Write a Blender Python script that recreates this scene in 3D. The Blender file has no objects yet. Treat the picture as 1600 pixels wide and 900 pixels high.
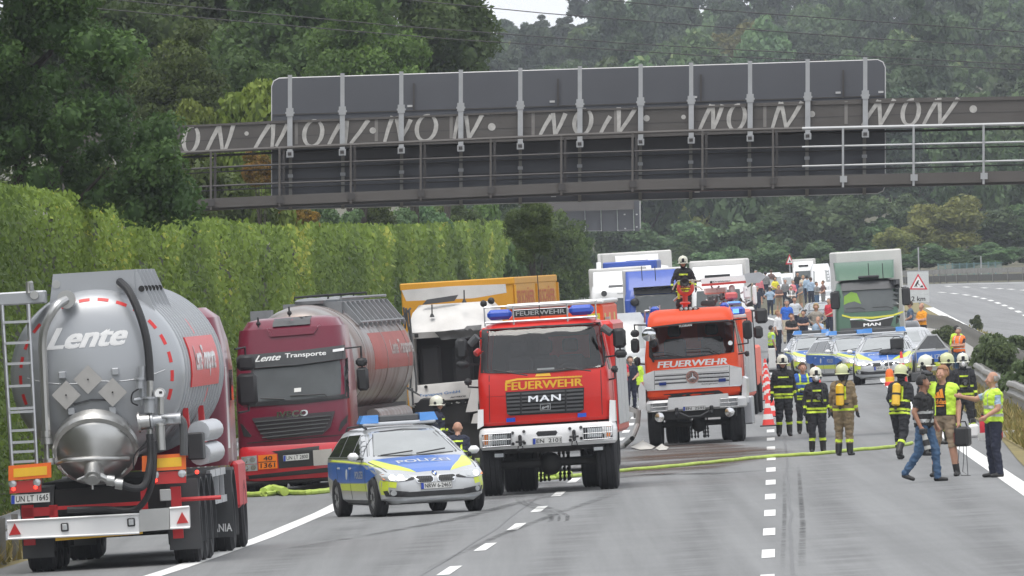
import bpy, bmesh, math, random
import numpy as np
from mathutils import Vector, Matrix, Euler, noise as mnoise
from mathutils.bvhtree import BVHTree
from mathutils.geometry import tessellate_polygon
random.seed(7); RNG = np.random.default_rng(11)
SC = bpy.context.scene; COL = SC.collection
R = math.radians
# ---------------------------------------------------------------- camera, sky, light
FPX = 25556.0; CH = 3.75; CROSS = 0.03; ROLL = 0.03; HORY = 436.0
cd = bpy.data.cameras.new('camera'); cam = bpy.data.objects.new('camera', cd); COL.objects.link(cam)
cd.sensor_width = 36; cd.lens = FPX/1600*36; cd.clip_start = 5; cd.clip_end = 9000
PITCH = (450-HORY)/FPX
CM = Matrix.Rotation(R(90)-PITCH, 4, 'X') @ Matrix.Rotation(-ROLL, 4, 'Z')
cam.matrix_world = Matrix.Translation((0, 0, CH)) @ CM
SC.camera = cam
SC.view_settings.view_transform = 'Standard'; SC.view_settings.look = 'None'
SC.view_settings.exposure = 0.45; SC.view_settings.gamma = 1.0; SC.view_settings.use_curve_mapping = False
SUN_EL, SUN_AZ = R(70), R(200)      # high sun behind thin overcast, a little behind the camera
w = bpy.data.worlds.new('World'); SC.world = w; w.use_nodes = True
nt = w.node_tree; nt.nodes.clear()
sk = nt.nodes.new('ShaderNodeTexSky'); sk.sky_type = 'NISHITA'; sk.sun_disc = False
sk.sun_elevation = SUN_EL; sk.sun_rotation = SUN_AZ; sk.dust_density = 4.0; sk.air_density = 1.0; sk.ozone_density = 1.0
tc = nt.nodes.new('ShaderNodeTexCoord'); nz = nt.nodes.new('ShaderNodeTexNoise'); nz.inputs['Scale'].default_value = 2.2; nz.inputs['Detail'].default_value = 6
nt.links.new(tc.outputs['Generated'], nz.inputs['Vector'])
cr = nt.nodes.new('ShaderNodeValToRGB'); cr.color_ramp.elements[0].position = .3; cr.color_ramp.elements[1].position = .7
cr.color_ramp.elements[0].color = (7.6, 7.9, 8.4, 1); cr.color_ramp.elements[1].color = (9.3, 9.5, 9.8, 1)
mx = nt.nodes.new('ShaderNodeMix'); mx.data_type = 'RGBA'; mx.inputs[0].default_value = .86
nt.links.new(nz.outputs['Fac'], cr.inputs['Fac']); nt.links.new(sk.outputs['Color'], mx.inputs[6]); nt.links.new(cr.outputs['Color'], mx.inputs[7])
bg = nt.nodes.new('ShaderNodeBackground'); bg.inputs['Strength'].default_value = 0.11
wo = nt.nodes.new('ShaderNodeOutputWorld')
nt.links.new(mx.outputs[2], bg.inputs['Color']); nt.links.new(bg.outputs['Background'], wo.inputs['Surface'])
sl = bpy.data.lights.new('sun', 'SUN'); sl.energy = 1.5; sl.angle = R(36); sl.color = (1, .96, .9)
so = bpy.data.objects.new('sun', sl); COL.objects.link(so)
# sky texture: rotation 0 puts the sun on +Y, growing towards +X
sd = Vector((math.sin(SUN_AZ)*math.cos(SUN_EL), math.cos(SUN_AZ)*math.cos(SUN_EL), math.sin(SUN_EL)))
so.rotation_euler = sd.to_track_quat('Z', 'Y').to_euler()
SC.cycles.max_bounces = 6; SC.cycles.transparent_max_bounces = 8; SC.cycles.volume_bounces = 0
# ---------------------------------------------------------------- the ground's shape; a pixel of the photograph -> a point of the place
def hill(Y):
 Y = min(Y, 2470)
 return .0075*math.log(1+math.exp((Y-880)/40.))*40 + .022*60*math.log(1+math.exp((Y-1500)/60.))
def gz(X, Y):
 return CROSS*max(-16, min(45, X)) + hill(Y)
CAMP = Vector((0, 0, CH)); CR3 = CM.to_3x3()
def ray(px, py):
 d = CR3 @ Vector(((px-800)/FPX, -(py-450)/FPX, -1)); return d/d.y
def at(px, py, Y): return CAMP + ray(px, py)*Y
def G(px, py):
 d = ray(px, py); lo, hi = 50., 3000.
 if (CAMP+d*hi).z > gz((d*hi).x, hi): return CAMP+d*hi
 for _ in range(40):
  m = (lo+hi)/2; p = CAMP+d*m
  if p.z > gz(p.x, m): lo = m
  else: hi = m
 return CAMP+d*lo
# ---------------------------------------------------------------- materials
MATS = {}
def mat(name, col, rough=.5, metal=0., var=.12, vs=6., bump=0., bs=30., coat=0., emit=0., spec=.5):
 if name in MATS: return MATS[name]
 m = bpy.data.materials.new(name); m.use_nodes = True; t = m.node_tree; b = t.nodes['Principled BSDF']
 b.inputs['Roughness'].default_value = rough; b.inputs['Metallic'].default_value = metal
 b.inputs['Specular IOR Level'].default_value = spec
 if coat: b.inputs['Coat Weight'].default_value = coat; b.inputs['Coat Roughness'].default_value = .06
 c = t.nodes.new('ShaderNodeTexCoord'); n = t.nodes.new('ShaderNodeTexNoise')
 n.inputs['Scale'].default_value = vs; n.inputs['Detail'].default_value = 5
 t.links.new(c.outputs['Object'], n.inputs['Vector'])
 mxn = t.nodes.new('ShaderNodeMix'); mxn.data_type = 'RGBA'
 mxn.inputs[6].default_value = (*[max(0, x*(1-var)) for x in col], 1); mxn.inputs[7].default_value = (*[min(1, x*(1+var)) for x in col], 1)
 t.links.new(n.outputs['Fac'], mxn.inputs[0]); t.links.new(mxn.outputs[2], b.inputs['Base Color'])
 if emit: 
  b.inputs['Emission Color'].default_value = (*col, 1); b.inputs['Emission Strength'].default_value = emit
 if bump:
  n2 = t.nodes.new('ShaderNodeTexNoise'); n2.inputs['Scale'].default_value = bs; n2.inputs['Detail'].default_value = 4
  t.links.new(c.outputs['Object'], n2.inputs['Vector'])
  bp = t.nodes.new('ShaderNodeBump'); bp.inputs['Strength'].default_value = bump; bp.inputs['Distance'].default_value = .02
  t.links.new(n2.outputs['Fac'], bp.inputs['Height']); t.links.new(bp.outputs['Normal'], b.inputs['Normal'])
 MATS[name] = m; return m
def glass(name, tint=(.55, .6, .6), alpha=.35, rough=.03):
 """window pane: tinted see-through with a real reflection"""
 if name in MATS: return MATS[name]
 m = bpy.data.materials.new(name); m.use_nodes = True; t = m.node_tree; t.nodes.clear()
 o = t.nodes.new('ShaderNodeOutputMaterial'); g = t.nodes.new('ShaderNodeBsdfGlossy'); g.inputs['Roughness'].default_value = rough
 tr = t.nodes.new('ShaderNodeBsdfTransparent'); tr.inputs['Color'].default_value = (*tint, 1)
 lw = t.nodes.new('ShaderNodeLayerWeight'); lw.inputs['Blend'].default_value = .5
 pw = t.nodes.new('ShaderNodeMath'); pw.operation = 'POWER'; pw.inputs[1].default_value = 4
 ma = t.nodes.new('ShaderNodeMath'); ma.operation = 'MULTIPLY_ADD'; ma.inputs[1].default_value = .9; ma.inputs[2].default_value = alpha*.4; ma.use_clamp = True
 t.links.new(lw.outputs['Facing'], pw.inputs[0])
 mi = t.nodes.new('ShaderNodeMixShader')
 t.links.new(pw.outputs[0], ma.inputs[0]); t.links.new(ma.outputs[0], mi.inputs[0]); t.links.new(tr.outputs[0], mi.inputs[1]); t.links.new(g.outputs[0], mi.inputs[2])
 t.links.new(mi.outputs[0], o.inputs['Surface']); MATS[name] = m; return m
def leafmat(name, c0, c1, c2=None, trans=.35):
 """leaves: hue differs from leaf to leaf (face attribute) and from plant to plant"""
 if name in MATS: return MATS[name]
 m = bpy.data.materials.new(name); m.use_nodes = True; t = m.node_tree; t.nodes.clear()
 o = t.nodes.new('ShaderNodeOutputMaterial'); a = t.nodes.new('ShaderNodeAttribute'); a.attribute_name = 'tone'
 cr = t.nodes.new('ShaderNodeValToRGB'); cr.color_ramp.elements[0].color = (*c0, 1); cr.color_ramp.elements[1].color = (*c1, 1)
 if c2: e = cr.color_ramp.elements.new(.88); e.color = (*c1, 1); cr.color_ramp.elements[-1].color = (*c2, 1)
 oi = t.nodes.new('ShaderNodeObjectInfo'); hs = t.nodes.new('ShaderNodeHueSaturation')
 mr = t.nodes.new('ShaderNodeMapRange'); mr.inputs[3].default_value = .65; mr.inputs[4].default_value = 1.35
 mr2 = t.nodes.new('ShaderNodeMapRange'); mr2.inputs[3].default_value = .478; mr2.inputs[4].default_value = .515
 t.links.new(a.outputs['Fac'], cr.inputs['Fac']); t.links.new(cr.outputs['Color'], hs.inputs['Color'])
 t.links.new(oi.outputs['Random'], mr.inputs[0]); t.links.new(mr.outputs[0], hs.inputs['Value'])
 t.links.new(oi.outputs['Random'], mr2.inputs[0]); t.links.new(mr2.outputs[0], hs.inputs['Hue'])
 d = t.nodes.new('ShaderNodeBsdfPrincipled'); d.inputs['Roughness'].default_value = .55; d.inputs['Specular IOR Level'].default_value = .3
 tl = t.nodes.new('ShaderNodeBsdfTranslucent'); mi = t.nodes.new('ShaderNodeMixShader'); mi.inputs[0].default_value = trans
 t.links.new(hs.outputs[0], d.inputs['Base Color']); t.links.new(hs.outputs[0], tl.inputs['Color'])
 t.links.new(d.outputs[0], mi.inputs[1]); t.links.new(tl.outputs[0], mi.inputs[2]); t.links.new(mi.outputs[0], o.inputs['Surface'])
 MATS[name] = m; return m
# ---------------------------------------------------------------- objects
def tag(o, label=None, cat=None, group=None, kind=None):
 if label: o['label'] = label
 if cat: o['category'] = cat
 if group: o['group'] = group
 if kind: o['kind'] = kind
 return o
def empty(name, label, cat, group=None):
 o = bpy.data.objects.new(name, None); o.empty_display_size = .3; COL.objects.link(o); return tag(o, label, cat, group)
def place(o, px, py, yaw=0., scale=1., onroad=True, dz=0.):
 """stand a thing on the ground seen at a pixel; vehicles tilt with the road's crossfall"""
 p = G(px, py)
 m = Matrix.Translation(p+Vector((0, 0, dz)))
 if onroad: m = m @ Matrix.Rotation(-math.atan(CROSS), 4, 'Y')
 o.matrix_world = m @ Matrix.Rotation(yaw, 4, 'Z') @ Matrix.Scale(scale, 4)
 return o
def copy_tree(o, parent=None):
 c = o.copy(); COL.objects.link(c)
 if parent: c.parent = parent; c.matrix_parent_inverse = o.matrix_parent_inverse
 for ch in list(o.children): copy_tree(ch, c)
 return c
def fast_mesh(name, V, F, tone=None):
 """V (n,3), F (m,k) arrays"""
 me = bpy.data.meshes.new(name); V = np.asarray(V, np.float32); F = np.asarray(F, np.int32); m, k = F.shape
 me.vertices.add(len(V)); me.vertices.foreach_set('co', V.ravel())
 me.loops.add(m*k); me.loops.foreach_set('vertex_index', F.ravel())
 me.polygons.add(m); me.polygons.foreach_set('loop_start', np.arange(0, m*k, k, dtype=np.int32))
 try: me.polygons.foreach_set('loop_total', np.full(m, k, np.int32))
 except Exception: pass
 me.update(calc_edges=True); me.validate()
 if tone is not None:
  at_ = me.attributes.new('tone', 'FLOAT', 'FACE'); at_.data.foreach_set('value', np.asarray(tone, np.float32))
 return me
def link(name, me, mats, parent=None):
 o = bpy.data.objects.new(name, me); COL.objects.link(o)
 for m in (mats if isinstance(mats, (list, tuple)) else [mats]):
  if m is not None and len(me.materials) < 16: me.materials.append(m)
 if parent: o.parent = parent
 return o
class MB:
 """collects faces; build() links them as ONE mesh object"""
 def __init__(s): s.v = []; s.f = []; s.m = []; s.k = 0
 def add(s, vs, fs):
  b = len(s.v); s.v += [tuple(v) for v in vs]; s.f += [tuple(i+b for i in f) for f in fs]; s.m += [s.k]*len(fs); return s
 def box(s, x0, x1, y0, y1, z0, z1, r=0.):
  if x0 > x1: x0, x1 = x1, x0
  if y0 > y1: y0, y1 = y1, y0
  if z0 > z1: z0, z1 = z1, z0
  r = min(r, (x1-x0)*.45, (y1-y0)*.45, (z1-z0)*.45)
  if r <= 0:
   return s.add([(x, y, z) for x in (x0, x1) for y in (y0, y1) for z in (z0, z1)], [(0, 1, 3, 2), (4, 6, 7, 5), (0, 4, 5, 1), (2, 3, 7, 6), (0, 2, 6, 4), (1, 5, 7, 3)])
  c = [(x0+x1)/2, (y0+y1)/2, (z0+z1)/2]; h = [(x1-x0)/2, (y1-y0)/2, (z1-z0)/2]; vs = []; idx = {}
  for sx in (-1, 1):
   for sy in (-1, 1):
    for sz in (-1, 1):
     for ax in range(3):
      p = [sx*(h[0]-r), sy*(h[1]-r), sz*(h[2]-r)]; sg = (sx, sy, sz); p[ax] = sg[ax]*h[ax]
      idx[(sg, ax)] = len(vs); vs.append(tuple(c[i]+p[i] for i in range(3)))
  fs = []
  for ax in range(3):
   a, b = (ax+1) % 3, (ax+2) % 3
   for sg in (-1, 1):
    q = []
    for u, w_ in ((-1, -1), (1, -1), (1, 1), (-1, 1)):
     t = [0, 0, 0]; t[ax] = sg; t[a] = u; t[b] = w_; q.append(idx[(tuple(t), ax)])
    fs.append(q if sg > 0 else q[::-1])
  for ax in range(3):
   a, b = (ax+1) % 3, (ax+2) % 3
   for u in (-1, 1):
    for w_ in (-1, 1):
     t0 = [0, 0, 0]; t0[ax] = -1; t0[a] = u; t0[b] = w_; t1 = list(t0); t1[ax] = 1
     q = [idx[(tuple(t0), a)], idx[(tuple(t1), a)], idx[(tuple(t1), b)], idx[(tuple(t0), b)]]
     fs.append(q if u*w_ < 0 else q[::-1])
  for sx in (-1, 1):
   for sy in (-1, 1):
    for sz in (-1, 1):
     t = (sx, sy, sz); q = [idx[(t, 0)], idx[(t, 1)], idx[(t, 2)]]; fs.append(q if sx*sy*sz > 0 else q[::-1])
  return s.add(vs, fs)
 def prism(s, poly, axis, lo, hi, inset=0.):
  """polygon in the plane across axis ('x': (y,z), 'y': (x,z), 'z': (x,y)) swept from lo to hi"""
  n = len(poly); P = {'x': lambda a, b, t: (t, a, b), 'y': lambda a, b, t: (a, t, b), 'z': lambda a, b, t: (a, b, t)}[axis]
  vs = [P(a, b, lo) for a, b in poly]+[P(a, b, hi) for a, b in poly]
  fs = [tuple(range(n))[::-1], tuple(range(n, 2*n))]+[(i, (i+1) % n, n+(i+1) % n, n+i) for i in range(n)]
  return s.add(vs, fs)
 def loft(s, rings, cap=True, closed=True):
  n = len(rings[0]); vs = [p for r_ in rings for p in r_]; fs = []
  for k in range(len(rings)-1):
   for i in range(n if closed else n-1):
    j = (i+1) % n; fs.append((k*n+i, k*n+j, (k+1)*n+j, (k+1)*n+i))
  if cap: fs += [tuple(range(n))[::-1], tuple(range((len(rings)-1)*n, len(rings)*n))]
  return s.add(vs, fs)
 def tube(s, pts, r, n=8, cap=True):
  pts = [Vector(p) for p in pts]; rs = r if isinstance(r, (list, tuple)) else [r]*len(pts); rings = []
  up = Vector((0, 0, 1)); t0 = (pts[1]-pts[0]).normalized()
  if abs(t0.dot(up)) > .95: up = Vector((1, 0, 0))
  u = t0.cross(up).normalized()
  for i, p in enumerate(pts):
   t = (pts[min(i+1, len(pts)-1)]-pts[max(i-1, 0)])
   if t.length < 1e-9: t = t0
   t.normalize(); u = (u-t*u.dot(t)); u = u.normalized() if u.length > 1e-6 else t.orthogonal().normalized(); v = t.cross(u)
   rings.append([p+(u*math.cos(a)+v*math.sin(a))*rs[i] for a in [2*math.pi*k/n for k in range(n)]])
  return s.loft(rings, cap)
 def cyl(s, a, b, r, n=16, r2=None): return s.tube([a, b], [r, r if r2 is None else r2], n)
 def lathe(s, prof, org, axis, n=24, a0=0., a1=2*math.pi):
  """prof: (radius, distance along axis)"""
  ax = Vector(axis).normalized(); u = ax.orthogonal().normalized(); v = ax.cross(u); o = Vector(org)
  full = abs(a1-a0-2*math.pi) < 1e-6; N = n if full else n+1
  rings = [[o+ax*d+(u*math.cos(a)+v*math.sin(a))*max(r_, 1e-4) for a in [a0+(a1-a0)*k/n for k in range(N)]] for r_, d in prof]
  return s.loft(rings, cap=full, closed=full)
 def ball(s, c, r, n=12, m=8, sc=(1, 1, 1)):
  rings = [[(c[0]+r*sc[0]*math.sin(t)*math.cos(a), c[1]+r*sc[1]*math.sin(t)*math.sin(a), c[2]-r*sc[2]*math.cos(t)) for a in [2*math.pi*k/n for k in range(n)]] for t in [math.pi*(k+.15)/(m+.3) for k in range(m+1)]]
  return s.loft(rings)
 def xf(s, M, start=0):
  for i in range(start, len(s.v)): s.v[i] = tuple(M @ Vector(s.v[i]))
  return s
 def bvh(s): return BVHTree.FromPolygons([Vector(v) for v in s.v], s.f)
 def mesh(s, name, smooth=35):
  me = bpy.data.meshes.new(name); me.from_pydata(s.v, [], s.f); me.update()
  bm = bmesh.new(); bm.from_mesh(me); bmesh.ops.recalc_face_normals(bm, faces=bm.faces); bm.to_mesh(me); bm.free()
  if any(s.m):
   if len(me.polygons) == len(s.m): me.polygons.foreach_set('material_index', s.m)
  if smooth:
   me.polygons.foreach_set('use_smooth', [True]*len(me.polygons)); me.set_sharp_from_angle(angle=R(smooth))
  return me
 def build(s, name, mats, parent=None, smooth=35): return link(name, s.mesh(name, smooth), mats, parent)
def bvh_of(o):
 me = o.data; return BVHTree.FromPolygons([v.co.copy() for v in me.vertices], [tuple(p.vertices) for p in me.polygons])
def cutout(o, cutters, bevel=0.):
 """carve builders out of a mesh object (a real opening), apply"""
 tmp = []
 for c in cutters:
  co = link('cutter', c.mesh('cutter', 0), None); tmp.append(co)
  md = o.modifiers.new('b', 'BOOLEAN'); md.operation = 'DIFFERENCE'; md.object = co; md.solver = 'EXACT'
 dg = bpy.context.evaluated_depsgraph_get(); me = bpy.data.meshes.new_from_object(o.evaluated_get(dg)); old = o.data
 o.modifiers.clear(); o.data = me; me.name = old.name
 for c in tmp: d = c.data; bpy.data.objects.remove(c); bpy.data.meshes.remove(d)
 me.polygons.foreach_set('use_smooth', [True]*len(me.polygons)); me.set_sharp_from_angle(angle=R(35))
 return o
# axis -> (how a 2-D point sits in space, ray direction)
AX = {'y-': (lambda a, b: Vector((a, -60, b)), Vector((0, 1, 0))), 'y+': (lambda a, b: Vector((a, 60, b)), Vector((0, -1, 0))),
   'x+': (lambda a, b: Vector((60, a, b)), Vector((-1, 0, 0))), 'x-': (lambda a, b: Vector((-60, a, b)), Vector((1, 0, 0))),
   'z+': (lambda a, b: Vector((a, b, 60)), Vector((0, 0, -1)))}
def lay(pts2, tris, bvh, axis, off, maxlen=.12, thick=0., fall=None):
 """drape flat triangles over a surface, a little proud of it; returns MB"""
 bm = bmesh.new(); vs = [bm.verts.new((a, b, 0)) for a, b in pts2]
 for t in tris:
  try: bm.faces.new([vs[i] for i in t])
  except Exception: pass
 bm.normal_update()
 for f in bm.faces:
  if f.normal.z < 0: f.normal_flip()
 for _ in range(4):
  es = [e for e in bm.edges if e.calc_length() > maxlen]
  if not es: break
  bmesh.ops.subdivide_edges(bm, edges=es, cuts=1, use_grid_fill=False)
  bmesh.ops.triangulate(bm, faces=[f for f in bm.faces if len(f.verts) > 3])
 mk, d = AX[axis]; pos = []
 bm.verts.ensure_lookup_table(); bm.verts.index_update()
 last = None
 for v in bm.verts:
  o = mk(v.co.x, v.co.y); h = bvh.ray_cast(o, d) if bvh else None
  if h and h[0] is not None: pos.append(h[0]-d*off); last = h[0]
  elif fall is not None:
   q = o.copy(); ax = 0 if 'x' in axis else 1 if 'y' in axis else 2; q[ax] = fall; pos.append(q-d*off)
  else: pos.append(None)
 if any(p is None for p in pos):
  known = [(v.co.xy, p) for v, p in zip(bm.verts, pos) if p is not None]; ax = 0 if 'x' in axis else 1 if 'y' in axis else 2
  for v in bm.verts:
   if pos[v.index] is None:
    q = mk(v.co.x, v.co.y)
    q[ax] = min(known, key=lambda k: (k[0]-v.co.xy).length)[1][ax] if known else 0.
    pos[v.index] = q
 m = MB(); faces = [tuple(v.index for v in f.verts) for f in bm.faces]
 if thick:
  n = len(pos); low = [p+d*(thick+off*.5) for p in pos]
  be = [(e.verts[0].index, e.verts[1].index) for e in bm.edges if len(e.link_faces) == 1]
  m.add(pos+low, faces+[tuple(n+i for i in f[::-1]) for f in faces]+[(a, b, n+b, n+a) for a, b in be])
 else: m.add(pos, faces)
 bm.free(); return m
def poly_tris(poly): return [tuple(t) for t in tessellate_polygon([[Vector((a, b, 0)) for a, b in poly]])]
def patch(name, poly, bvh, ma, parent, axis='y-', off=.004, thick=.012, maxlen=.15, fall=None, smooth=40):
 """a panel, lamp or pane with its own outline and thickness lying on a body"""
 return lay(poly, poly_tris(poly), bvh, axis, off+thick, maxlen, thick, fall).build(name, ma, parent, smooth)
def rrect(x0, x1, z0, z1, r=.03, n=3):
 r = min(r, abs(x1-x0)*.49, abs(z1-z0)*.49); out = []
 for cx, cz, a in ((x1-r, z1-r, 0), (x0+r, z1-r, 90), (x0+r, z0+r, 180), (x1-r, z0+r, 270)):
  out += [(cx+r*math.cos(R(a+90*k/n)), cz+r*math.sin(R(a+90*k/n))) for k in range(n+1)]
 return out
def ring_pts(cx, cz, rx, rz=None, n=20): return [(cx+rx*math.cos(2*math.pi*k/n), cz+(rz or rx)*math.sin(2*math.pi*k/n)) for k in range(n)]
TXT = {}
def text2d(s, bold=.0, shear=0., space=1., res=3):
 k = (s, bold, shear, space)
 if k in TXT: return TXT[k]
 c = bpy.data.curves.new('t', 'FONT'); c.body = s; c.offset = bold; c.shear = shear; c.space_character = space; c.resolution_u = res
 o = bpy.data.objects.new('t', c); COL.objects.link(o); dg = bpy.context.evaluated_depsgraph_get(); dg.update()
 me = bpy.data.meshes.new_from_object(o.evaluated_get(dg)); P = [(v.co.x, v.co.y) for v in me.vertices]; F = []
 for p in me.polygons: F.append(tuple(p.vertices))
 bpy.data.objects.remove(o); bpy.data.curves.remove(c); bpy.data.meshes.remove(me)
 xs = [p[0] for p in P]; ys = [p[1] for p in P]; x0, x1, y0, y1 = min(xs), max(xs), min(ys), max(ys)
 P = [((x-x0)/(x1-x0), (y-y0)/(y1-y0)) for x, y in P]; TXT[k] = (P, F); return TXT[k]
def letter(name, s, quad, bvh, ma, parent, axis='y-', bold=.0, shear=0., off=.006, thick=0., space=1., fall=None, maxlen=.25):
 """lettering fitted in quad = (lower-left, lower-right, upper-right, upper-left); bold strokes are laid in overlapping passes"""
 P, F = text2d(s, 0., shear, space); a, b, c, d = quad; m = MB(); n = len(s)*.62
 for i, (dx, dy) in enumerate([(0, 0)] if not bold else [(-1, -.6), (1, -.6), (-1, .6), (1, .6), (0, 0)]):
  dx *= bold/n; dy *= bold; q = []
  for u, v in P:
   u = u*(1-2*bold/n)+bold/n+dx; v = v*(1-1.2*bold)+.6*bold+dy
   q.append(((1-u)*(1-v)*a[0]+u*(1-v)*b[0]+u*v*c[0]+(1-u)*v*d[0], (1-u)*(1-v)*a[1]+u*(1-v)*b[1]+u*v*c[1]+(1-u)*v*d[1]))
  l = lay(q, F, bvh, axis, off+thick+i*.0006, maxlen, thick, fall); m.add(l.v, l.f)
 return m.build(name, ma, parent, 0)
def box4(x0, x1, z0, z1, sk=0.): return ((x0, z0), (x1, z0), (x1+sk, z1), (x0+sk, z1))
class Trace:
 """zoomed photograph coordinates (u,v) -> metres in a thing's own upright plane; tilt undoes crossfall and camera roll"""
 def __init__(s, x0, y0, k, cx, cy, ppm, tilt=.06): s.a = (x0, y0, k, cx, cy, ppm, math.cos(tilt), math.sin(tilt))
 def __call__(s, u, v):
  x0, y0, k, cx, cy, ppm, c, n = s.a; dx = x0+u/k-cx; dy = cy-(y0+v/k); return ((dx*c+dy*n)/ppm, (-dx*n+dy*c)/ppm)
 def P(s, *uv): return [s(*p) for p in uv]
 def quad(s, a, b, c, d): return (s(*a), s(*b), s(*c), s(*d))
def ppm_at(px, py): return FPX/G(px, py).y
# ---------------------------------------------------------------- THE SETTING
def smooth_curve(pts, far):
 """X of a road line as a function of Y, through ground points seen in the photograph, then points (Y, X)"""
 q = sorted([(G(a, b).y, G(a, b).x) for a, b in pts]+far); ys = [a for a, b in q]; xs = [b for a, b in q]
 return lambda Y: float(np.interp(Y, ys, xs)) if Y >= ys[0] else xs[0]+(Y-ys[0])*(xs[1]-xs[0])/(ys[1]-ys[0])
fR = [(y, .0158*y - (6e-5*(y-690)**2 if y > 690 else 0)) for y in range(620, 1300, 30)]
XR = smooth_curve([(1199, 905), (1203, 800), (1205, 720), (1204, 669), (1208, 600)], fR)
XM = smooth_curve([(690, 900), (758, 855), (805, 825), (873, 772), (973, 683)], [(y, x-3.7) for y, x in [(460, .0158*460), (600, .0158*600)]+fR])
XL = smooth_curve([(240, 900), (290, 884), (410, 841), (510, 799)], [(y, x-7.5) for y, x in [(400, .0158*400), (600, .0158*600)]+fR])
XE = smooth_curve([(1600, 764), (1493, 691), (1384, 596)], [(y, x+3.9) for y, x in fR])
XW = lambda Y: (XR(Y) if Y < 560 else .0158*Y)-13.5            # the wall along the hard shoulder
def strip(name, xl, xr, y0, y1, step, ma, dz, n=1, kind='structure'):
 ys = np.arange(y0, y1+step*.5, step); V = []; F = []
 for y in ys:
  a, b = xl(y), xr(y)
  for i in range(n+1): x = a+(b-a)*i/n; V.append((x, y, gz(x, y)+dz))
 for k in range(len(ys)-1):
  for i in range(n): q = k*(n+1)+i; F.append((q, q+1, q+n+2, q+n+1))
 return tag(link(name, fast_mesh(name, V, F), ma), kind=kind)
def sheet(name, poly, ma, dz, maxlen=12., kind='structure', parent=None):
 m = lay(poly, poly_tris(poly), None, 'z+', 0, maxlen, 0, fall=0.); m.v = [(x, y, gz(x, y)+dz) for x, y, z in m.v]
 o = m.build(name, ma, parent, 0); return tag(o, kind=kind) if kind else o
def asphalt(name, base, var=.1, streak=True):
 m = mat(name, base, .88, var=var, vs=.35, bump=.25, bs=18, spec=.22); t = m.node_tree; b = t.nodes['Principled BSDF']
 c = t.nodes.new('ShaderNodeTexCoord'); mp = t.nodes.new('ShaderNodeMapping'); mp.inputs['Scale'].default_value = (1.6, .012, 1); mp.inputs['Rotation'].default_value = (0, 0, R(1.2))
 n = t.nodes.new('ShaderNodeTexNoise'); n.inputs['Scale'].default_value = 1; n.inputs['Detail'].default_value = 7; n.inputs['Roughness'].default_value = .65
 n3 = t.nodes.new('ShaderNodeTexNoise'); n3.inputs['Scale'].default_value = 55; n3.inputs['Detail'].default_value = 2
 t.links.new(c.outputs['Object'], mp.inputs['Vector']); t.links.new(mp.outputs[0], n.inputs['Vector']); t.links.new(c.outputs['Object'], n3.inputs['Vector'])
 old = b.inputs['Base Color'].links[0].from_socket
 def mul(src, fac, lo, hi):
  r_ = t.nodes.new('ShaderNodeMapRange'); r_.inputs[1].default_value = .3; r_.inputs[2].default_value = .7; r_.inputs[3].default_value = lo; r_.inputs[4].default_value = hi
  x = t.nodes.new('ShaderNodeMix'); x.data_type = 'RGBA'; x.blend_type = 'MULTIPLY'; x.inputs[0].default_value = 1
  t.links.new(fac, r_.inputs[0]); t.links.new(src, x.inputs[6]); t.links.new(r_.outputs[0], x.inputs[7]); return x.outputs[2]
 o = mul(mul(old, n.outputs['Fac'], .80, 1.10), n3.outputs['Fac'], .78, 1.2); t.links.new(o, b.inputs['Base Color']); return m
M_ASPH = asphalt('asphalt', (.212, .216, .218)); M_ASPH2 = asphalt('old_asphalt', (.235, .238, .24)); M_SHLD = asphalt('shoulder_asphalt', (.18, .185, .19))
M_WHITE = mat('road_paint', (.74, .74, .72), .6, var=.12, vs=3, bump=.1)
M_GRASS = mat('dry_grass', (.20, .165, .062), .9, var=.55, vs=.9, bump=.8, bs=4); M_SOIL = mat('earth', (.085, .08, .045), .95, var=.4, vs=.3, bump=.6, bs=2)
M_CONC = mat('concrete', (.36, .35, .33), .85, var=.2, vs=1.2, bump=.3, bs=9); M_GALV = mat('galvanised_steel', (.42, .43, .44), .45, .6, var=.2, vs=5)
M_GALVD = mat('weathered_steel', (.25, .245, .23), .65, .3, var=.35, vs=3, bump=.2)
# ground, one sheet to the horizon
gx = np.concatenate([np.arange(-420, -60, 30), np.arange(-60, 130, 6), np.arange(130, 461, 30)]); gy = np.concatenate([np.arange(-60, 1500, 20), np.arange(1500, 3800, 50)])
V = [(x, y, gz(x, y)-.03) for y in gy for x in gx]; nx = len(gx)
F = [(k*nx+i, k*nx+i+1, (k+1)*nx+i+1, (k+1)*nx+i) for k in range(len(gy)-1) for i in range(nx-1)]
tag(link('ground', fast_mesh('ground', V, F), M_SOIL), kind='structure')
strip('verge', lambda y: XW(y)-.2, lambda y: XL(y)-3.0, 60, 1250, 10, M_GRASS, -.012)
strip('road', lambda y: XL(y)-3.1, lambda y: XE(y)+1.0, 60, 1260, 6, M_ASPH, 0., 6)
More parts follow.
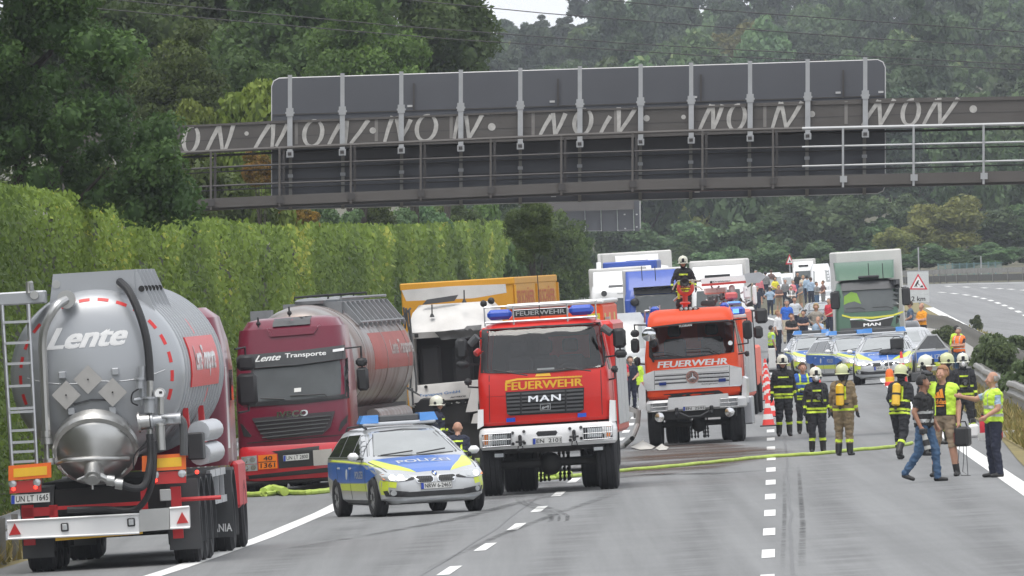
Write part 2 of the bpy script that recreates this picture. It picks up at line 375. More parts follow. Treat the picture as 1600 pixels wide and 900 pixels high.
# grass strip beside the right-hand edge, then the paved median between its two rails
RB = [(1705, 655), (1600, 600), (1573, 589), (1542, 574.5), (1518, 560), (1484, 542), (1458, 524), (1444, 513), (1432, 505), (1420, 497)]
def railbase(px, yt): y0 = 436-.06*(px-800); p = G(px, y0+(yt-y0)/.8); return (p.y, p.x)
rb = sorted(railbase(*p) for p in RB)
XS = lambda Y: float(np.interp(Y, [a for a, b in rb], [b for a, b in rb])) if Y >= rb[0][0] else rb[0][1]-(rb[0][0]-Y)*.012
YF = 1000
strip('grass_verge', lambda y: XE(y)+.95, lambda y: XS(y)+.3, 60, YF, 8, M_GRASS, .03, 2)
strip('median', lambda y: XS(y)+.05, lambda y: XS(y)+1.9, 60, YF, 8, M_CONC, .05, 2)
el = [(2050, 850), (1800, 706), (1700, 640), (1600, 572), (1530, 521), (1490, 499), (1452, 478), (1436, 470), (1400, 461), (1340, 452)]; er = [(1300, 448.5), (1400, 446), (1450, 444.5), (1480, 443.5), (1530, 442), (1600, 440.5), (1800, 437), (2100, 434)]
outl = [(G(*p).x, G(*p).y) for p in el]; outr = [(G(*p).x, G(*p).y) for p in er]
sheet('median_verge', [(x-2.4, y) for x, y in outl]+[(x+.2, y) for x, y in outl[::-1]], M_GRASS, .015, 20)
sheet('opposite_road', outl+outr, M_ASPH2, .02, 14)
def paintline(name, f, w_, y0, y1, step=8, dz=.006): return strip(name, lambda y: f(y)-w_/2, lambda y: f(y)+w_/2, y0, y1, step, M_WHITE, dz)
paintline('edge_line', XL, .30, 100, 1200); paintline('edge_line', XE, .30, 100, 1200)
def dashes(f, y_first, per, n, name='lane_dash', L=6., w_=.17):
 for k in range(n): y = y_first+k*per; strip(name, lambda q: f(q)-w_/2, lambda q: f(q)+w_/2, y, y+L, 1.5, M_WHITE, .006)
yd = G(1200, 872).y
dashes(XR, yd-17.2*3, 17.2, 26); dashes(XM, G(690, 899).y-17.2*2, 17.2, 24)
def pxline(name, pts, w_, dz=.03):
 q = [G(*p) for p in pts]; V = []; F = []
 for i, p in enumerate(q):
  t = (q[min(i+1, len(q)-1)]-q[max(i-1, 0)]); t.z = 0; t.normalize(); n = Vector((t.y, -t.x, 0))*w_/2
  for s in (-1, 1): a = p+n*s; V.append((a.x, a.y, gz(a.x, a.y)+dz))
  if i: F.append((2*i-2, 2*i-1, 2*i+1, 2*i))
 return tag(link(name, fast_mesh(name, V, F), M_WHITE), kind='structure')
pxline('edge_line', [(1800, 711), (1700, 646), (1600, 576.5), (1565, 550), (1530, 525), (1500, 507), (1470, 491), (1452, 481.5)], .5)
pxline('edge_line', [(1800, 438.6), (1600, 442.5), (1530, 444), (1480, 445.3)], .35)
dd = [(1633, 512), (1619, 503.5), (1606, 496), (1594, 489), (1582.7, 483.8), (1572, 479), (1561.8, 475.2), (1551, 471), (1540, 467.8), (1528, 465), (1514, 462.2), (1496, 459.8), (1477, 457.8), (1457, 456.5)]
for i, (a, b) in enumerate(dd[:-1]):
 c, d = dd[i+1]; pxline('lane_dash', [(a, b), (a+(c-a)*.5, b+(d-b)*.5)], .26)
for a, b in [(1600, 454), (1580, 452.6), (1562, 451.6), (1538, 450.4), (1510, 449.2), (1482, 447.8)]: pxline('lane_dash', [(a+4, b+.35), (a-4, b-.3)], .3)
# marks on the asphalt: black tyre arcs, the brown spill
def mark(name, pts, w_, ma, dz): q = [G(*p) for p in pts]; V = []; F = []
def softmark(name, col, op, ns=3.):
 m = mat(name, col, .88, var=.25, vs=ns, spec=.15); t = m.node_tree; b = t.nodes['Principled BSDF']; o = t.nodes['Material Output']
 tr = t.nodes.new('ShaderNodeBsdfTransparent'); mi = t.nodes.new('ShaderNodeMixShader'); n = t.nodes.new('ShaderNodeTexNoise'); n.inputs['Scale'].default_value = ns*.5; n.inputs['Detail'].default_value = 6
 c = t.nodes.new('ShaderNodeTexCoord'); r_ = t.nodes.new('ShaderNodeMapRange'); r_.inputs[1].default_value = .35; r_.inputs[2].default_value = .65; r_.inputs[4].default_value = op
 a = t.nodes.new('ShaderNodeAttribute'); a.attribute_name = 'edge'; mm = t.nodes.new('ShaderNodeMath'); mm.operation = 'MULTIPLY'
 t.links.new(c.outputs['Object'], n.inputs['Vector']); t.links.new(n.outputs['Fac'], r_.inputs[0]); t.links.new(r_.outputs[0], mm.inputs[0]); t.links.new(a.outputs['Fac'], mm.inputs[1])
 t.links.new(mm.outputs[0], mi.inputs[0]); t.links.new(tr.outputs[0], mi.inputs[1]); t.links.new(b.outputs[0], mi.inputs[2]); t.links.new(mi.outputs[0], o.inputs['Surface']); return m
def soft(name, rows, ma, dz=.009):
 """a stain: rows of pixel pairs (left,right) with its edges fading out"""
 V = []; F = []; E = []; n = 6
 for k, (a, b, c, d) in enumerate(rows):
  for i in range(n+1):
   t = i/n; p = G(a+(c-a)*t, b+(d-b)*t); V.append((p.x, p.y, gz(p.x, p.y)+dz)); E.append((0. if i in (0, n) else .7 if i in (1, n-1) else 1.)*(0. if k in (0, len(rows)-1) else 1))
 for k in range(len(rows)-1):
  for i in range(n): q = k*(n+1)+i; F.append((q, q+1, q+n+2, q+n+1))
 me = fast_mesh(name, V, F); e = me.attributes.new('edge', 'FLOAT', 'POINT'); e.data.foreach_set('value', np.array(E, np.float32)); return tag(link(name, me, ma), kind='structure')
M_SPILL = softmark('brown_spill', (.10, .062, .045), 1.0, .5); M_TYRE = softmark('tyre_rubber', (.05, .05, .05), .58, 2.)
soft('spill', [(960, 748, 1000, 748), (952, 738, 1130, 732), (950, 726, 1230, 712), (955, 712, 1262, 706), (965, 702, 1235, 702), (985, 695, 1180, 697), (1010, 690, 1120, 690)], M_SPILL)
soft('spill', [(560, 792, 620, 792), (500, 782, 900, 776), (520, 772, 960, 758), (600, 764, 960, 752), (700, 758, 900, 750)], M_TYRE, .008)  # wide dark patch among the stopped vehicles, edges fading out
for o_, w_ in ((0, 10), (14, 6), (26, 8)):
 soft('tyre_mark', [(803+o_*.7, 780, 803+o_*.7+w_, 780), (808+o_*.7, 787, 808+o_*.8+w_, 787), (836+o_, 798, 836+o_+w_+6, 797), (857+o_, 807, 857+o_+w_, 806), (856+o_, 815, 856+o_+w_, 814), (850+o_*.9, 818, 850+o_*.9+w_, 817)], M_TYRE, .010)
for rows in ([(420, 862, 432, 862), (560, 838, 580, 838), (700, 812, 730, 811), (800, 786, 826, 785), (880, 770, 900, 769)], [(640, 900, 652, 900), (770, 838, 786, 838), (870, 800, 890, 799), (960, 768, 985, 767)],
    [(1245, 900, 1262, 900), (1249, 820, 1260, 820), (1246, 760, 1254, 760), (1244, 725, 1250, 725)], [(1218, 900, 1228, 900), (1222, 800, 1230, 800), (1222, 735, 1228, 735)], [(880, 756, 900, 756), (1000, 744, 1010, 741), (1120, 742, 1150, 738), (1240, 733, 1250, 731)]):
 soft('tyre_mark', rows, M_TYRE, .010)
M_SEAM = mat('bitumen_seam', (.115, .115, .116), .6, var=.3, vs=2)
for f, w_, y0, y1 in ((lambda y: XR(y)+.3, .02, 120, 480), (lambda y: XM(y)-.3, .015, 120, 360)):
 strip('road_seam', lambda y: f(y)+.05*mnoise.noise(Vector((0, y*.08, w_*99)))-w_, lambda y: f(y)+.05*mnoise.noise(Vector((0, y*.08, w_*99)))+w_, y0, y1, 3, M_SEAM, .004)
M_TRK = softmark('wheel_track', (.09, .09, .092), .2, 1.1)
def track(f, w_, y0, y1):
 V = []; F = []; E = []; ys = np.arange(y0, y1, 6.)
 for k, y in enumerate(ys):
  for i in range(5): x = f(y)+(i/4-.5)*w_; V.append((x, y, gz(x, y)+.0025)); E.append((0, .6, 1, .6, 0)[i]*(0 if k in (0, len(ys)-1) else 1))
 for k in range(len(ys)-1):
  for i in range(4): q = k*5+i; F.append((q, q+1, q+6, q+5))
 me = fast_mesh('wheel_track', V, F); e = me.attributes.new('edge', 'FLOAT', 'POINT'); e.data.foreach_set('value', np.array(E, np.float32)); tag(link('wheel_track', me, M_TRK), kind='structure')
for f in (lambda y: XR(y)+1.0, lambda y: XR(y)+2.9, lambda y: XR(y)-1.0, lambda y: XR(y)-2.8, lambda y: XM(y)-1.0, lambda y: XM(y)-2.8): track(f, .9, 130, 620)
# ---- guard rails: W-beam, posts as parts
WB = [(0, .31), (-.05, .33), (-.08, .39), (-.08, .42), (-.02, .47), (-.02, .53), (-.08, .58), (-.08, .61), (-.05, .67), (0, .69)]
def guard_rail(name, label, f, y0, y1, side, ma, step=4., hs=1.0, base=0.):
 root = empty(name, label, 'guard rail'); rings = []
 for y in np.arange(y0, y1+.1, 4.):
  x = f(y); z = gz(x, y)+base+.02*math.sin(y*1.7)*math.sin(y*.31)
  rings.append([(x+side*a, y, z+b*hs) for a, b in WB]+[(x+side*(a+.012), y, z+b*hs) for a, b in WB[::-1]])
 m = MB(); m.loft(rings); m.build('rail_beam', ma, root, 30)
 pm = MB(); pm.box(-.05, .05, -.03, .03, -.1, .68*hs); pme = pm.mesh('post', 0)
 ys = np.arange(y0+1, y1, step)
 for y in ys[:150]:
  p = link('post', pme, M_GALVD, root); x = f(y)-side*.09*-1; p.location = (x, y, gz(x, y)+base)
 return root
guard_rail('guard_rail', 'galvanised guard rail along the hard shoulder below the ivy wall', lambda y: XR(y)-11.4, 200, 800, 1, M_GALV)
guard_rail('guard_rail', 'weathered guard rail between the dry grass and the paved median', XS, 230, 900, 1, M_GALVD, base=.03)
guard_rail('guard_rail', 'weathered guard rail on the far side of the paved median', lambda y: XS(y)+1.85, 230, 900, -1, M_GALVD, base=.03)
fo = sorted([(G(a, b).x, G(a, b).y) for a, b in er]); 
def far_rail():
 root = empty('guard_rail', 'long dark guard rail along the far edge of the opposite road', 'guard rail'); q = [G(a, b-1.0)+Vector((0, 1.5, 0)) for a, b in er]
 for nm, z0, z1, th, ma in (('rail_beam', .62, .95, .08, M_GALVD), ('lower_beam', .08, .52, .12, mat('dark_rail', (.09, .09, .085), .8, var=.3))):
  m = MB(); m.loft([[(p.x, p.y, p.z+z0), (p.x, p.y+th, p.z+z0), (p.x, p.y+th, p.z+z1), (p.x, p.y, p.z+z1)] for p in q]); m.build(nm, ma, root, 0)
 for i in range(len(q)-1):
  for k in range(3):
   p = q[i].lerp(q[i+1], k/3); m = MB(); m.box(p.x-.06, p.x+.06, p.y+.1, p.y+.2, p.z, p.z+.9); m.build('post', M_GALVD, root, 0)
far_rail()
def mesh_fence():
 root = empty('mesh_fence', 'small blue-green mesh fence on the bank beyond the far rail', 'fence'); mf = mat('fence_green', (.13, .22, .22), .6); Y = G(1540, 441).y+30
 for i in range(9):
  a, b = at(1466+i*11.2, 424-i*.4, Y), at(1466+(i+1)*11.2, 424-(i+1)*.4, Y); m = MB()
  for k in range(7): x = a.x+(b.x-a.x)*k/7; m.box(x-.012, x+.012, Y-.01, Y+.01, a.z-.5, a.z+.5)
  for z in (-.45, 0, .45): m.box(a.x, b.x, Y-.013, Y+.013, a.z+z-.02, a.z+z+.02)
  m.build('fence_panel', mf, root, 0)
  m = MB(); m.box(a.x-.04, a.x+.04, Y-.03, Y+.03, a.z-1.2, a.z+(.95 if i == 6 else .55)); m.build('post', M_GALV if i == 6 else mf, root, 0)
mesh_fence()
# ---------------------------------------------------------------- FOLIAGE
def leaf_cloud(C, Rc, n, leaf, seed, up=.25, fill=.3, sq=.85):
 """n rhombic leaves spread over clumps with centres C, radii Rc"""
 g = np.random.default_rng(seed); C = np.asarray(C, float); Rc = np.asarray(Rc, float); pr = Rc**2; k = g.choice(len(C), n, p=pr/pr.sum())
 d = g.normal(size=(n, 3)); d[:, 2] += up; d /= np.linalg.norm(d, axis=1)[:, None]
 rr = np.where(g.random(n) < fill, g.random(n)**.5, g.normal(1., .09, n)); p = C[k]+d*(Rc[k]*rr)[:, None]*np.array([1, 1, sq])
 nrm = d*.8+g.normal(size=(n, 3))*.75; nrm /= np.linalg.norm(nrm, axis=1)[:, None]
 a = np.cross(nrm, g.normal(size=(n, 3))); a /= np.linalg.norm(a, axis=1)[:, None]; b = np.cross(nrm, a); s = leaf*g.uniform(.55, 1.45, n)
 a = a*s[:, None]; b = b*(s*g.uniform(.4, .62, n))[:, None]
 V = np.empty((n, 4, 3)); V[:, 0] = p-a; V[:, 1] = p+b-a*.15+nrm*(s*.12)[:, None]; V[:, 2] = p+a; V[:, 3] = p-b-a*.15+nrm*(s*.12)[:, None]
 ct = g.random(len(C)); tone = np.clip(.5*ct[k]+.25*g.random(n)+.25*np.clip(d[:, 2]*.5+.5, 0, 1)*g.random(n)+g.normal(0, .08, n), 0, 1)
 return V.reshape(-1, 3), np.arange(n*4).reshape(n, 4), tone
def crown_mesh(name, seed, n, leaf, nc=34, hr=1.15, rc=.34, lumps=.35, cone=0.):
 """crown of radius 1 and height 2*hr standing on z=0"""
 g = np.random.default_rng(seed); C = []; Rs = []
 while len(C) < nc:
  v = g.normal(size=3); v /= np.linalg.norm(v); r_ = g.random()**.35*(1-rc*.8)*(1+lumps*mnoise.noise(Vector(v*1.7)+Vector((seed, 0, 0))))
  z = v[2]*r_*hr; wd = 1-cone*max(0, min(1, (z+hr)/(2*hr)))
  C.append((v[0]*r_*wd, v[1]*r_*wd, z+hr)); Rs.append(rc*g.uniform(.6, 1.25)*(1-.5*cone*max(0, (z+hr)/(2*hr))))
 V, F, T = leaf_cloud(C, Rs, n, leaf, seed)
 # dark leaf-coloured balls added inside the clumps to block the view through
 m = MB()
 for c, r_ in zip(C, Rs): m.ball(c, r_*.62, 7, 4, (1, 1, .85))
 V2 = np.array(m.v); F2 = np.array(m.f, dtype=object)
 quads = np.array([f for f in m.f if len(f) == 4]); nv = len(V)
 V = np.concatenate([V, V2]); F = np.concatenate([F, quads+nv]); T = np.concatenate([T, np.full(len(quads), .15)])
 return fast_mesh(name, V, F, T)
M_BARK = mat('bark', (.045, .038, .028), .9, var=.3, vs=4, bump=.6, bs=12)
def trunk_mesh(seed, h=1.0):
 g = random.Random(seed); m = MB(); m.tube([(0, 0, -.05), (.02, .01, h*.4), (g.uniform(-.05, .05), .03, h*.8), (g.uniform(-.1, .1), .04, h*1.5)], [.12, .09, .07, .03], 8)
 for k in range(6):
  a = k*1.05+g.random(); z = h*(.7+.1*k); m.tube([(0, .02, z), (.25*math.cos(a), .25*math.sin(a), z+.22), (.6*math.cos(a), .6*math.sin(a), z+.6)], [.05, .03, .012], 5)
 return m.mesh('trunk', 40)
TRUNKS = [trunk_mesh(i) for i in range(4)]
def tree(name, cat, label, cm, ma, X, Y, z0, rad, h_trunk, group=None, rz=None, stretch=1.):
 root = empty(name, label, cat, group); root.location = (X, Y, z0); root.rotation_euler = (0, 0, random.uniform(0, 6.28) if rz is None else rz)
 c = link('crown', cm, ma if not cm.materials else None, root); c.location = (0, 0, h_trunk); c.scale = (rad, rad, rad*stretch)
 if h_trunk > .05:
  t = link('trunk', TRUNKS[random.randrange(4)], None, root)
  if not t.data.materials: t.data.materials.append(M_BARK)
  t.scale = (rad*.8, rad*.8, (h_trunk+rad*.6)/1.5)
 return root
M_LF = leafmat('far_leaves', (.065, .115, .055), (.13, .205, .08), (.2, .25, .10)); M_LFY = leafmat('olive_leaves', (.13, .15, .045), (.25, .26, .07), (.36, .33, .09))  # far leaves: paler colour stands in for part of the haze
M_LP = leafmat('pine_needles', (0.042, 0.069, 0.045), (0.090, 0.128, 0.068), (0.120, 0.150, 0.075))
M_LD = leafmat('dark_leaves', (.042, .078, .022), (.085, .135, .034), (.18, .22, .06)); M_LM = leafmat('mid_leaves', (0.050, 0.088, 0.020), (0.119, 0.188, 0.037), (0.250, 0.300, 0.062))
M_LB = leafmat('bright_leaves', (.09, .14, .022), (.22, .28, .05), (.42, .44, .10)); M_LO = leafmat('orange_leaves', (.09, .10, .02), (.42, .25, .03), (.75, .5, .05))
FAR = []
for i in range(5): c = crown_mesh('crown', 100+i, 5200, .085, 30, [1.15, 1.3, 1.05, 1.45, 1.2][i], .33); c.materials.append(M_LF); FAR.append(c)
PINE = []
for i in range(3): c = crown_mesh('crown', 140+i, 5200, .07, 26, [1.5, 1.7, 1.3][i], .27, .6, .45); c.materials.append(M_LP); PINE.append(c)
OLV = []
for i in range(2): c = crown_mesh('crown', 160+i, 6000, .07, 34, 1.2, .3); c.materials.append(M_LFY); OLV.append(c)
# forest on the hill: rows climbing away behind the road
rr_ = random.Random(5); ntree = 0
rows = [1330, 1390, 1455, 1530, 1615, 1710, 1810, 1920, 2040, 2170, 2310, 2450]
for k, Y in enumerate(rows):
 half = Y/FPX*800; x = (-.03 if k < 5 else -.10)*half if k < 8 else -.16*half
 x = -.12*half
 while x < half*1.12:
  rad = rr_.uniform(3.1, 5.0)*(1+.02*k); px = 800+x/Y*FPX
  pine = rr_.random() < (.65 if k > 6 else .2); olv = (not pine) and rr_.random() < .16
  cm = rr_.choice(PINE if pine else OLV if olv else FAR); yy = Y+rr_.uniform(-22, 22); z = gz(x, yy)-.3
  lbl = ('dark pine in the hazy forest on the far hillside' if pine else 'olive-green tree in the hazy forest on the far hillside' if olv else 'broadleaf tree in the hazy forest on the far hillside')
  st_, ht_ = rr_.uniform(.95, 1.25), rr_.uniform(1.2, 2.4)*(1.6 if pine else 1)
  if 660 < px < 916:   # the ridge dips here and the sky shows
   lim = at(px, rr_.uniform(42, 62) if px < 830 else rr_.uniform(28, 48), yy).z-z; zc_ = max(v.co.z for v in cm.vertices)
   if ht_+zc_*rad*st_ > lim: f_ = max(.45, (lim-ht_)/(zc_*rad*st_)); rad *= f_**.5; st_ *= f_**.5
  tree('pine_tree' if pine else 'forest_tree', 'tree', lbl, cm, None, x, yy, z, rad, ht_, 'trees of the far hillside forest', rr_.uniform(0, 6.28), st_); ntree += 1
  x += rad*rr_.uniform(1.15, 1.6)
def tree_px(name, cat, label, cm, ma, px, ytop, wpx, Y, group=None, hr=1.15, stretch=1., push=1.2):
 """a tree whose crown tops out at a pixel, standing at distance Y"""
 if px < 830:
  while Y < 960 and XW(Y)-push < (px-800)*Y/FPX: Y += 6
 p = at(px, ytop, Y); rad = wpx/2/(FPX/Y); g0 = gz(p.x, Y)-.1; H = p.z-g0; ch = 2*hr*rad*stretch
 if ch > H: stretch = H/(2*hr*rad); ch = H
 return tree(name, cat, label, cm, ma, p.x, Y, g0, rad, H-ch, group, stretch=stretch)
tree_px('pine_tree', 'tree', 'tall thin pine breaking the skyline beside the patch of sky', PINE[0], None, 952, -42, 92, 2380, hr=1.5)
tree_px('pine_tree', 'tree', 'pine on the skyline under the middle of the sky patch', PINE[1], None, 858, 22, 60, 2420, hr=1.7)
tree_px('pine_tree', 'tree', 'small pointed pine on the skyline left of the sky patch', PINE[2], None, 782, 32, 42, 2420, hr=1.3)
tree_px('lime_tree', 'tree', 'rounded olive-yellow tree standing alone before the dark wood', OLV[0], None, 1472, 298, 134, 1290, hr=1.2)
tree_px('lime_tree', 'tree', 'small yellowish tree beside the rounded olive tree', OLV[1], None, 1395, 352, 74, 1285, hr=1.2)
for px, yt, wd, cm in ((1000, 345, 120, FAR[0]), (1085, 352, 110, FAR[1]), (1165, 330, 130, FAR[2]), (1245, 318, 130, FAR[3]), (1330, 300, 140, FAR[4]), (1560, 322, 130, FAR[0]), (1620, 300, 120, FAR[2]), (955, 330, 80, FAR[1]), (1420, 320, 90, FAR[3]), (1366, 328, 110, FAR[2])):
 tree_px('roadside_tree', 'tree', 'broadleaf tree at the foot of the wood behind the road', cm, None, px, yt, wd, 1310, 'trees at the foot of the far wood')
for k in range(16):
 tree_px('shrub', 'shrub', 'low shrub in the undergrowth at the edge of the far wood', FAR[k % 5], None, 930+k*44, 390+8*math.sin(k*2.1)-(6 if k > 9 else 0), 62, 1285, 'shrubs at the edge of the far wood')
for k in range(13):
 tree_px('shrub', 'shrub', 'low shrub close behind the far guard rail', FAR[(k*2) % 5], None, 1010+k*50, 396+7*math.sin(k*2.7)-(4 if k > 8 else 0), 74, 1222, 'shrubs behind the far guard rail')
# woods behind the ivy wall on the left
MID = []
for i in range(4): c = crown_mesh('crown', 200+i, 26000, .036, 70, [1.25, 1.4, 1.15, 1.3][i], .26, .5); c.materials.append(M_LM if i % 2 else M_LD); MID.append(c)
for lbl, px, yt, wd, Y, i in (('huge dark tree behind the gantry, left of the sky patch', 640, -75, 300, 560, 0), ('bright-edged tree whose crown meets the open sky', 690, 2, 150, 640, 1), ('dark tree crown above the left half of the sign', 470, -90, 330, 600, 2),
  ('dark tree filling the gap above the near foliage', 300, -70, 330, 620, 0), ('dark tree high at the upper left behind the nearest tree', 130, -120, 330, 520, 2), ('rounded tree behind the left end of the sign', 560, 30, 220, 520, 3), ('shadowy tree behind the bright hazel bush', 400, 60, 220, 510, 2), ('dark tree beyond the beam, between hazel bush and nearest tree', 270, 70, 200, 480, 3), ('leafy tree low beside the right edge of the left wood', 716, 72, 90, 560, 1)):
 tree_px('oak_tree', 'tree', lbl, MID[i], None, px, yt, wd, Y, 'trees of the wood behind the wall')
FILL = [('shadowy bush behind the nearest tree, seen under the walkway', 120, 215, 150, 470), ('shadowy bush under the left end of the walkway', 220, 225, 150, 480), ('dim bush between the walkway rails at its left end', 300, 215, 120, 500)]
for lbl, px, yt, wd, Y in FILL: tree_px('bush', 'bush', lbl, MID[3], None, px, yt, wd, Y, 'dim bushes behind the wall', 1.3)
BUSH = []
for k in range(10): tree_px('bush', 'bush', 'green bush in the row rising just above the ivy wall', FAR[k % 5] if k % 3 else MID[1], None, 455+k*42, 314+5*math.sin(k*2.3), 84, 500, 'bushes along the wall top', 1.2)
tree_px('bush', 'bush', 'shadowy bush at the picture edge above the ivy wall', MID[3], None, -10, 225, 160, 420, 'dim bushes behind the wall', 1.3)
for i in range(3): c = crown_mesh('crown', 230+i, 9000, .062, 40, 1.05, .27, .5); c.materials.append([M_LB, M_LM, M_LO][i]); BUSH.append(c)
for lbl, px, yt, wd, Y, i, st in (('bright yellow-green hazel bush behind the left end of the sign', 382, 106, 165, 470, 0, 1.8), ('bright hazel shoots above the beam beside the nearest tree', 312, 140, 110, 470, 0, 2.), ('green bush under the left end of the walkway', 345, 240, 170, 450, 1, 1.2), ('green bush beneath the sign above the ivy wall', 480, 296, 150, 560, 1, 1.2), ('leafy bush behind the wall under the middle of the sign', 570, 300, 140, 640, 1, 1.3),
  ('dark bush behind the wall, below the sign centre', 660, 300, 140, 700, 1, 1.3), ('bush with pale leaves above the end of the wall', 745, 300, 140, 760, 1, 1.4), ('low green bush right at the foot of the sign', 430, 310, 80, 520, 1, 1.)):
 tree_px('bush', 'bush', lbl, BUSH[i], None, px, yt, wd, Y, 'bushes behind the ivy wall', 1.05, st)
tree_px('tree', 'tree', 'spreading tree at the far end of the ivy wall', MID[1], None, 850, 302, 160, 840, None, 1.4, 1.3); tree_px('tree', 'tree', 'leafy tree reaching toward the small distant sign', MID[3], None, 800, 320, 130, 830, None, 1.3, 1.3); tree_px('tree', 'tree', 'low tree hanging over the jammed lorries', MID[1], None, 893, 345, 84, 900, None, 1.4, 1.3)
for lbl, px, yt, wd, Y in (('orange-leaved bush under the walkway beside the sign', 402, 232, 60, 420), ('small orange-leaved bush peeping below the sign', 447, 312, 50, 430), ('orange-leaved sprig above the wall top', 480, 318, 44, 440)): tree_px('bush', 'bush', lbl, BUSH[2], None, px, yt, wd, Y, 'orange-leaved bushes', 1.05, 1., .3)
# the nearest tree, hanging over the wall at the upper left
def near_tree():
 g = np.random.default_rng(77); Y = 318.; k = FPX/Y; C = []; Rs = []; edge = [(-140, 120), (0, 165), (60, 190), (110, 262), (200, 285), (260, 290), (300, 282), (335, 215)]
 for _ in range(250):
  py = g.uniform(-140, 322); mxx = np.interp(py, [b for b in (-140, 0, 60, 110, 200, 260, 300, 335)], [130, 175, 210, 268, 290, 288, 286, 280]); px = g.uniform(-260, mxx-26)
  if py > 285+px*.16: continue
  p = at(px, py, Y+g.uniform(-1.7, 1.7)); C.append(p); Rs.append(g.uniform(.24, .5))
 for px, py in ((270, 262), (258, 285), (276, 300), (250, 305), (230, 318), (262, 320), (205, 300), (215, 275), (235, 255), (190, 288), (284, 322), (240, 332), (212, 330)): C.append(at(px, py, Y+g.uniform(-.6, .6))); Rs.append(g.uniform(.3, .45))
 root = empty('leafy_tree', 'big dense tree overhanging the ivy wall at the end of the gantry', 'tree'); base = at(40, 300, Y+.5); base.z = gz(base.x, Y); root.location = base
 C = np.array([tuple(c-base) for c in C]); V, F, T = leaf_cloud(C, Rs, 72000, .058, 5, up=.1, fill=.4)
 m = MB()
 for c, r_ in zip(C, Rs): m.ball(tuple(c), r_*.6, 6, 4)  # dark balls added inside these clumps too, against see-through
 q = np.array([f for f in m.f if len(f) == 4]); n = len(V)
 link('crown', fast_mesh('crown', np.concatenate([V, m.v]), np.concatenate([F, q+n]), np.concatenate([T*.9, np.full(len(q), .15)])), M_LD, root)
 m = MB(); m.tube([(0, 0, -.2), (.05, 0, 3), (-.1, .1, 6), (0, 0, 9)], [.28, .22, .15, .06], 8); m.build('trunk', M_BARK, root)
 for i in range(7):
  a = i*.9; z = 5.2+.5*i; m = MB(); m.tube([(0, 0, z), (.9*math.cos(a), .5*math.sin(a), z+.5), (1.7*math.cos(a), .9*math.sin(a), z+1.3)], [.09, .06, .02], 6); m.build('branch', M_BARK, root)
 return root
near_tree()
# ivy-covered noise wall
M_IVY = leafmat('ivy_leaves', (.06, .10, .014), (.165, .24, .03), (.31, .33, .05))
def ivy_wall():
 root = empty('ivy_wall', 'long noise wall wholly covered in bright green ivy', 'wall')
 tops = [(-300, 275), (0, 287), (60, 293), (130, 306), (200, 322), (235, 331), (242, 338), (300, 335), (350, 344), (410, 353), (460, 357), (520, 353), (600, 354), (640, 357), (700, 352), (760, 348), (800, 349), (832, 355)]
 ys, hs = [], []
 for px, py in tops:
  Y = 13.25*FPX/(1203.8-px)
  p = at(px, py, Y); ys.append(Y); hs.append(p.z-gz(XW(Y), Y))
 o_ = np.argsort(ys); ys = np.array(ys)[o_]; hs = np.array(hs)[o_]; Hf = lambda Y: float(np.interp(Y, ys, hs))
 m = MB(); m.loft([[(XW(y)-.55, y, gz(XW(y), y)-.3), (XW(y)-.25, y, gz(XW(y), y)-.3), (XW(y)-.25, y, gz(XW(y), y)+Hf(y)-.45), (XW(y)-.55, y, gz(XW(y), y)+Hf(y)-.45)] for y in np.arange(215, 925, 8.)]); m.build('wall_slab', mat('ivy_stems', (.035, .04, .016), .95, var=.4, vs=2), root, 0)
 g = np.random.default_rng(3); n = 120000
 # as many leaves to a metre as the eye can part: spacing grows with distance
 s = g.random(n); y0, y1 = 215., 925.; Y = 1/((1/y0)*(1-s)+(1/y1)*s); t = g.random(n)**.8; k = FPX/Y
 bul = np.array([0.22*mnoise.noise(Vector((a*.05, b*1.4, 1.)))+.24*mnoise.noise(Vector((a*.17, b*3., 7.)))+.16*mnoise.noise(Vector((a*.6, b*4., 3.))) for a, b in zip(Y, t)])
 H = np.array([Hf(a) for a in Y])+np.array([.16*mnoise.noise(Vector((a*.35, 2., 5.)))+.1*mnoise.noise(Vector((a*1.3, 4., 5.))) for a in Y]); xw = np.array([XW(a) for a in Y]); gzz = np.array([gz(x, a) for x, a in zip(xw, Y)])
 top = t > .9; bend = np.where(top, (t-.9)/.1, 0); P = np.stack([xw+.12+bul-bend**2*.65*(g.random(n)*.9+.1)+g.normal(0, .05, n), Y+g.normal(0, .3, n), gzz+np.minimum(t*1.02, 1.0)*H+g.normal(0, .03, n)], 1)
 nr = g.normal(size=(n, 3))*.6+np.array([.7, -.8, .35]); nr /= np.linalg.norm(nr, axis=1)[:, None]; dn = np.array([0, 0, -1.])+g.normal(size=(n, 3))*.45; a = dn-nr*(dn*nr).sum(1)[:, None]; a /= np.linalg.norm(a, axis=1)[:, None]; b = np.cross(nr, a)
 sz = (4.6/k)*g.uniform(.6, 1.5, n); a = a*(sz*1.0)[:, None]; b = b*(sz*.62)[:, None]; V = np.empty((n, 4, 3)); V[:, 0] = P-a; V[:, 1] = P+b; V[:, 2] = P+a*.9; V[:, 3] = P-b
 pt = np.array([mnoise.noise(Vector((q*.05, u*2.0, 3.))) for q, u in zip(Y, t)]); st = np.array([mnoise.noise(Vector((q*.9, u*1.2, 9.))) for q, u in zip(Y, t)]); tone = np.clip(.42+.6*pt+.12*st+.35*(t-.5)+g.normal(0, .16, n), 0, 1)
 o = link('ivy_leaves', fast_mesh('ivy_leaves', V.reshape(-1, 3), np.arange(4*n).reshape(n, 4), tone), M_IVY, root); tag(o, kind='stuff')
ivy_wall()
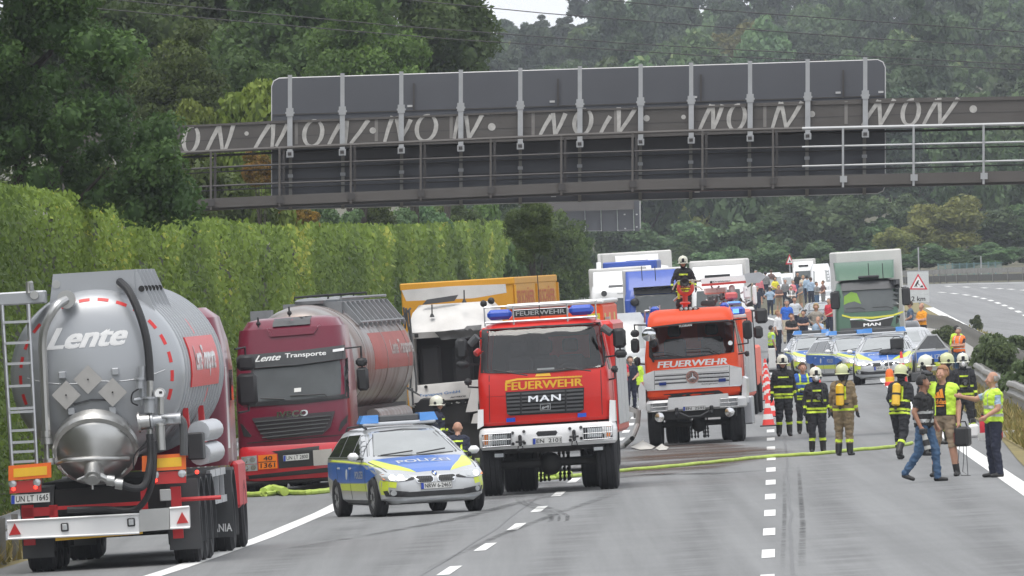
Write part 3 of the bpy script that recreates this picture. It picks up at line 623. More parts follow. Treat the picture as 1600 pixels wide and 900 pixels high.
# scrub growing in the median
for lbl, px, py, wd, h, i in (('low green bush between the rails beside the orange-shirted man', 1476, 548, 58, .95, 1), ('tall weedy bush growing between the rails behind the orange vest', 1556, 606, 88, 1.6, 1), ('weedy bush between the rails at the picture edge', 1604, 640, 84, 1.35, 1), ('thin weed growing through the median edge by the white line', 1528, 520, 22, .8, 1), ('weed tuft beside the man with folded arms', 1586, 566, 50, 1.0, 1)):
 p = G(px, py); rad = wd/2/(FPX/p.y); c = crown_mesh('crown', int(px), 4200, .10, 34, 1.0, .3, .6); c.materials.append(leafmat('weed_leaves', (.07, .10, .045), (.14, .18, .075), (.24, .26, .12)))
 tree('median_bush', 'bush', lbl, c, None, p.x, p.y, p.z, rad, 0.02, 'bushes in the median', 0, h/(2*rad))
# grass tufts along the verges
def tufts(name, xl, xr, y0, y1, n, h, seed, ma):
 g = np.random.default_rng(seed); s = g.random(n); Y = 1/((1/y0)*(1-s)+(1/y1)*s); u = g.random(n); X = np.array([xl(y)+(xr(y)-xl(y))*q for y, q in zip(Y, u)]); Z = np.array([gz(x, y)+.01 for x, y in zip(X, Y)])
 hh = h*g.uniform(.5, 1.5, n); a = g.uniform(0, 6.28, n); w_ = .035*g.uniform(.6, 1.4, n)*(Y/300); lx = g.normal(0, .4, n)*hh; ly = g.normal(0, .4, n)*hh
 V = np.empty((n, 3, 3)); P = np.stack([X, Y, Z], 1); V[:, 0] = P-np.stack([np.cos(a)*w_, np.sin(a)*w_, 0*a], 1); V[:, 1] = P+np.stack([np.cos(a)*w_, np.sin(a)*w_, 0*a], 1); V[:, 2] = P+np.stack([lx, ly, hh], 1)
 return tag(link(name, fast_mesh(name, V.reshape(-1, 3), np.arange(3*n).reshape(n, 3), g.random(n)), ma), 'tufts of dry grass along the verge', 'grass', kind='stuff')
M_STRAW = leafmat('straw', (.14, .14, .04), (.30, .24, .09), (.42, .34, .15), .2)
tufts('grass', lambda y: XE(y)+1.0, lambda y: XS(y)+.25, 230, 950, 9000, .2, 1, M_STRAW); tufts('grass', XW, lambda y: XL(y)-3.2, 215, 500, 5000, .25, 2, M_STRAW); tufts('grass', lambda y: XS(y)+1.9, lambda y: XS(y)+3.2, 260, 900, 2500, .2, 4, M_STRAW)
# ---------------------------------------------------------------- SIGN GANTRY
def gantry():
 Y = 345.; k = FPX/Y; root = empty('sign_gantry', 'brown steel sign gantry with graffiti spanning the motorway, seen from behind', 'gantry')
 W = lambda px, py, dy=0.: (at(px, py, Y).x, Y+dy, at(px, py, Y).z)
 brown = mat('gantry_brown', (.092, .085, .080), .7, var=.22, vs=1.5, bump=.12, bs=6); dark = mat('gantry_dark', (.06, .056, .056), .65, var=.25, vs=2); back = mat('sign_back', (.088, .092, .104), .5, .1, var=.12, vs=1.)
 galv = mat('bright_galv', (.36, .37, .38), .5, .3, var=.15, vs=4); chalk = mat('chalk_paint', (.43, .42, .40), .9, var=.55, vs=7); rimw = mat('rim_white', (.5, .5, .5), .4)
 def bar(name, a, b, t0, t1, y0, y1, ma, kind=None):  # beam from pixel a to b; t0,t1 pixel offsets down
  m = MB(); rings = []
  for p in (a, b): P0, P1 = W(p[0], p[1]+t0), W(p[0], p[1]+t1); rings.append([(P0[0], Y+y0, P0[2]), (P0[0], Y+y1, P0[2]), (P1[0], Y+y1, P1[2]), (P1[0], Y+y0, P1[2])])
  return m.loft(rings).build(name, ma, root, 0)
 # sign panels (between the posts), rim
 posts = [453, 535, 627, 720, 813, 906, 1001, 1080, 1172, 1262, 1352]
 top = lambda x: np.interp(x, [423, 1384], [122, 92.5]); bot = lambda x: np.interp(x, [423, 1384], [327, 301])
 xs = [424]+posts+[1384]
 for i in range(len(xs)-1):
  a, b = xs[i], xs[i+1]; c = MB()
  if i == 0: pl = [(a, top(a)+12), (a+3.5, top(a)+4), (a+11, top(a)), (b, top(b)), (b, bot(b)), (a+11, bot(a)), (a+3, bot(a)-4), (a, bot(a)-12)]
  elif i == len(xs)-2: pl = [(a, top(a)), (b-11, top(b)), (b-3.5, top(b)+4), (b, top(b)+12), (b, bot(b)-12), (b-3, bot(b)-4), (b-11, bot(b)), (a, bot(a))]
  else: pl = [(a, top(a)), (b, top(b)), (b, bot(b)), (a, bot(a))]
  s = .004*((i*7) % 3); q = [W(*p) for p in pl]; c.prism([(p[0], p[2]) for p in q], 'y', Y+.95+s, Y+1.02+s); c.build('sign_panel', back, root, 0)
 rim = [(424, bot(424)-12), (424, top(424)+12), (427, top(424)+4), (435, top(435)), (1373, top(1373)), (1381, top(1384)+4), (1384.5, top(1384)+12), (1384.5, bot(1384)-12), (1381, bot(1384)-3), (1373, bot(1373)), (435, bot(435)), (427, bot(424)-4), (424, bot(424)-12)]
 m = MB(); m.tube([W(*p, .99) for p in rim], .02, 6); m.build('sign_rim', rimw, root)
 for y_ in (.64, .78, .9):   # horizontal seams: thin ribs on the back
  bar('seam', (424, top(424)+205*y_-2), (1384, top(1384)+208*y_-2), 0, 1.4, .93, .96, dark)
 bar('seam', (424, 178), (1384, 148), 0, 2, .93, .96, dark)
 for x in (646, 872, 1096, 1319): bar('cable_duct', (x-1.5, top(x)+14), (x+1.5, top(x)+14), 0, 44, .90, .96, dark)
 for x, y in ((640, 165), (863, 158), (1086, 151), (1311, 144), (1378, 143), (646, 314), (865, 306), (1312, 291), (1377, 290), (1090, 299)): bar('sticker', (x-4, y), (x+4, y-.2), -1.6, 1.6, .935, .95, rimw)
 # posts: upper half stands in front of the beam
 for i, x in enumerate(posts):
  t = top(x); b2 = np.interp(x, [453, 1353], [234, 203])
  bar('post', (x-3.2, t-4), (x+3.2, t-4), 0, 56, -.02, .16, galv); bar('post', (x-4, t+50), (x+4, t+50), 0, b2-t-44, -.12, -.01, M_GALV)
  pa = bar('post', (x-2.6, b2+12), (x+2.6, b2+12), 0, bot(x)-b2-10, .80, .92, M_GALVD)
  br = bar('bracket', (x-5.5, b2+2), (x+5.5, b2+1.7), 0, 10, -.16, .0, galv); 
  m = MB(); P0 = W(x-2, b2+4, -.163); m.box(P0[0]-.02, P0[0]+.06, Y-.168, Y-.160, P0[2]-.07, P0[2]); m.build('hole', dark, br, 0)
  bar('clamp', (x-5.5, t+48), (x+5.5, t+47.8), 0, 13, -.14, .0, galv); bar('clamp', (x-7, t+54), (x+7, t+53.8), 0, 3, -.13, .02, galv)
  bar('clamp', (x-4, b2+38), (x+4, b2+38), 0, 5, .76, .93, galv)
 # top beam (box girder) with its shallow seam and stiffeners
 bt = lambda x: np.interp(x, [90, 250, 423, 1384, 1800], [204.5, 198.5, 189, 153.5, 146]); bb = lambda x: np.interp(x, [90, 250, 423, 1384, 1800], [248, 242, 232, 199, 187])
 m = MB(); rings = []
 for x in (100, 215, 423, 900, 1384, 1900): a, b = W(x, bt(x)), W(x, bb(x)+2); rings.append([(a[0], Y, a[2]), (a[0], Y+.75, a[2]), (b[0], Y+.75, b[2]), (b[0], Y, b[2])])
 m.loft(rings).build('beam', brown, root, 0)
 for x0 in range(215, 1900, 60): bar('beam_seam', (x0, bt(x0)+(bb(x0)-bt(x0))*.56), (x0+60, bt(x0+60)+(bb(x0+60)-bt(x0+60))*.56), 0, 1.0, -.004, .01, dark)
 bar('beam_lip', (215, bt(215)-1), (900, bt(900)-1), 0, 3, -.03, .8, brown); bar('beam_lip', (900, bt(900)-1), (1900, bt(1900)-1), 0, 3, -.03, .8, brown)
 lo = mat('bright_stain', (.2, .19, .18), .8, var=.3)
 for x in (463, 588, 705, 833, 962, 1195, 1322): bar('stiffener', (x-2.5, bt(x)+2), (x+2.5, bt(x)+2), 0, 36, -.006, .01, lo)
 # painted letters
 def stroke(pts, w_=3.0):
  n = len(pts); L = []; Rr = []
  for i, p in enumerate(pts):
   a = Vector(pts[max(i-1, 0)]); b = Vector(pts[min(i+1, n-1)]); t = (b-a).normalized(); nn = Vector((t.y, -t.x))*w_*(.78+.22*math.sin(.55*i+len(pts)))
   L.append((p[0]+nn.x, p[1]+nn.y)); Rr.append((p[0]-nn.x, p[1]-nn.y))
  return L+Rr[::-1]
 def letterN(a, b, c, d, e, f): return [[a, ((a[0]+b[0])/2-.7, (a[1]+b[1])/2), b], [c, ((c[0]+d[0])/2+.5, (c[1]+d[1])/2), d], [e, ((e[0]+f[0])/2+.8, (e[1]+f[1])/2), f]]
 A = lambda u, v: (220+u/3.6, 90+v/3.6); B = lambda u, v: (400+u/2.647, 60+v/2.647); C_ = lambda u, v: (980+u/2.58, 60+v/2.58)
 letters = [letterN(A(145, 420), A(120, 495), A(146, 422), A(140, 450), A(150, 425), A(140, 445)), letterN(A(440, 385), A(370, 525), A(440, 385), A(458, 520), A(522, 375), A(475, 520)), letterN(A(725, 375), A(640, 515), A(745, 375), A(738, 505), A(825, 375), A(760, 500)), letterN(A(1120, 375), A(1055, 495), A(1160, 350), A(1150, 485), A(1280, 350), A(1180, 485)),
  letterN(B(565, 322), B(532, 428), B(580, 322), B(598, 425), B(640, 335), B(605, 405)), letterN(B(840, 320), B(820, 415), B(868, 320), B(880, 415), B(935, 315), B(880, 415)), letterN(B(1222, 318), B(1175, 400), B(1228, 308), B(1236, 400), B(1280, 310), B(1238, 398)), letterN(B(1465, 322), B(1424, 395), B(1500, 285), B(1500, 390), B(1570, 288), B(1502, 390)),
  letterN(C_(340, 267), C_(290, 372), C_(345, 267), C_(345, 372), C_(385, 267), C_(345, 370)), letterN(C_(620, 257), C_(585, 362), C_(620, 257), C_(640, 362), C_(705, 255), C_(640, 360)), letterN(C_(1015, 250), C_(948, 352), C_(1015, 250), C_(1020, 352), C_(1077, 245), C_(1020, 350)), letterN(C_(1250, 247), C_(1195, 347), C_(1258, 240), C_(1260, 347), C_(1335, 240), C_(1260, 345))]
 Os = [(A(282, 460), 11, 20), (A(970, 425), 14, 20), (B(705, 370), 15, 20), (B(1352, 345), 13, 20), (C_(442, 318), 12.5, 20), (C_(1143, 297), 12.5, 20)]
 dots = [(A(595, 427), 3.4), (A(1305, 410), 5), (B(975, 366), 6), (C_(78, 322), 5), (C_(227, 317), 3.6), (C_(745, 305), 5), (C_(1395, 285), 6)]
 def paint(polys):
  m = MB()
  for i, pl in enumerate(polys): q = [W(*p) for p in pl]; m.add([(p[0], Y-.010-.002*i, p[2]) for p in q], poly_tris([(p[0], p[2]) for p in q]))
  m.build('painted_letter', chalk, root, 0)
 for L in letters: paint([stroke(s, 4.2) for s in L])
 for (cx, cy), rx, ry in Os:
  ang = [R(80+340*i/22) for i in range(23)]; paint([stroke([(cx+rx*math.cos(a)-.22*ry*math.sin(a)*-1*.6, cy-ry*math.sin(a)) for a in ang], 3.4)])
 for (cx, cy), r_ in dots: paint([ring_pts(cx, cy, r_, r_, 14)])
 # walkway: floor, kick beam, railing
 kt = lambda x: np.interp(x, [215, 400, 1000, 1600, 1900], [316, 307, 280.5, 267, 260]); kb = lambda x: np.interp(x, [215, 400, 1000, 1600, 1900], [331, 322, 297, 284, 277])
 m = MB(); rings = []
 for x in (215, 400, 700, 1000, 1600, 1900): a, b = W(x, kt(x)), W(x, kb(x)); rings.append([(a[0], Y-.95, a[2]), (a[0], Y-.87, a[2]), (b[0], Y-.87, b[2]), (b[0], Y-.95, b[2])])
 m.loft(rings).build('kick_beam', brown, root, 0)
 m = MB(); rings = []
 for x in (215, 400, 700, 1000, 1600, 1900): b = W(x, kb(x)-1.5); rings.append([(b[0], Y-.86, b[2]), (b[0], Y+.72, b[2]), (b[0], Y+.72, b[2]-.07), (b[0], Y-.86, b[2]-.07)])
 m.loft(rings).build('walkway_floor', dark, root, 0)
 for i, x in enumerate(range(230, 1880, 50)): bar('floor_beam', (x-2, kb(x)), (x+2, kb(x)), 0, 3.5, -.9, .7, dark)
 rl = [([215, 400, 1000, 1600, 1900], [243, 233.5, 207, 194, 188], 2.9), ([215, 400, 1000, 1600, 1900], [269, 259, 236, 222, 215], 1.8), ([215, 400, 1000, 1600, 1900], [297, 288, 267, 251, 245], 1.8)]
 for xs_, ys_, r_ in rl:
  for x0, x1, ma in ((215, 1252, dark if r_ < 2 else brown), (1252, 1900, galv)):
   m = MB(); m.tube([W(x, np.interp(x, xs_, ys_), -.93) for x in np.linspace(x0, x1, 7)], r_/k, 6); m.build('rail', ma, root)
   m = MB(); m.tube([W(x, np.interp(x, xs_, ys_)+6, .76) for x in np.linspace(x0, x1, 7)], r_*.7/k, 6); m.build('rail', dark, root)
 for x in (333, 440, 551, 660, 769, 879, 990, 1099, 1209, 1318, 1428, 1537, 1646, 1756):
  lt = x > 1250; ma = galv if lt else brown; y0 = np.interp(x, rl[0][0], rl[0][1])
  bar('rail_post', (x-4, y0), (x-.6, y0), 0, kb(x)-y0+3, -.99, -.9, ma)
  if not lt: bar('rail_post', (x+2, y0+3), (x+6, y0+3), 0, kb(x)-y0-1, -.72, -.66, dark)
  bar('foot_plate', (x-7, kt(x)+2), (x+4, kt(x)+2), 0, 10, -1.0, -.94, galv if lt else dark)
 # legs beyond the tree and in the median
 for x, z1 in ((118, bb(118)), (1840, bb(1840))):
  a = W(x, z1); g0 = gz(a[0], Y); m = MB(); m.box(a[0]-.3, a[0]+.3, Y+.02, Y+.72, g0-.2, a[2]+.02); m.build('leg', brown, root, 0)
gantry()
def far_gantry():
 Y = 960.; root = empty('sign_gantry', 'small distant sign gantry hanging below the big one, seen from behind', 'gantry'); W = lambda px, py: at(px, py, Y)
 back = MATS['sign_back']; brown = MATS['gantry_brown']; galv = MATS['bright_galv']
 def q(name, x0, y0, x1, y1, d0, d1, ma):
  a, b = W(x0, y0), W(x1, y1); m = MB(); m.box(a.x, b.x, Y+d0, Y+d1, b.z, a.z); return m.build(name, ma, root, 0)
 xs = [880, 914, 939, 964.5, 990, 1000]
 for i in range(5): q('sign_panel', xs[i], 296, xs[i+1], 361, .7+.01*(i % 2), .78+.01*(i % 2), back)
 for x in xs[1:5]: q('post', x-1.2, 310, x+1.2, 360.5, .3, .69, galv)
 q('beam', 740, 319, 991, 327, -.1, .28, brown)
 m = MB(); m.tube([W(905, 361)+Vector((0, .74, 0)), W(998, 359)+Vector((0, .74, 0)), W(1000.5, 356)+Vector((0, .74, 0)), W(1000, 296)+Vector((0, .74, 0))], .035, 5); m.build('sign_rim', MATS['rim_white'], root)
 for x, y in ((952, 319.5), (976, 335), (995, 335), (995, 354.5), (977, 357)): q('sticker', x-1.4, y-1, x+1.4, y+1, .64, .69, MATS['rim_white'])
 a = W(744, 326); m = MB(); m.box(a.x-.25, a.x+.25, Y-.08, Y+.27, gz(a.x, Y), a.z); m.build('leg', brown, root, 0)
far_gantry()
# power lines crossing high behind
M_WIRE = mat('wire', (.02, .02, .022), .5)
for lbl, pts in (('lowest overhead wire crossing the wooded hill', [(60, 6), (159, 14), (520, 46), (710, 61.5), (980, 79), (1100, 87), (1600, 109), (1700, 113)]), ('second overhead wire from below, close to the lowest', [(60, -12), (182, 0), (467, 26), (620, 40.5), (710, 47), (980, 68), (1100, 75), (1600, 101), (1700, 105)]), ('overhead wire crossing the patch of sky', [(560, -9), (638, 0), (854, 21), (1100, 40.5), (1356, 60), (1600, 74), (1700, 79)]), ('topmost overhead wire at the upper right', [(860, -8), (941, 0), (1100, 14.4), (1356, 33), (1600, 50), (1700, 56)])):
 m = MB(); m.tube([at(a, b, 480) for a, b in pts], .0145, 5); tag(m.build('power_line', M_WIRE), lbl, 'power line', 'overhead wires')
# ---------------------------------------------------------------- VEHICLES
M_TYRE_ = mat('tyre', (.022, .022, .024), .85, var=.3, vs=5, bump=.3, bs=20); M_BLK = mat('black_plastic', (.02, .02, .022), .55, var=.2); M_GRY = mat('grey_plastic', (.08, .082, .085), .6)
M_DKM = mat('dark_chassis', (.028, .027, .026), .7, var=.4, vs=3); M_CHR = mat('chrome', (.75, .76, .77), .15, 1.); M_ALU = mat('aluminium', (.52, .53, .55), .35, .8, var=.15)
M_WHT = mat('white_lacquer', (.81, .81, .81), .3, coat=.4, var=.05); M_RED = mat('fire_red', (.56, .018, .012), .36, spec=.35, coat=.2, var=.06, vs=2); M_ORG = mat('luminous_red', (.85, .085, .02), .45, coat=.08, spec=.25, var=.05)
M_BLU = mat('blue_lens', (.02, .09, .55), .12, coat=.6); M_BLUL = mat('blue_lens_lit', (.16, .45, .95), .12, emit=.9); M_YEL = mat('yellow_film', (.75, .42, .02), .45); M_AMB = mat('amber_lens', (.75, .22, .02), .2, coat=.5)
M_LENS = mat('lamp_glass', (.55, .57, .58), .12, .5, coat=.6); M_LIT = mat('lit_headlamp', (1, .93, .8), .2, emit=2.2); M_RLIT = mat('lit_tail_lamp', (1., .05, .03), .2, emit=1.6); M_RLENS = mat('red_lens', (.5, .02, .02), .15, coat=.6)
M_PLATE = mat('number_plate', (.72, .72, .70), .45, var=.05); M_INK = mat('black_ink', (.015, .015, .015), .6); M_EUB = mat('plate_blue', (.02, .06, .4), .5); M_INT = mat('cab_interior', (.03, .03, .032), .8); M_SEAT = mat('seat_fabric', (.05, .05, .055), .9)
M_WS = glass('windscreen', (.66, .70, .70), .2); M_DG = glass('dark_glass', (.12, .13, .14), .35); M_MIR = mat('mirror_glass', (.3, .32, .33), .04, 1.); M_RIM = mat('steel_rim', (.35, .36, .37), .45, .6); M_DARKGL = mat('black_glass', (.012, .014, .016), .05, spec=.8, coat=.3)
def wheel(root, x, y, r, w_, rim=None, name='wheel', dual=0., spokes=0, n=30):
 m = MB(); h = w_/2
 def ring(xo):
  prof = [(r*.58, -h*.8), (r*.66, -h), (r*.9, -h), (r*.975, -h*.82)]
  for g in (-.5, 0, .5): prof += [(r, h*(g-.3)), (r, h*(g-.06)), (r*.97, h*(g-.05)), (r*.97, h*(g+.05)), (r, h*(g+.06))]
  prof += [(r, h*.8), (r*.975, h*.82), (r*.9, h), (r*.66, h), (r*.58, h*.8)]; m.lathe(prof, (x+xo, y, r), (1, 0, 0), n)
 ring(0)
 if dual: ring(dual)
 t = m.build(name, M_TYRE_, root, 30); s = 1 if x > 0 else -1
 q = MB(); xo = x+s*h*.72
 q.lathe([(.02, 0.0), (r*.2, 0.0), (r*.24, -.03), (r*.3, -.05), (r*.46, -.05 if not spokes else -.02), (r*.56, .0), (r*.6, .01), (r*.6, -.06)], (xo, y, r), (s, 0, 0), 24)
 if spokes:
  for k in range(spokes):
   a = 2*math.pi*k/spokes; c, s_ = math.cos(a), math.sin(a); b = len(q.v)
   q.add([(xo+s*d, y+c*rr-s_*wd, r+s_*rr+c*wd) for rr, wd0 in ((r*.2, .035), (r*.57, .045)) for wd in (-wd0, wd0) for d in (.012, -.03)], [(0, 2, 6, 4), (1, 5, 7, 3), (0, 4, 5, 1), (2, 3, 7, 6)])
 else:
  for k in range(10): a = 2*math.pi*k/10; q.cyl((xo-s*.05, y+r*.36*math.cos(a), r+r*.36*math.sin(a)), (xo+s*.0, y+r*.36*math.cos(a), r+r*.36*math.sin(a)), .018, 6)
 q.build('rim', rim or M_RIM, t, 30); return t
def rr_ring(z, w_, yf, yb, rc, bow=0., nf=7, n=4, rb=None):
 """rounded plan section of a cab at height z"""
 rb = rc if rb is None else rb; out = []
 def arc(cx, cy, r, a0, a1): return [(cx+r*math.cos(R(a0+(a1-a0)*k/n)), cy+r*math.sin(R(a0+(a1-a0)*k/n))) for k in range(n+1)]
 p = arc(-w_+rc, yf+rc, rc, 180, 270)+[(-w_+rc+(2*(w_-rc))*k/(nf+1), yf) for k in range(1, nf+1)]+arc(w_-rc, yf+rc, rc, 270, 360)+arc(w_-rb, yb-rb, rb, 0, 90)+arc(-w_+rb, yb-rb, rb, 90, 180)
 return [(x, y+bow*(x/w_)**2*(1 if y < (yf+yb)/2 else 0), z) for x, y in p]
def shell(levels): m = MB(); m.loft([rr_ring(*l) for l in levels]); return m
def plate(root, quad, bvh, text, ma_bg=None, strip=True, fall=0., sp=1.0, axis='y-', name='number_plate'):
 p = patch(name, list(quad), bvh, ma_bg or M_PLATE, root, axis, .012, .014, .3, fall)
 a, b, c, d = [Vector(q) for q in quad]
 def uv(u0, u1, v0, v1): f = lambda u, v: tuple((a*(1-u)+b*u)*(1-v)+(d*(1-u)+c*u)*v); return (f(u0, v0), f(u1, v0), f(u1, v1), f(u0, v1))
 bw = MB(); pb = bvh_of(p)
 for u0, u1, v0, v1 in ((0, 1, 0, .05), (0, 1, .95, 1), (0, .012, .05, .95), (.988, 1, .05, .95)):
  q = lay(list(uv(u0, u1, v0, v1)), [(0, 1, 2), (0, 2, 3)], pb, axis, .003, .3, 0, fall); bw.add(q.v, q.f)
 bw.build('plate_border', M_INK, p, 0)
 if strip: patch('euro_strip', list(uv(.015, .1, .06, .94)), pb, M_EUB, p, axis, .001, .002, .3, fall)
 letter('plate_lettering', text, uv(.13 if strip else .05, .96, .2, .82), pb, M_INK, p, axis, .012, 0, .004, 0, sp, fall); return p
def slats(name, quad, n, root, bvh, ma, frac=.55, off=.01, thick=.025, fall=0., axis='y-', vert=False):
 a, b, c, d = [Vector(q) for q in quad]; f = lambda u, v: tuple((a*(1-u)+b*u)*(1-v)+(d*(1-u)+c*u)*v)
 for k in range(n):
  v0, v1 = (k+.5-frac/2)/n, (k+.5+frac/2)/n
  pl = [f(0, v0), f(1, v0), f(1, v1), f(0, v1)] if not vert else [f(v0, 0), f(v1, 0), f(v1, 1), f(v0, 1)]
  patch(name, pl, bvh, ma, root, axis, off, thick, .6, fall)
def lampgrid(name, T, corner, lampc, amb, root, bvh, fall, mesh_bars=14):
 """square headlamp unit behind a wire guard"""
 q = T.quad(*corner); h = patch(name, list(q), bvh, M_BLK, root, 'y-', .004, .02, .4, fall); hb = bvh_of(h)
 patch('lamp', list(T.quad(*lampc)), hb, M_LENS, h, 'y-', .002, .02, .3, fall)
 if amb: patch('indicator', list(T.quad(*amb)), hb, M_AMB, h, 'y-', .002, .02, .3, fall)
 a, b, c, d = [Vector(k) for k in q]; f = lambda u, v: (a*(1-u)+b*u)*(1-v)+(d*(1-u)+c*u)*v; m = MB(); y = min(v.co.y for v in h.data.vertices)-.045
 for k in range(mesh_bars+1): u = k/mesh_bars; p0, p1 = f(u, .04), f(u, .96); m.tube([(p0.x, y, p0.y), (p1.x, y, p1.y)], .006, 4)
 for v in (.04, .5, .96): p0, p1 = f(0, v), f(1, v); m.tube([(p0.x, y, p0.y), (p1.x, y, p1.y)], .008, 4)
 m.build('lamp_guard', M_ALU, h); return h
def mirror(root, c, sx, sz, arm_from, name='mirror', back=True, ma=None):
 m = MB(); m.box(c[0]-sx, c[0]+sx, c[1]-.08, c[1]+.06, c[2]-sz, c[2]+sz, .05); o = m.build(name, ma or M_BLK, root, 40)
 if arm_from:
  a = MB()
  for p in arm_from: a.tube([p, (c[0], c[1]-.02, p[2]+.02), (c[0], c[1], c[2])], .018, 6)
  a.build('mirror_arm', M_BLK, o)
 g = MB(); g.box(c[0]-sx*.8, c[0]+sx*.8, c[1]+.061, c[1]+.066, c[2]-sz*.85, c[2]+sz*.85); g.build('mirror_glass', M_MIR, o, 0); return o
def wiper(root, pts, y):
 m = MB(); m.tube([(x, y, z) for x, z in pts], .012, 5); return m.build('wiper', M_BLK, root)
def cab_inside(root, w_, yf, yb, z0, z1, zd, seatcol=None, wheel_x=.4, seats=(-.45, .45), backcol=None):
 m = MB(); m.box(-w_, w_, yf, yf+.5, z0, zd, .08); d = m.build('dashboard', M_INT, root)
 s = MB(); s.lathe([(.2, -.012), (.225, 0), (.2, .012), (.185, 0)], (wheel_x, yf+.55, zd+.08), (0, -.75, .65), 20); s.tube([(wheel_x-.19, yf+.55, zd+.08), (wheel_x+.19, yf+.55, zd+.08)], .02, 6); s.tube([(wheel_x, yf+.55, zd+.08), (wheel_x, yf+.4, zd-.1)], .03, 6); s.build('steering_wheel', M_BLK, root)
 for x in seats:
  s = MB(); s.box(x-.24, x+.24, yf+1.15, yf+1.3, zd-.35, zd+.38, .06); s.box(x-.14, x+.14, yf+1.17, yf+1.27, zd+.42, zd+.66, .05); s.box(x-.24, x+.24, yf+.7, yf+1.2, zd-.4, zd-.25, .05); s.build('seat', seatcol or M_SEAT, root)
 if backcol: m = MB(); m.box(-w_*.97, w_*.97, yb-.08, yb-.05, zd-.4, z1-.05); m.build('rear_wall', M_INT, root); m = MB(); m.box(.05, w_*.75, yb-.12, yb-.085, zd+.3, z1-.2); m.build('rear_panel', backcol, root)
def pane(name, poly, bvh, ma, parent, axis='y-', off=-.01): return lay(poly, poly_tris(poly), bvh, axis, off, .25).build(name, ma, parent, 60)
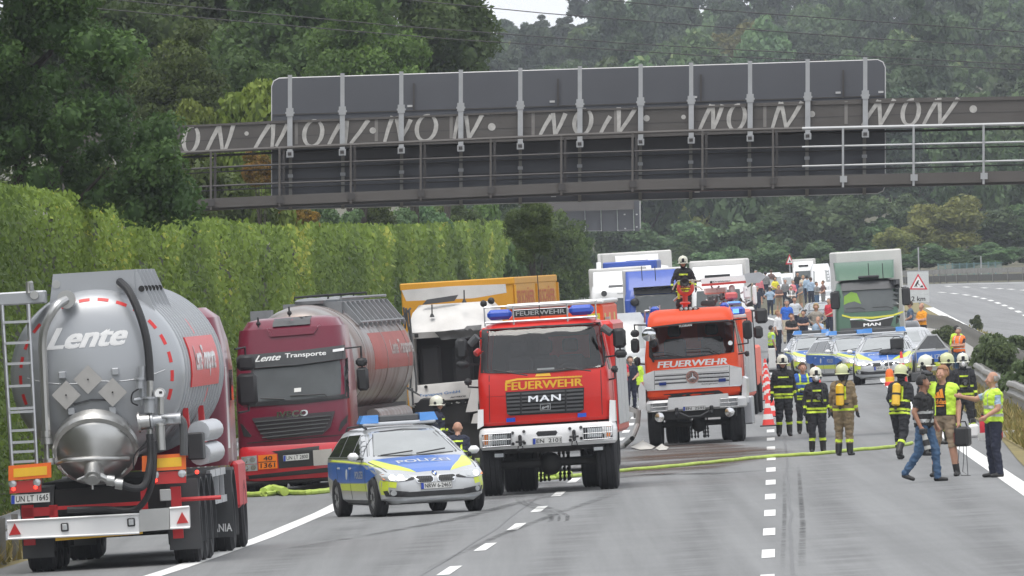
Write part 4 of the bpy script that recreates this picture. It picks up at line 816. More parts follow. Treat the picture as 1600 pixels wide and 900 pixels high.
# ---- red fire engine with the white bumper
def fire_engine_red():
 cx, cy = 859, 770.3; ppm = ppm_at(cx, cy); T = Trace(720, 460, 2.727, cx, cy, ppm)
 root = empty('fire_engine', 'dark red fire engine with white bumper and yellow lettering above its grille', 'fire engine')
 lv = [(1.22, 1.10, .10, 2.35, .14, .03), (1.28, 1.13, .03, 2.35, .14, .03), (1.6, 1.14, .0, 2.35, .14, .04), (1.98, 1.14, .02, 2.35, .14, .05), (2.06, 1.135, .05, 2.35, .14, .05), (2.75, 1.03, .27, 2.35, .15, .05), (2.86, 1.01, .32, 2.35, .16, .05), (2.95, .97, .42, 2.3, .2, .05), (3.0, .86, .62, 2.2, .25, .02)]
 sh = shell(lv); bv = sh.bvh(); cab = sh.build('cab', M_RED, root, 30)
 ws = T.P((112, 152), (340, 132), (578, 126), (590, 135), (609, 300), (600, 309), (340, 322), (122, 331), (112, 322))
 inn = MB(); inn.loft([rr_ring(z, a-.1, b+.12, c-.1, .08, .04) for z, a, b, c in ((1.5, 1.13, .03, 2.3), (2.02, 1.13, .05, 2.3), (2.78, 1.02, .27, 2.3), (2.86, .98, .35, 2.25))])
 cut = MB(); cut.prism(ws, 'y', -.5, .8); cutout(cab, [inn, cut])
 # side windows
 for s in (-1, 1): patch('door_window', [(.5, 2.08), (1.35, 2.08), (1.35, 2.78), (.62, 2.78)], bv, M_DARKGL, root, 'x+' if s > 0 else 'x-', .002, .01); patch('door_seam', [(1.55, 1.25), (1.57, 1.25), (1.57, 2.85), (1.55, 2.85)], bv, M_INK, root, 'x+' if s > 0 else 'x-', .001, .003)
 cab_inside(root, 1.0, .2, 2.25, 1.5, 2.9, 2.0, None, .42, (-.45, .0, .45), M_RED)
 # black surround as four bars, then the pane
 fr = [T.P((84, 150), (590, 118), (578, 126), (340, 132), (112, 152)), T.P((84, 150), (112, 152), (112, 322), (122, 331), (82, 336)), T.P((578, 126), (590, 118), (622, 308), (609, 300), (590, 135)), T.P((82, 336), (122, 331), (340, 322), (600, 309), (609, 300), (622, 308), (340, 336))]
 for f in fr: patch('window_frame', f, bv, M_BLK, root, 'y-', .003, .012)
 pane('windscreen', ws, bv, M_WS, root)
 for a in (((140, 322), (285, 345)), ((330, 330), (470, 318)), ((440, 312), (555, 326))): wiper(root, T.P(*a), -.03)
 pp = MB(); a, b = T(320, 300), T(418, 300); pp.box(a[0], b[0], .35, .5, 2.045, 2.05); pp.box(a[0], a[0]+.3, .36, .38, 2.05, 2.17); pp.build('paper', M_WHT, root)
 # lettering and panel lines
 letter('lettering', 'FEUERWEHR', T.quad((188, 411), (520, 389), (519, 357), (188, 376)), bv, M_YEL, root, 'y-', .03, 0, .006)
 patch('stripe', T.P((190, 368), (240, 358), (516, 347), (516, 352), (240, 366), (190, 378)), bv, M_YEL, root, 'y-', .003, .002); letter('small_lettering', 'STADT GEVELSBERG', T.quad((414, 358), (517, 353), (517, 345), (414, 350)), bv, M_YEL, root, 'y-', .01)
 patch('badge', T.P((322, 338), (378, 335), (384, 347), (316, 350)), bv, M_YEL, root, 'y-', .003, .004)
 for a in (((118, 345), (121, 345), (124, 545), (121, 545)), ((594, 320), (597, 320), (604, 512), (601, 512))): patch('panel_seam', T.P(*a), bv, M_INK, root, 'y-', .001, .002)
 patch('panel_seam', T.P((85, 438), (190, 432), (190, 434), (85, 440)), bv, mat('seam_red', (.25, .01, .008), .5), root, 'y-', .001, .002)  # darker red line along the panel seam
 # grille
 patch('grille', T.P((190, 417), (525, 396), (524, 490), (505, 503), (210, 517), (196, 508)), bv, M_BLK, root, 'y-', .002, .006)
 slats('grille_slat', T.quad((198, 514), (520, 496), (522, 398), (194, 420)), 6, root, bv, M_GRY, .5, .008, .03)
 for u in (256, 447): patch('grille_post', T.P((u-4, 416 if u < 300 else 402), (u+4, 416 if u < 300 else 402), (u+4, 508 if u < 300 else 499), (u-4, 508 if u < 300 else 499)), bv, M_BLK, root, 'y-', .02, .03)
 letter('lettering', 'MAN', T.quad((288, 459), (427, 451), (427, 424), (288, 433)), bv, M_CHR, root, 'y-', .02, 0, .04, .02, 1.15)
 em = patch('emblem', T.P((338, 467), (383, 464), (383, 491), (338, 494)), bv, M_CHR, root, 'y-', .04, .01); patch('emblem_field', T.P((341, 469), (380, 467), (380, 489), (341, 491)), bvh_of(em), M_BLK, em, 'y-', .001, .002)
 patch('emblem_beast', T.P((344, 488), (349, 476), (356, 479), (368, 474), (374, 470), (377, 476), (374, 488), (370, 488), (370, 480), (360, 484), (352, 488)), bvh_of(em), M_CHR, em, 'y-', .004, .003)
 for q in (((194, 545), (232, 543), (232, 525), (194, 528)), ((498, 524), (535, 521), (535, 504), (498, 507))): patch('blue_flasher', T.P(*q), bv, M_BLU, root, 'y-', .01, .05)
 # bumper and its corners
 bz = [T(75, 572), T(660, 540), T(664, 628), T(80, 670)]
 m = MB(); x0, x1 = bz[3][0], bz[1][0]; z0 = (bz[2][1]+bz[3][1])/2; z1 = (bz[0][1]+bz[1][1])/2
 m.loft([rr_ring(z, (x1-x0)/2-a, -.16+b, .75, .18, .05) for z, a, b in ((z0, .04, .08), (z0+.05, .01, .02), (z0+.2, 0, 0), (z1-.12, 0, 0), (z1-.03, .02, .03), (z1, .06, .08))]).xf(Matrix.Translation(((x0+x1)/2, 0, 0))); bb = m.bvh(); m.build('bumper', M_WHT, root, 30)
 for q in (((70, 575), (96, 560), (96, 490), (72, 492)), ((632, 545), (660, 540), (656, 452), (634, 450))):
  a = T.P(*q); m = MB(); m.prism(a, 'y', .02, .5); m.build('corner_step', M_WHT, root, 0)
 lampgrid('headlight', T, ((94, 655), (215, 645), (217, 587), (92, 594)), ((133, 641), (197, 637), (197, 597), (133, 602)), ((98, 642), (116, 640), (116, 596), (98, 598)), root, bb, -.16); lampgrid('headlight', T, ((526, 622), (649, 613), (649, 556), (523, 564)), ((541, 609), (605, 605), (605, 566), (541, 570)), ((623, 605), (640, 603), (640, 558), (623, 560)), root, bb, -.16)
 patch('bumper_slot', T.P((322, 592), (330, 583), (408, 579), (414, 588), (406, 600), (330, 604)), bb, M_BLK, root, 'y-', .002, .003)
 plate(root, T.quad((308, 640), (432, 632), (432, 605), (308, 613)), bb, 'EN  2101', fall=-.16)
 for u, v in ((222, 590), (270, 584), (224, 636), (273, 633), (466, 571), (513, 566), (468, 620), (515, 612)): patch('bolt', ring_pts(*T(u, v), .028, n=8), bb, M_BLK, root, 'y-', .002, .02)
 for u, v in ((255, 622), (485, 600)):
  x, z = T(u, v); m = MB(); m.box(x-.03, x+.03, -.26, -.16, z-.1, z+.1, .02); m.cyl((x-.08, -.24, z-.02), (x+.08, -.24, z-.02), .018, 8); m.tube([(x-.035, -.22, z-.1), (x-.05, -.27, z-.17), (x+.05, -.27, z-.17), (x+.035, -.22, z-.1)], .014, 6); m.build('tow_hook', M_BLK, root)
 # underneath
 m = MB(); m.box(-1.0, 1.0, .1, .5, .78, z0+.05); m.box(-.9, .9, .25, 7, .72, 1.2); m.box(-.35, .3, .0, .12, .85, 1.0); m.box(-1.15, 1.15, .5, 2.4, 1.0, 1.25); m.build('chassis', M_DKM, root, 0)
 m = MB(); m.box(-1.1, 1.1, .62, .78, .45, .6, .04); m.ball((.02, .7, .5), .2); m.build('front_axle', M_DKM, root)
 for q in ((140, 700, 186, 672), (563, 670, 610, 643)): a = T(q[0], q[1]); b = T(q[2], q[3]); m = MB(); m.box(a[0], b[0], -.02, .1, a[1], b[1], .02); o = m.build('fog_lamp', M_BLK, root); m = MB(); m.box(a[0]+.02, b[0]-.02, -.03, -.015, a[1]+.02, b[1]-.02); m.build('lamp', M_LENS, o, 0)
 for u in (312, 328, 347, 396, 414, 432, 436):
  x, z = T(u, 800); m = MB(); m.tube([(x, 2.9, .75), (x+.01, 2.9, .4), (x-.01, 2.9, .16+.02*(u % 3))], .02, 5)
  for k in range(6): m.ball((x, 2.9, .2+.09*k), .032, 6, 4)
  m.build('snow_chain', M_DKM, root)
 for s in (-1, 1):
  wheel(root, s*1.01, .72, .56, .36, M_WHT); wheel(root, s*.83, 4.6, .55, .3, M_WHT, dual=-s*.28)
  m = MB(); m.lathe([(.66, -.2), (.69, -.2), (.69, .2), (.66, .2)], (s*1.0, .75, .62), (1, 0, 0), 18, R(90) if s > 0 else R(90), R(270)); 
 # body behind the cab
 m = MB(); m.box(-1.17, 1.17, 2.45, 7.3, .95, 2.92, .06); m.build('body', M_RED, root)
 for s in (-1, 1):
  for k in range(3): m = MB(); x = s*1.172; m.box(x, x+s*.02, 2.6+k*1.55, 4.0+k*1.55, 1.1, 2.7, .01); sh_ = m.build('roller_shutter', M_ALU, root)
 # light bar on the roof
 rb = T.quad((107, 112), (562, 86), (560, 42), (105, 68)); za, zb = (rb[0][1]+rb[1][1])/2, (rb[2][1]+rb[3][1])/2; xa, xb = rb[0][0], rb[1][0]
 lb = MB(); lb.box(xa+.44, xb-.44, .55, .8, za+.02, zb-.02, .03); lbo = lb.build('light_bar', M_WHT, root)
 for a, b in ((xa, xa+.43), (xb-.43, xb)): m = MB(); m.box(a, b, .5, .86, za, zb, .06); m.build('blue_lamp', M_BLU, lbo)
 m = MB(); m.box(xa+.46, xb-.46, .53, .548, za+.03, zb-.03); lp = m.build('sign_panel', M_INK, lbo, 0); letter('lettering', 'FEUERWEHR', box4(xa+.5, xb-.5, za+.05, zb-.05), bvh_of(lp), mat('grey_print', (.45, .46, .46), .5), lbo, 'y-', .02, 0, .004)
 m = MB(); 
 for z in (za-.04, zb+.05): m.tube([(xa-.04, .9, z), (xa-.04, .46, z), (xb+.04, .46, z), (xb+.04, .9, z)], .018, 6)
 for x in (xa-.04, xa+.46, xb-.46, xb+.04): m.tube([(x, .46, za-.1), (x, .46, zb+.05)], .016, 6)
 m.build('roof_rail', M_ALU, root); m = MB(); x, z = T(332, 100); m.tube([(x, .5, z), (x, .5, z+.75)], .008, 5); m.build('antenna', M_BLK, root)
 # mirrors
 def mir(u0, v0, u1, v1, arms): a, b = T(u0, v1), T(u1, v0); return mirror(root, ((a[0]+b[0])/2, .12, (a[1]+b[1])/2), (b[0]-a[0])/2, (b[1]-a[1])/2, arms)
 mir(650, 142, 700, 230, [(1.04, .4, 2.75), (1.1, .3, 2.3)]); mir(655, 233, 706, 272, None); mir(-22, 186, 25, 276, [(-1.04, .4, 2.75), (-1.1, .3, 2.3)]); mir(-20, 280, 30, 316, None)
 mir(640, 302, 668, 336, [(1.12, .2, 1.9)]); mir(14, 356, 45, 390, [(-1.12, .2, 1.9)])
 for q in (((604, 140), (640, 165)), ((38, 213), (70, 180))): a, b = T(*q[0]), T(*q[1]); m = MB(); m.tube([(a[0], .1, a[1]), (b[0], .05, b[1])], .07, 8); m.build('kerb_mirror', M_GRY, root)
 m = MB(); m.tube([T.P((60, 255), (78, 235), (86, 250))[0][:1]+(.2,)+T(60, 255)[1:], (T(76, 240)[0], .25, T(76, 240)[1])], .06, 6); m.build('marker_flag', M_RED, root)
 place(root, cx, cy, -.045); return root
fire_engine_red()
# ---- orange-red fire engine with the white front
def fire_engine_orange():
 cx, cy = 1088, 694; ppm = ppm_at(cx, cy); T = Trace(960, 380, 2.647, cx, cy, ppm)
 root = empty('fire_engine', 'bright orange-red fire engine with white front panel, nozzle and firefighter on its roof', 'fire engine')
 wtop = (T(490, 300)[0]-T(132, 330)[0])/2; zt = T(310, 270)[1]; zg = T(320, 500)[1]; zr = T(320, 615)[1]; zw = T(320, 470)[1]
 lv = [(zr-.12, .95, .1, 2.6, .12, .03), (zr-.06, .99, .02, 2.6, .12, .03), (zg, 1.0, 0, 2.6, .12, .04), (zw, 1.0, .03, 2.6, .12, .04), (zt-.32, wtop*.99, .25, 2.6, .14, .04), (zt-.16, wtop*.97, .34, 2.6, .16, .04), (zt-.05, wtop*.92, .48, 2.55, .2, .03), (zt, wtop*.8, .7, 2.45, .25, .0)]
 sh = shell(lv); bv = sh.bvh(); cab = sh.build('cab', M_ORG, root, 30)
 ws = T.P((152, 352), (320, 333), (478, 322), (487, 330), (489, 440), (480, 452), (320, 464), (165, 472), (152, 462))
 zi = zw+.02; inn = MB(); inn.loft([rr_ring(z, a-.1, b+.12, c-.1, .08, .04) for z, a, b, c in ((zg-.1, 1.0, .03, 2.5), (zw, 1.0, .05, 2.5), (zt-.3, wtop*.98, .26, 2.5), (zt-.18, wtop*.95, .36, 2.45))]); cut = MB(); cut.prism(ws, 'y', -.5, .8); cutout(cab, [inn, cut])
 fr = [T.P((138, 348), (320, 325), (482, 315), (478, 322), (320, 333), (152, 352)), T.P((138, 348), (152, 352), (152, 462), (165, 472), (320, 464), (480, 452), (489, 440), (487, 330), (478, 322), (482, 315), (494, 325), (495, 450), (320, 474), (155, 484), (142, 470))]
 for f in fr: patch('window_frame', f, bv, M_BLK, root, 'y-', .003, .01)
 pane('windscreen', ws, bv, M_WS, root); cab_inside(root, .86, .18, 2.5, zg-.1, zt-.1, zi, None, .4, (-.4, .4), mat('cab_orange', (.55, .07, .03), .6))
 st = T.P((478, 405), (478, 423))[0]; patch('sticker', ring_pts(st[0], st[1]-.04, .05, n=10), bv, M_WHT, root, 'y-', .0, .004); letter('small_lettering', 'FLORIAN', T.quad((266, 348), (318, 343), (318, 334), (266, 339)), bv, M_WHT, root, 'y-', .01, 0, .02)
 for a in (((150, 455), (215, 450), (285, 470)), ((292, 440), (390, 434), (435, 460))): wiper(root, T.P(*a), -.03)
 for s in (-1, 1): ax = 'x+' if s > 0 else 'x-'; patch('door_window', [(.55, zw+.03), (1.4, zw+.03), (1.4, zt-.28), (.7, zt-.28)], bv, M_DARKGL, root, ax, .002, .01); patch('door_window', [(1.6, zw+.03), (2.4, zw+.03), (2.4, zt-.28), (1.6, zt-.28)], bv, M_DARKGL, root, ax, .002, .01)
 letter('lettering', 'FEUERWEHR', T.quad((177, 517), (468, 499), (468, 474), (177, 491)), bv, M_WHT, root, 'y-', .035, .12, .006)
 # white grille panel
 gp = patch('grille_panel', T.P((118, 545), (160, 528), (470, 502), (526, 515), (530, 582), (522, 590), (135, 612), (122, 600)), bv, M_WHT, root, 'y-', .004, .05); gb = bvh_of(gp)
 for i, v in enumerate((548, 564, 580)):
  sl_ = .06; patch('grille_slot', T.P((165, v+6), (300, v-2), (300, v-7), (165, v+1)), gb, M_GRY, gp, 'y-', .001, .003); patch('grille_slot', T.P((345, v-4), (475, v-11), (475, v-16), (345, v-9)), gb, M_GRY, gp, 'y-', .001, .003)
  for k in range(7): u = 352+k*15; patch('grille_slot', T.P((u, v-4-k*.8), (u+11, v-4.6-k*.8), (u+11, v-8-k*.8), (u, v-7.4-k*.8)), gb, M_INK, gp, 'y-', .004, .004)
 for k in range(4): v = 515+k*17; patch('panel_seam', T.P((170, v+14), (470, v-4), (470, v-5.5), (170, v+12.5)), gb, mat('seam_grey', (.3, .3, .3), .6), gp, 'y-', .001, .002)
 for u in (166, 476): patch('panel_seam', T.P((u-1.2, 528 if u < 300 else 505), (u+1.2, 528 if u < 300 else 505), (u+1.2, 606 if u < 300 else 588), (u-1.2, 606 if u < 300 else 588)), gb, MATS['seam_grey'], gp, 'y-', .001, .003)
 x, z = T(323, 553); r_ = 27/2.647/ppm; e = MB(); e.lathe([(r_*.84, 0), (r_, 0), (r_, .03), (r_*.84, .03), (r_*.84, 0)], (x, -.08, z), (0, 1, 0), 28)
 for k in range(3): a = R(90+120*k); c, s_ = math.cos(a), math.sin(a); e.add([(x-s_*.03, -.075, z+c*.03), (x+s_*.03, -.075, z-c*.03), (x+c*r_*.9, -.075, z+s_*r_*.9), (x, -.11, z)], [(0, 1, 2), (0, 2, 3), (1, 3, 2)])
 e.build('emblem', M_CHR, root, 30); m = MB(); m.lathe([(.001, 0), (r_*.84, 0), (r_*.84, .02)], (x, -.06, z), (0, 1, 0), 24); m.build('emblem_disc', M_GRY, root)
 for q in (((186, 589), (215, 587), (215, 574), (186, 576)), ((432, 574), (461, 572), (461, 558), (432, 560))): patch('blue_flasher', T.P(*q), gb, mat('blue_dark', (.02, .05, .25), .2), gp, 'y-', .002, .05)
 letter('small_lettering', 'Schlingmann', T.quad((360, 587), (427, 583), (427, 576), (360, 580)), gb, M_INK, gp, 'y-', .01, .2, .004)
 patch('red_band', T.P((135, 620), (520, 594), (521, 612), (430, 606), (210, 622), (190, 634), (136, 638)), bv, M_ORG, root, 'y-', .02, .03); patch('grille_gap', T.P((200, 626), (430, 608), (450, 618), (445, 632), (240, 645)), bv, M_INK, root, 'y-', .002, .004)
 # bumper
 a, b = T(128, 660), T(545, 630); z1 = (T(128, 655)[1]+T(545, 628)[1])/2; z0 = (T(128, 703)[1]+T(545, 676)[1])/2; xm, hw = (a[0]+b[0])/2, (b[0]-a[0])/2
 m = MB(); m.loft([rr_ring(z, hw-p, -.14+q, .7, .16, .04) for z, p, q in ((z0, .05, .08), (z0+.04, .01, .02), (z1-.06, 0, 0), (z1, .04, .05))]).xf(Matrix.Translation((xm, 0, 0))); bb = m.bvh(); m.build('bumper', M_WHT, root, 30)
 m = MB(); q = T.quad((215, 690), (480, 672), (470, 620), (225, 640)); m.prism(list(q), 'y', -.16, .3); m.build('bumper_centre', M_WHT, root, 0)
 for q in (((100, 690), (130, 690), (128, 600), (108, 575), (98, 600)), ((525, 665), (547, 660), (545, 560), (530, 550))): m = MB(); m.prism(T.P(*q), 'y', .05, 1.3); m.build('wing', M_WHT, root, 0)
 for c4 in (((152, 698), (221, 693), (221, 657), (152, 662)), ((440, 679), (511, 674), (511, 637), (440, 642))):
  u0, u1 = c4[0][0]+8, c4[1][0]-8; lampgrid('headlight', T, c4, ((u0, c4[0][1]-5), (u1, c4[1][1]-5), (u1, c4[2][1]+5), (u0, c4[3][1]+5)), None, root, bb, -.14, 14)
 plate(root, T.quad((285, 694), (378, 689), (378, 671), (285, 676)), None, 'EN  2595', fall=-.17); patch('bumper_slot', T.P((303, 664), (355, 661), (355, 653), (303, 656)), None, M_INK, root, 'y-', .165, .003)
 for u, v in ((260, 697), (404, 687)): x, z = T(u, v); m = MB(); m.box(x-.04, x+.04, -.24, -.14, z-.09, z+.09, .02); m.ball((x, -.26, z-.06), .05); m.build('tow_hook', M_BLK, root)
 x0, z_ = T(270, 700); x1, z2 = T(395, 692); m = MB(); m.tube([(x0, -.2, z_), (x0+.2, -.24, z_-.1), (x1-.2, -.24, z2-.1), (x1, -.2, z2)], .02, 6); m.build('tow_rope', M_GRY, root)
 for u, v in ((188, 720), (478, 698)): x, z = T(u, v); m = MB(); m.lathe([(.005, -.07), (.1, -.06), (.115, 0), (.08, .09), (.02, .12)], (x, -.12, z), (0, 1, 0), 16); o = m.build('fog_lamp', M_CHR, root); m = MB(); m.tube([(x-.03, -.06, z), (x, -.06, z+.16)], .03, 6); m.build('bracket', M_WHT, o)
 # underneath
 m = MB(); m.box(-.9, .9, .0, .5, .55, z0+.05); m.box(-.8, .8, .3, 7.6, .55, 1.1); m.box(-.98, .98, .6, 2.6, .9, 1.15); m.build('chassis', M_DKM, root, 0); m = MB(); m.box(-.9, .9, .6, .75, .38, .5, .04); m.ball((.05, .68, .42), .17); m.build('front_axle', M_DKM, root)
 for u in (282, 294, 308, 320, 345, 352, 362):
  x, z = T(u, 800); m = MB(); m.tube([(x, 2.8, .6), (x, 2.8, .1)], .016, 5)
  for k in range(5): m.ball((x, 2.8, .14+.08*k), .027, 6, 4)
  m.build('snow_chain', M_DKM, root)
 for s in (-1, 1): wheel(root, s*.87, .68, .47, .3, M_WHT); wheel(root, s*.72, 4.6, .46, .26, M_WHT, dual=-s*.24)
 # crew cab, body, side lockers with ladder
 m = MB(); m.box(-1.0, 1.0, 2.7, 7.6, .9, zt-.1, .06); m.build('body', M_ORG, root)
 for k in range(3): m = MB(); m.box(1.0, 1.02, 2.9+k*1.5, 4.3+k*1.5, 1.0, zt-.4, .01); m.build('roller_shutter', M_ALU, root)
 m = MB()
 for y in (1.3, 1.75): m.tube([(1.06, y, .55), (1.06, y, 1.9)], .025, 6)
 for k in range(7): m.tube([(1.06, 1.3, .6+.2*k), (1.06, 1.75, .6+.2*k)], .018, 6)
 m.build('side_ladder', M_ALU, root); m = MB(); m.box(.98, 1.2, 1.1, 1.9, .35, .95, .03); m.build('step_locker', M_ALU, root)
 # lamp, mirrors
 x, z = T(143, 377); m = MB(); m.lathe([(.005, -.05), (.1, -.04), (.15, 0), (.14, .05), (.05, .13)], (x, -.12, z), (0, 1, 0), 20); o = m.build('search_lamp', M_CHR, root); m = MB(); m.tube([(x, -.05, z), (x+.02, .02, z-.35), (x+.06, .03, z-.6)], .025, 6); m.build('lamp_stalk', M_BLK, o)
 x, z = T(160, 415); m = MB(); m.ball((x, -.04, z), .09); m.build('kerb_mirror', M_BLK, root)
 def mir(u0, v0, u1, v1, arms): a, b = T(u0, v1), T(u1, v0); return mirror(root, ((a[0]+b[0])/2, .15, (a[1]+b[1])/2), abs(b[0]-a[0])/2, abs(b[1]-a[1])/2, arms)
 mir(532, 318, 566, 398, [(wtop, .4, zt-.3), (1., .3, zw+.2)]); mir(66, 358, 100, 390, [(-wtop, .4, zt-.3)]); mir(68, 393, 100, 455, None); mir(82, 470, 105, 510, [(-1., .2, zw-.1)]); mir(538, 445, 556, 470, [(1., .2, zw)])
 def mir2(u0, v0, u1, v1): a, b = T(u0, v1), T(u1, v0); return mirror(root, ((a[0]+b[0])/2, 2.9, (a[1]+b[1])/2), (b[0]-a[0])/2, (b[1]-a[1])/2, [(1.0, 2.8, zt-.4)])
 # roof: flashers, lamp bar, monitor, railing
 for u0, v0, u1, v1, ma in ((430, 245, 462, 278, M_BLU), (462, 262, 528, 302, M_BLU), (140, 262, 175, 298, M_BLU)):
  a, b = T(u0, v1), T(u1, v0); m = MB(); yy = .9 if u0 < 440 else 1.1; m.box(a[0], b[0], yy, yy+.35, a[1], b[1], .05); o = m.build('blue_lamp', ma, root)
  m = MB(); m.box(a[0]-.01, b[0]+.01, yy-.01, yy+.36, a[1]-.05, a[1]+.02, .01); m.build('lamp_base', M_WHT, o)
 a, b = T(480, 292), T(505, 272); m = MB(); m.box(a[0], b[0], 1.085, 1.098, a[1], b[1], .004); m.build('lit_flash', M_BLUL, root)
 m = MB(); a, b = T(262, 298), T(345, 270); m.tube([(a[0], .6, a[1]), (a[0], .6, b[1]-.02), (b[0], .6, b[1]), (b[0], .6, a[1])], .014, 6); m.build('lamp_bracket', M_BLK, root)
 for k, u in enumerate((272, 291, 310, 330)):
  for v, rr_2 in ((273, .05), (288, .062)):
   x, z = T(u, v-k*.8); m = MB(); m.lathe([(.005, -.03), (rr_2*.8, -.03), (rr_2, 0), (rr_2, .08), (.02, .1)], (x, .55, z), (0, 1, 0), 14); o = m.build('roof_lamp', M_BLK, root); q = MB(); q.lathe([(.004, -.034), (rr_2*.72, -.032)], (x, .55, z), (0, 1, 0), 12); q.build('lamp', M_LENS, o)
 m = MB()
 for u0, v0, u1, v1 in ((115, 330, 115, 282), (115, 282, 168, 275), (168, 275, 168, 300), (135, 300, 135, 262), (176, 258, 176, 296)): a, b = T(u0, v0), T(u1, v1); m.tube([(a[0], 1.0, a[1]), (b[0], 1.0, b[1])], .02, 6)
 m.build('roof_rail', M_ALU, root)
 place(root, cx, cy, -.06); return root
FEO = fire_engine_orange()
# ---------------------------------------------------------------- police cars
M_SILV = mat('silver_lacquer', (.50, .51, .52), .28, .35, coat=.5, var=.04); M_PBLUE = mat('police_blue', (.035, .14, .50), .35, coat=.4, var=.06); M_NEON = mat('neon_yellow', (.62, .72, .06), .4, coat=.2, var=.05); M_PSIL = mat('silver_print', (.55, .57, .6), .4)
def car_body(L=4.62, w0=.905, wagon=True, dz=0.):
 def half(y, w_, zb, zs, zt):
  h = [(0, zb), (w_*.80, zb), (w_*.97, zb+.10), (w_, (zb+zs)/2+.02), (w_*.985, zs-.03), (w_*.94, zs+.03), (w_*.80, zt-.015), (w_*.42, zt), (0, zt+.012)]
  return [(x, y, z) for x, z in h]+[(-x, y, z) for x, z in h[-2:0:-1]]
 k = w0/.905
 S = [(0, .56, .27, .50, .56), (.035, .66, .23, .55, .62), (.12, .765, .2, .62, .69), (.3, .85, .19, .68, .755), (.6, .885, .18, .745, .825), (.95, .9, .18, .80, .885), (1.42, .905, .18, .875, .965), (2.0, .905, .18, .90, .97), (3.2, .905, .19, .93, .98), (3.9, .895, .2, .95, 1.0), (4.4, .86, .24, .95, 1.0), (4.56, .82, .3, .93, .98), (4.62, .77, .4, .88, .93)]
 m = MB(); m.loft([half(y*L/4.62, w_*k, zb, zs, zt) for y, w_, zb, zs, zt in S])
 g = MB(); rl = 4.5 if wagon else 4.0
 lv = [(.90, .875*k, 1.22, rl, .19, .12), (.97, .86*k, 1.36, rl-.03, .19, .12), (1.2, .745*k, 1.86, rl-.22, .19, .12), (1.36, .655*k, 2.22, rl-.4, .2, .1), (1.415, .60*k, 2.4, rl-.55, .3, .08), (1.44, .5*k, 2.62, rl-.8, .3, .03), (1.452, .3*k, 3.0, rl-1.1, .25, 0.)]
 g.loft([rr_ring(*a) for a in lv]); return m, g
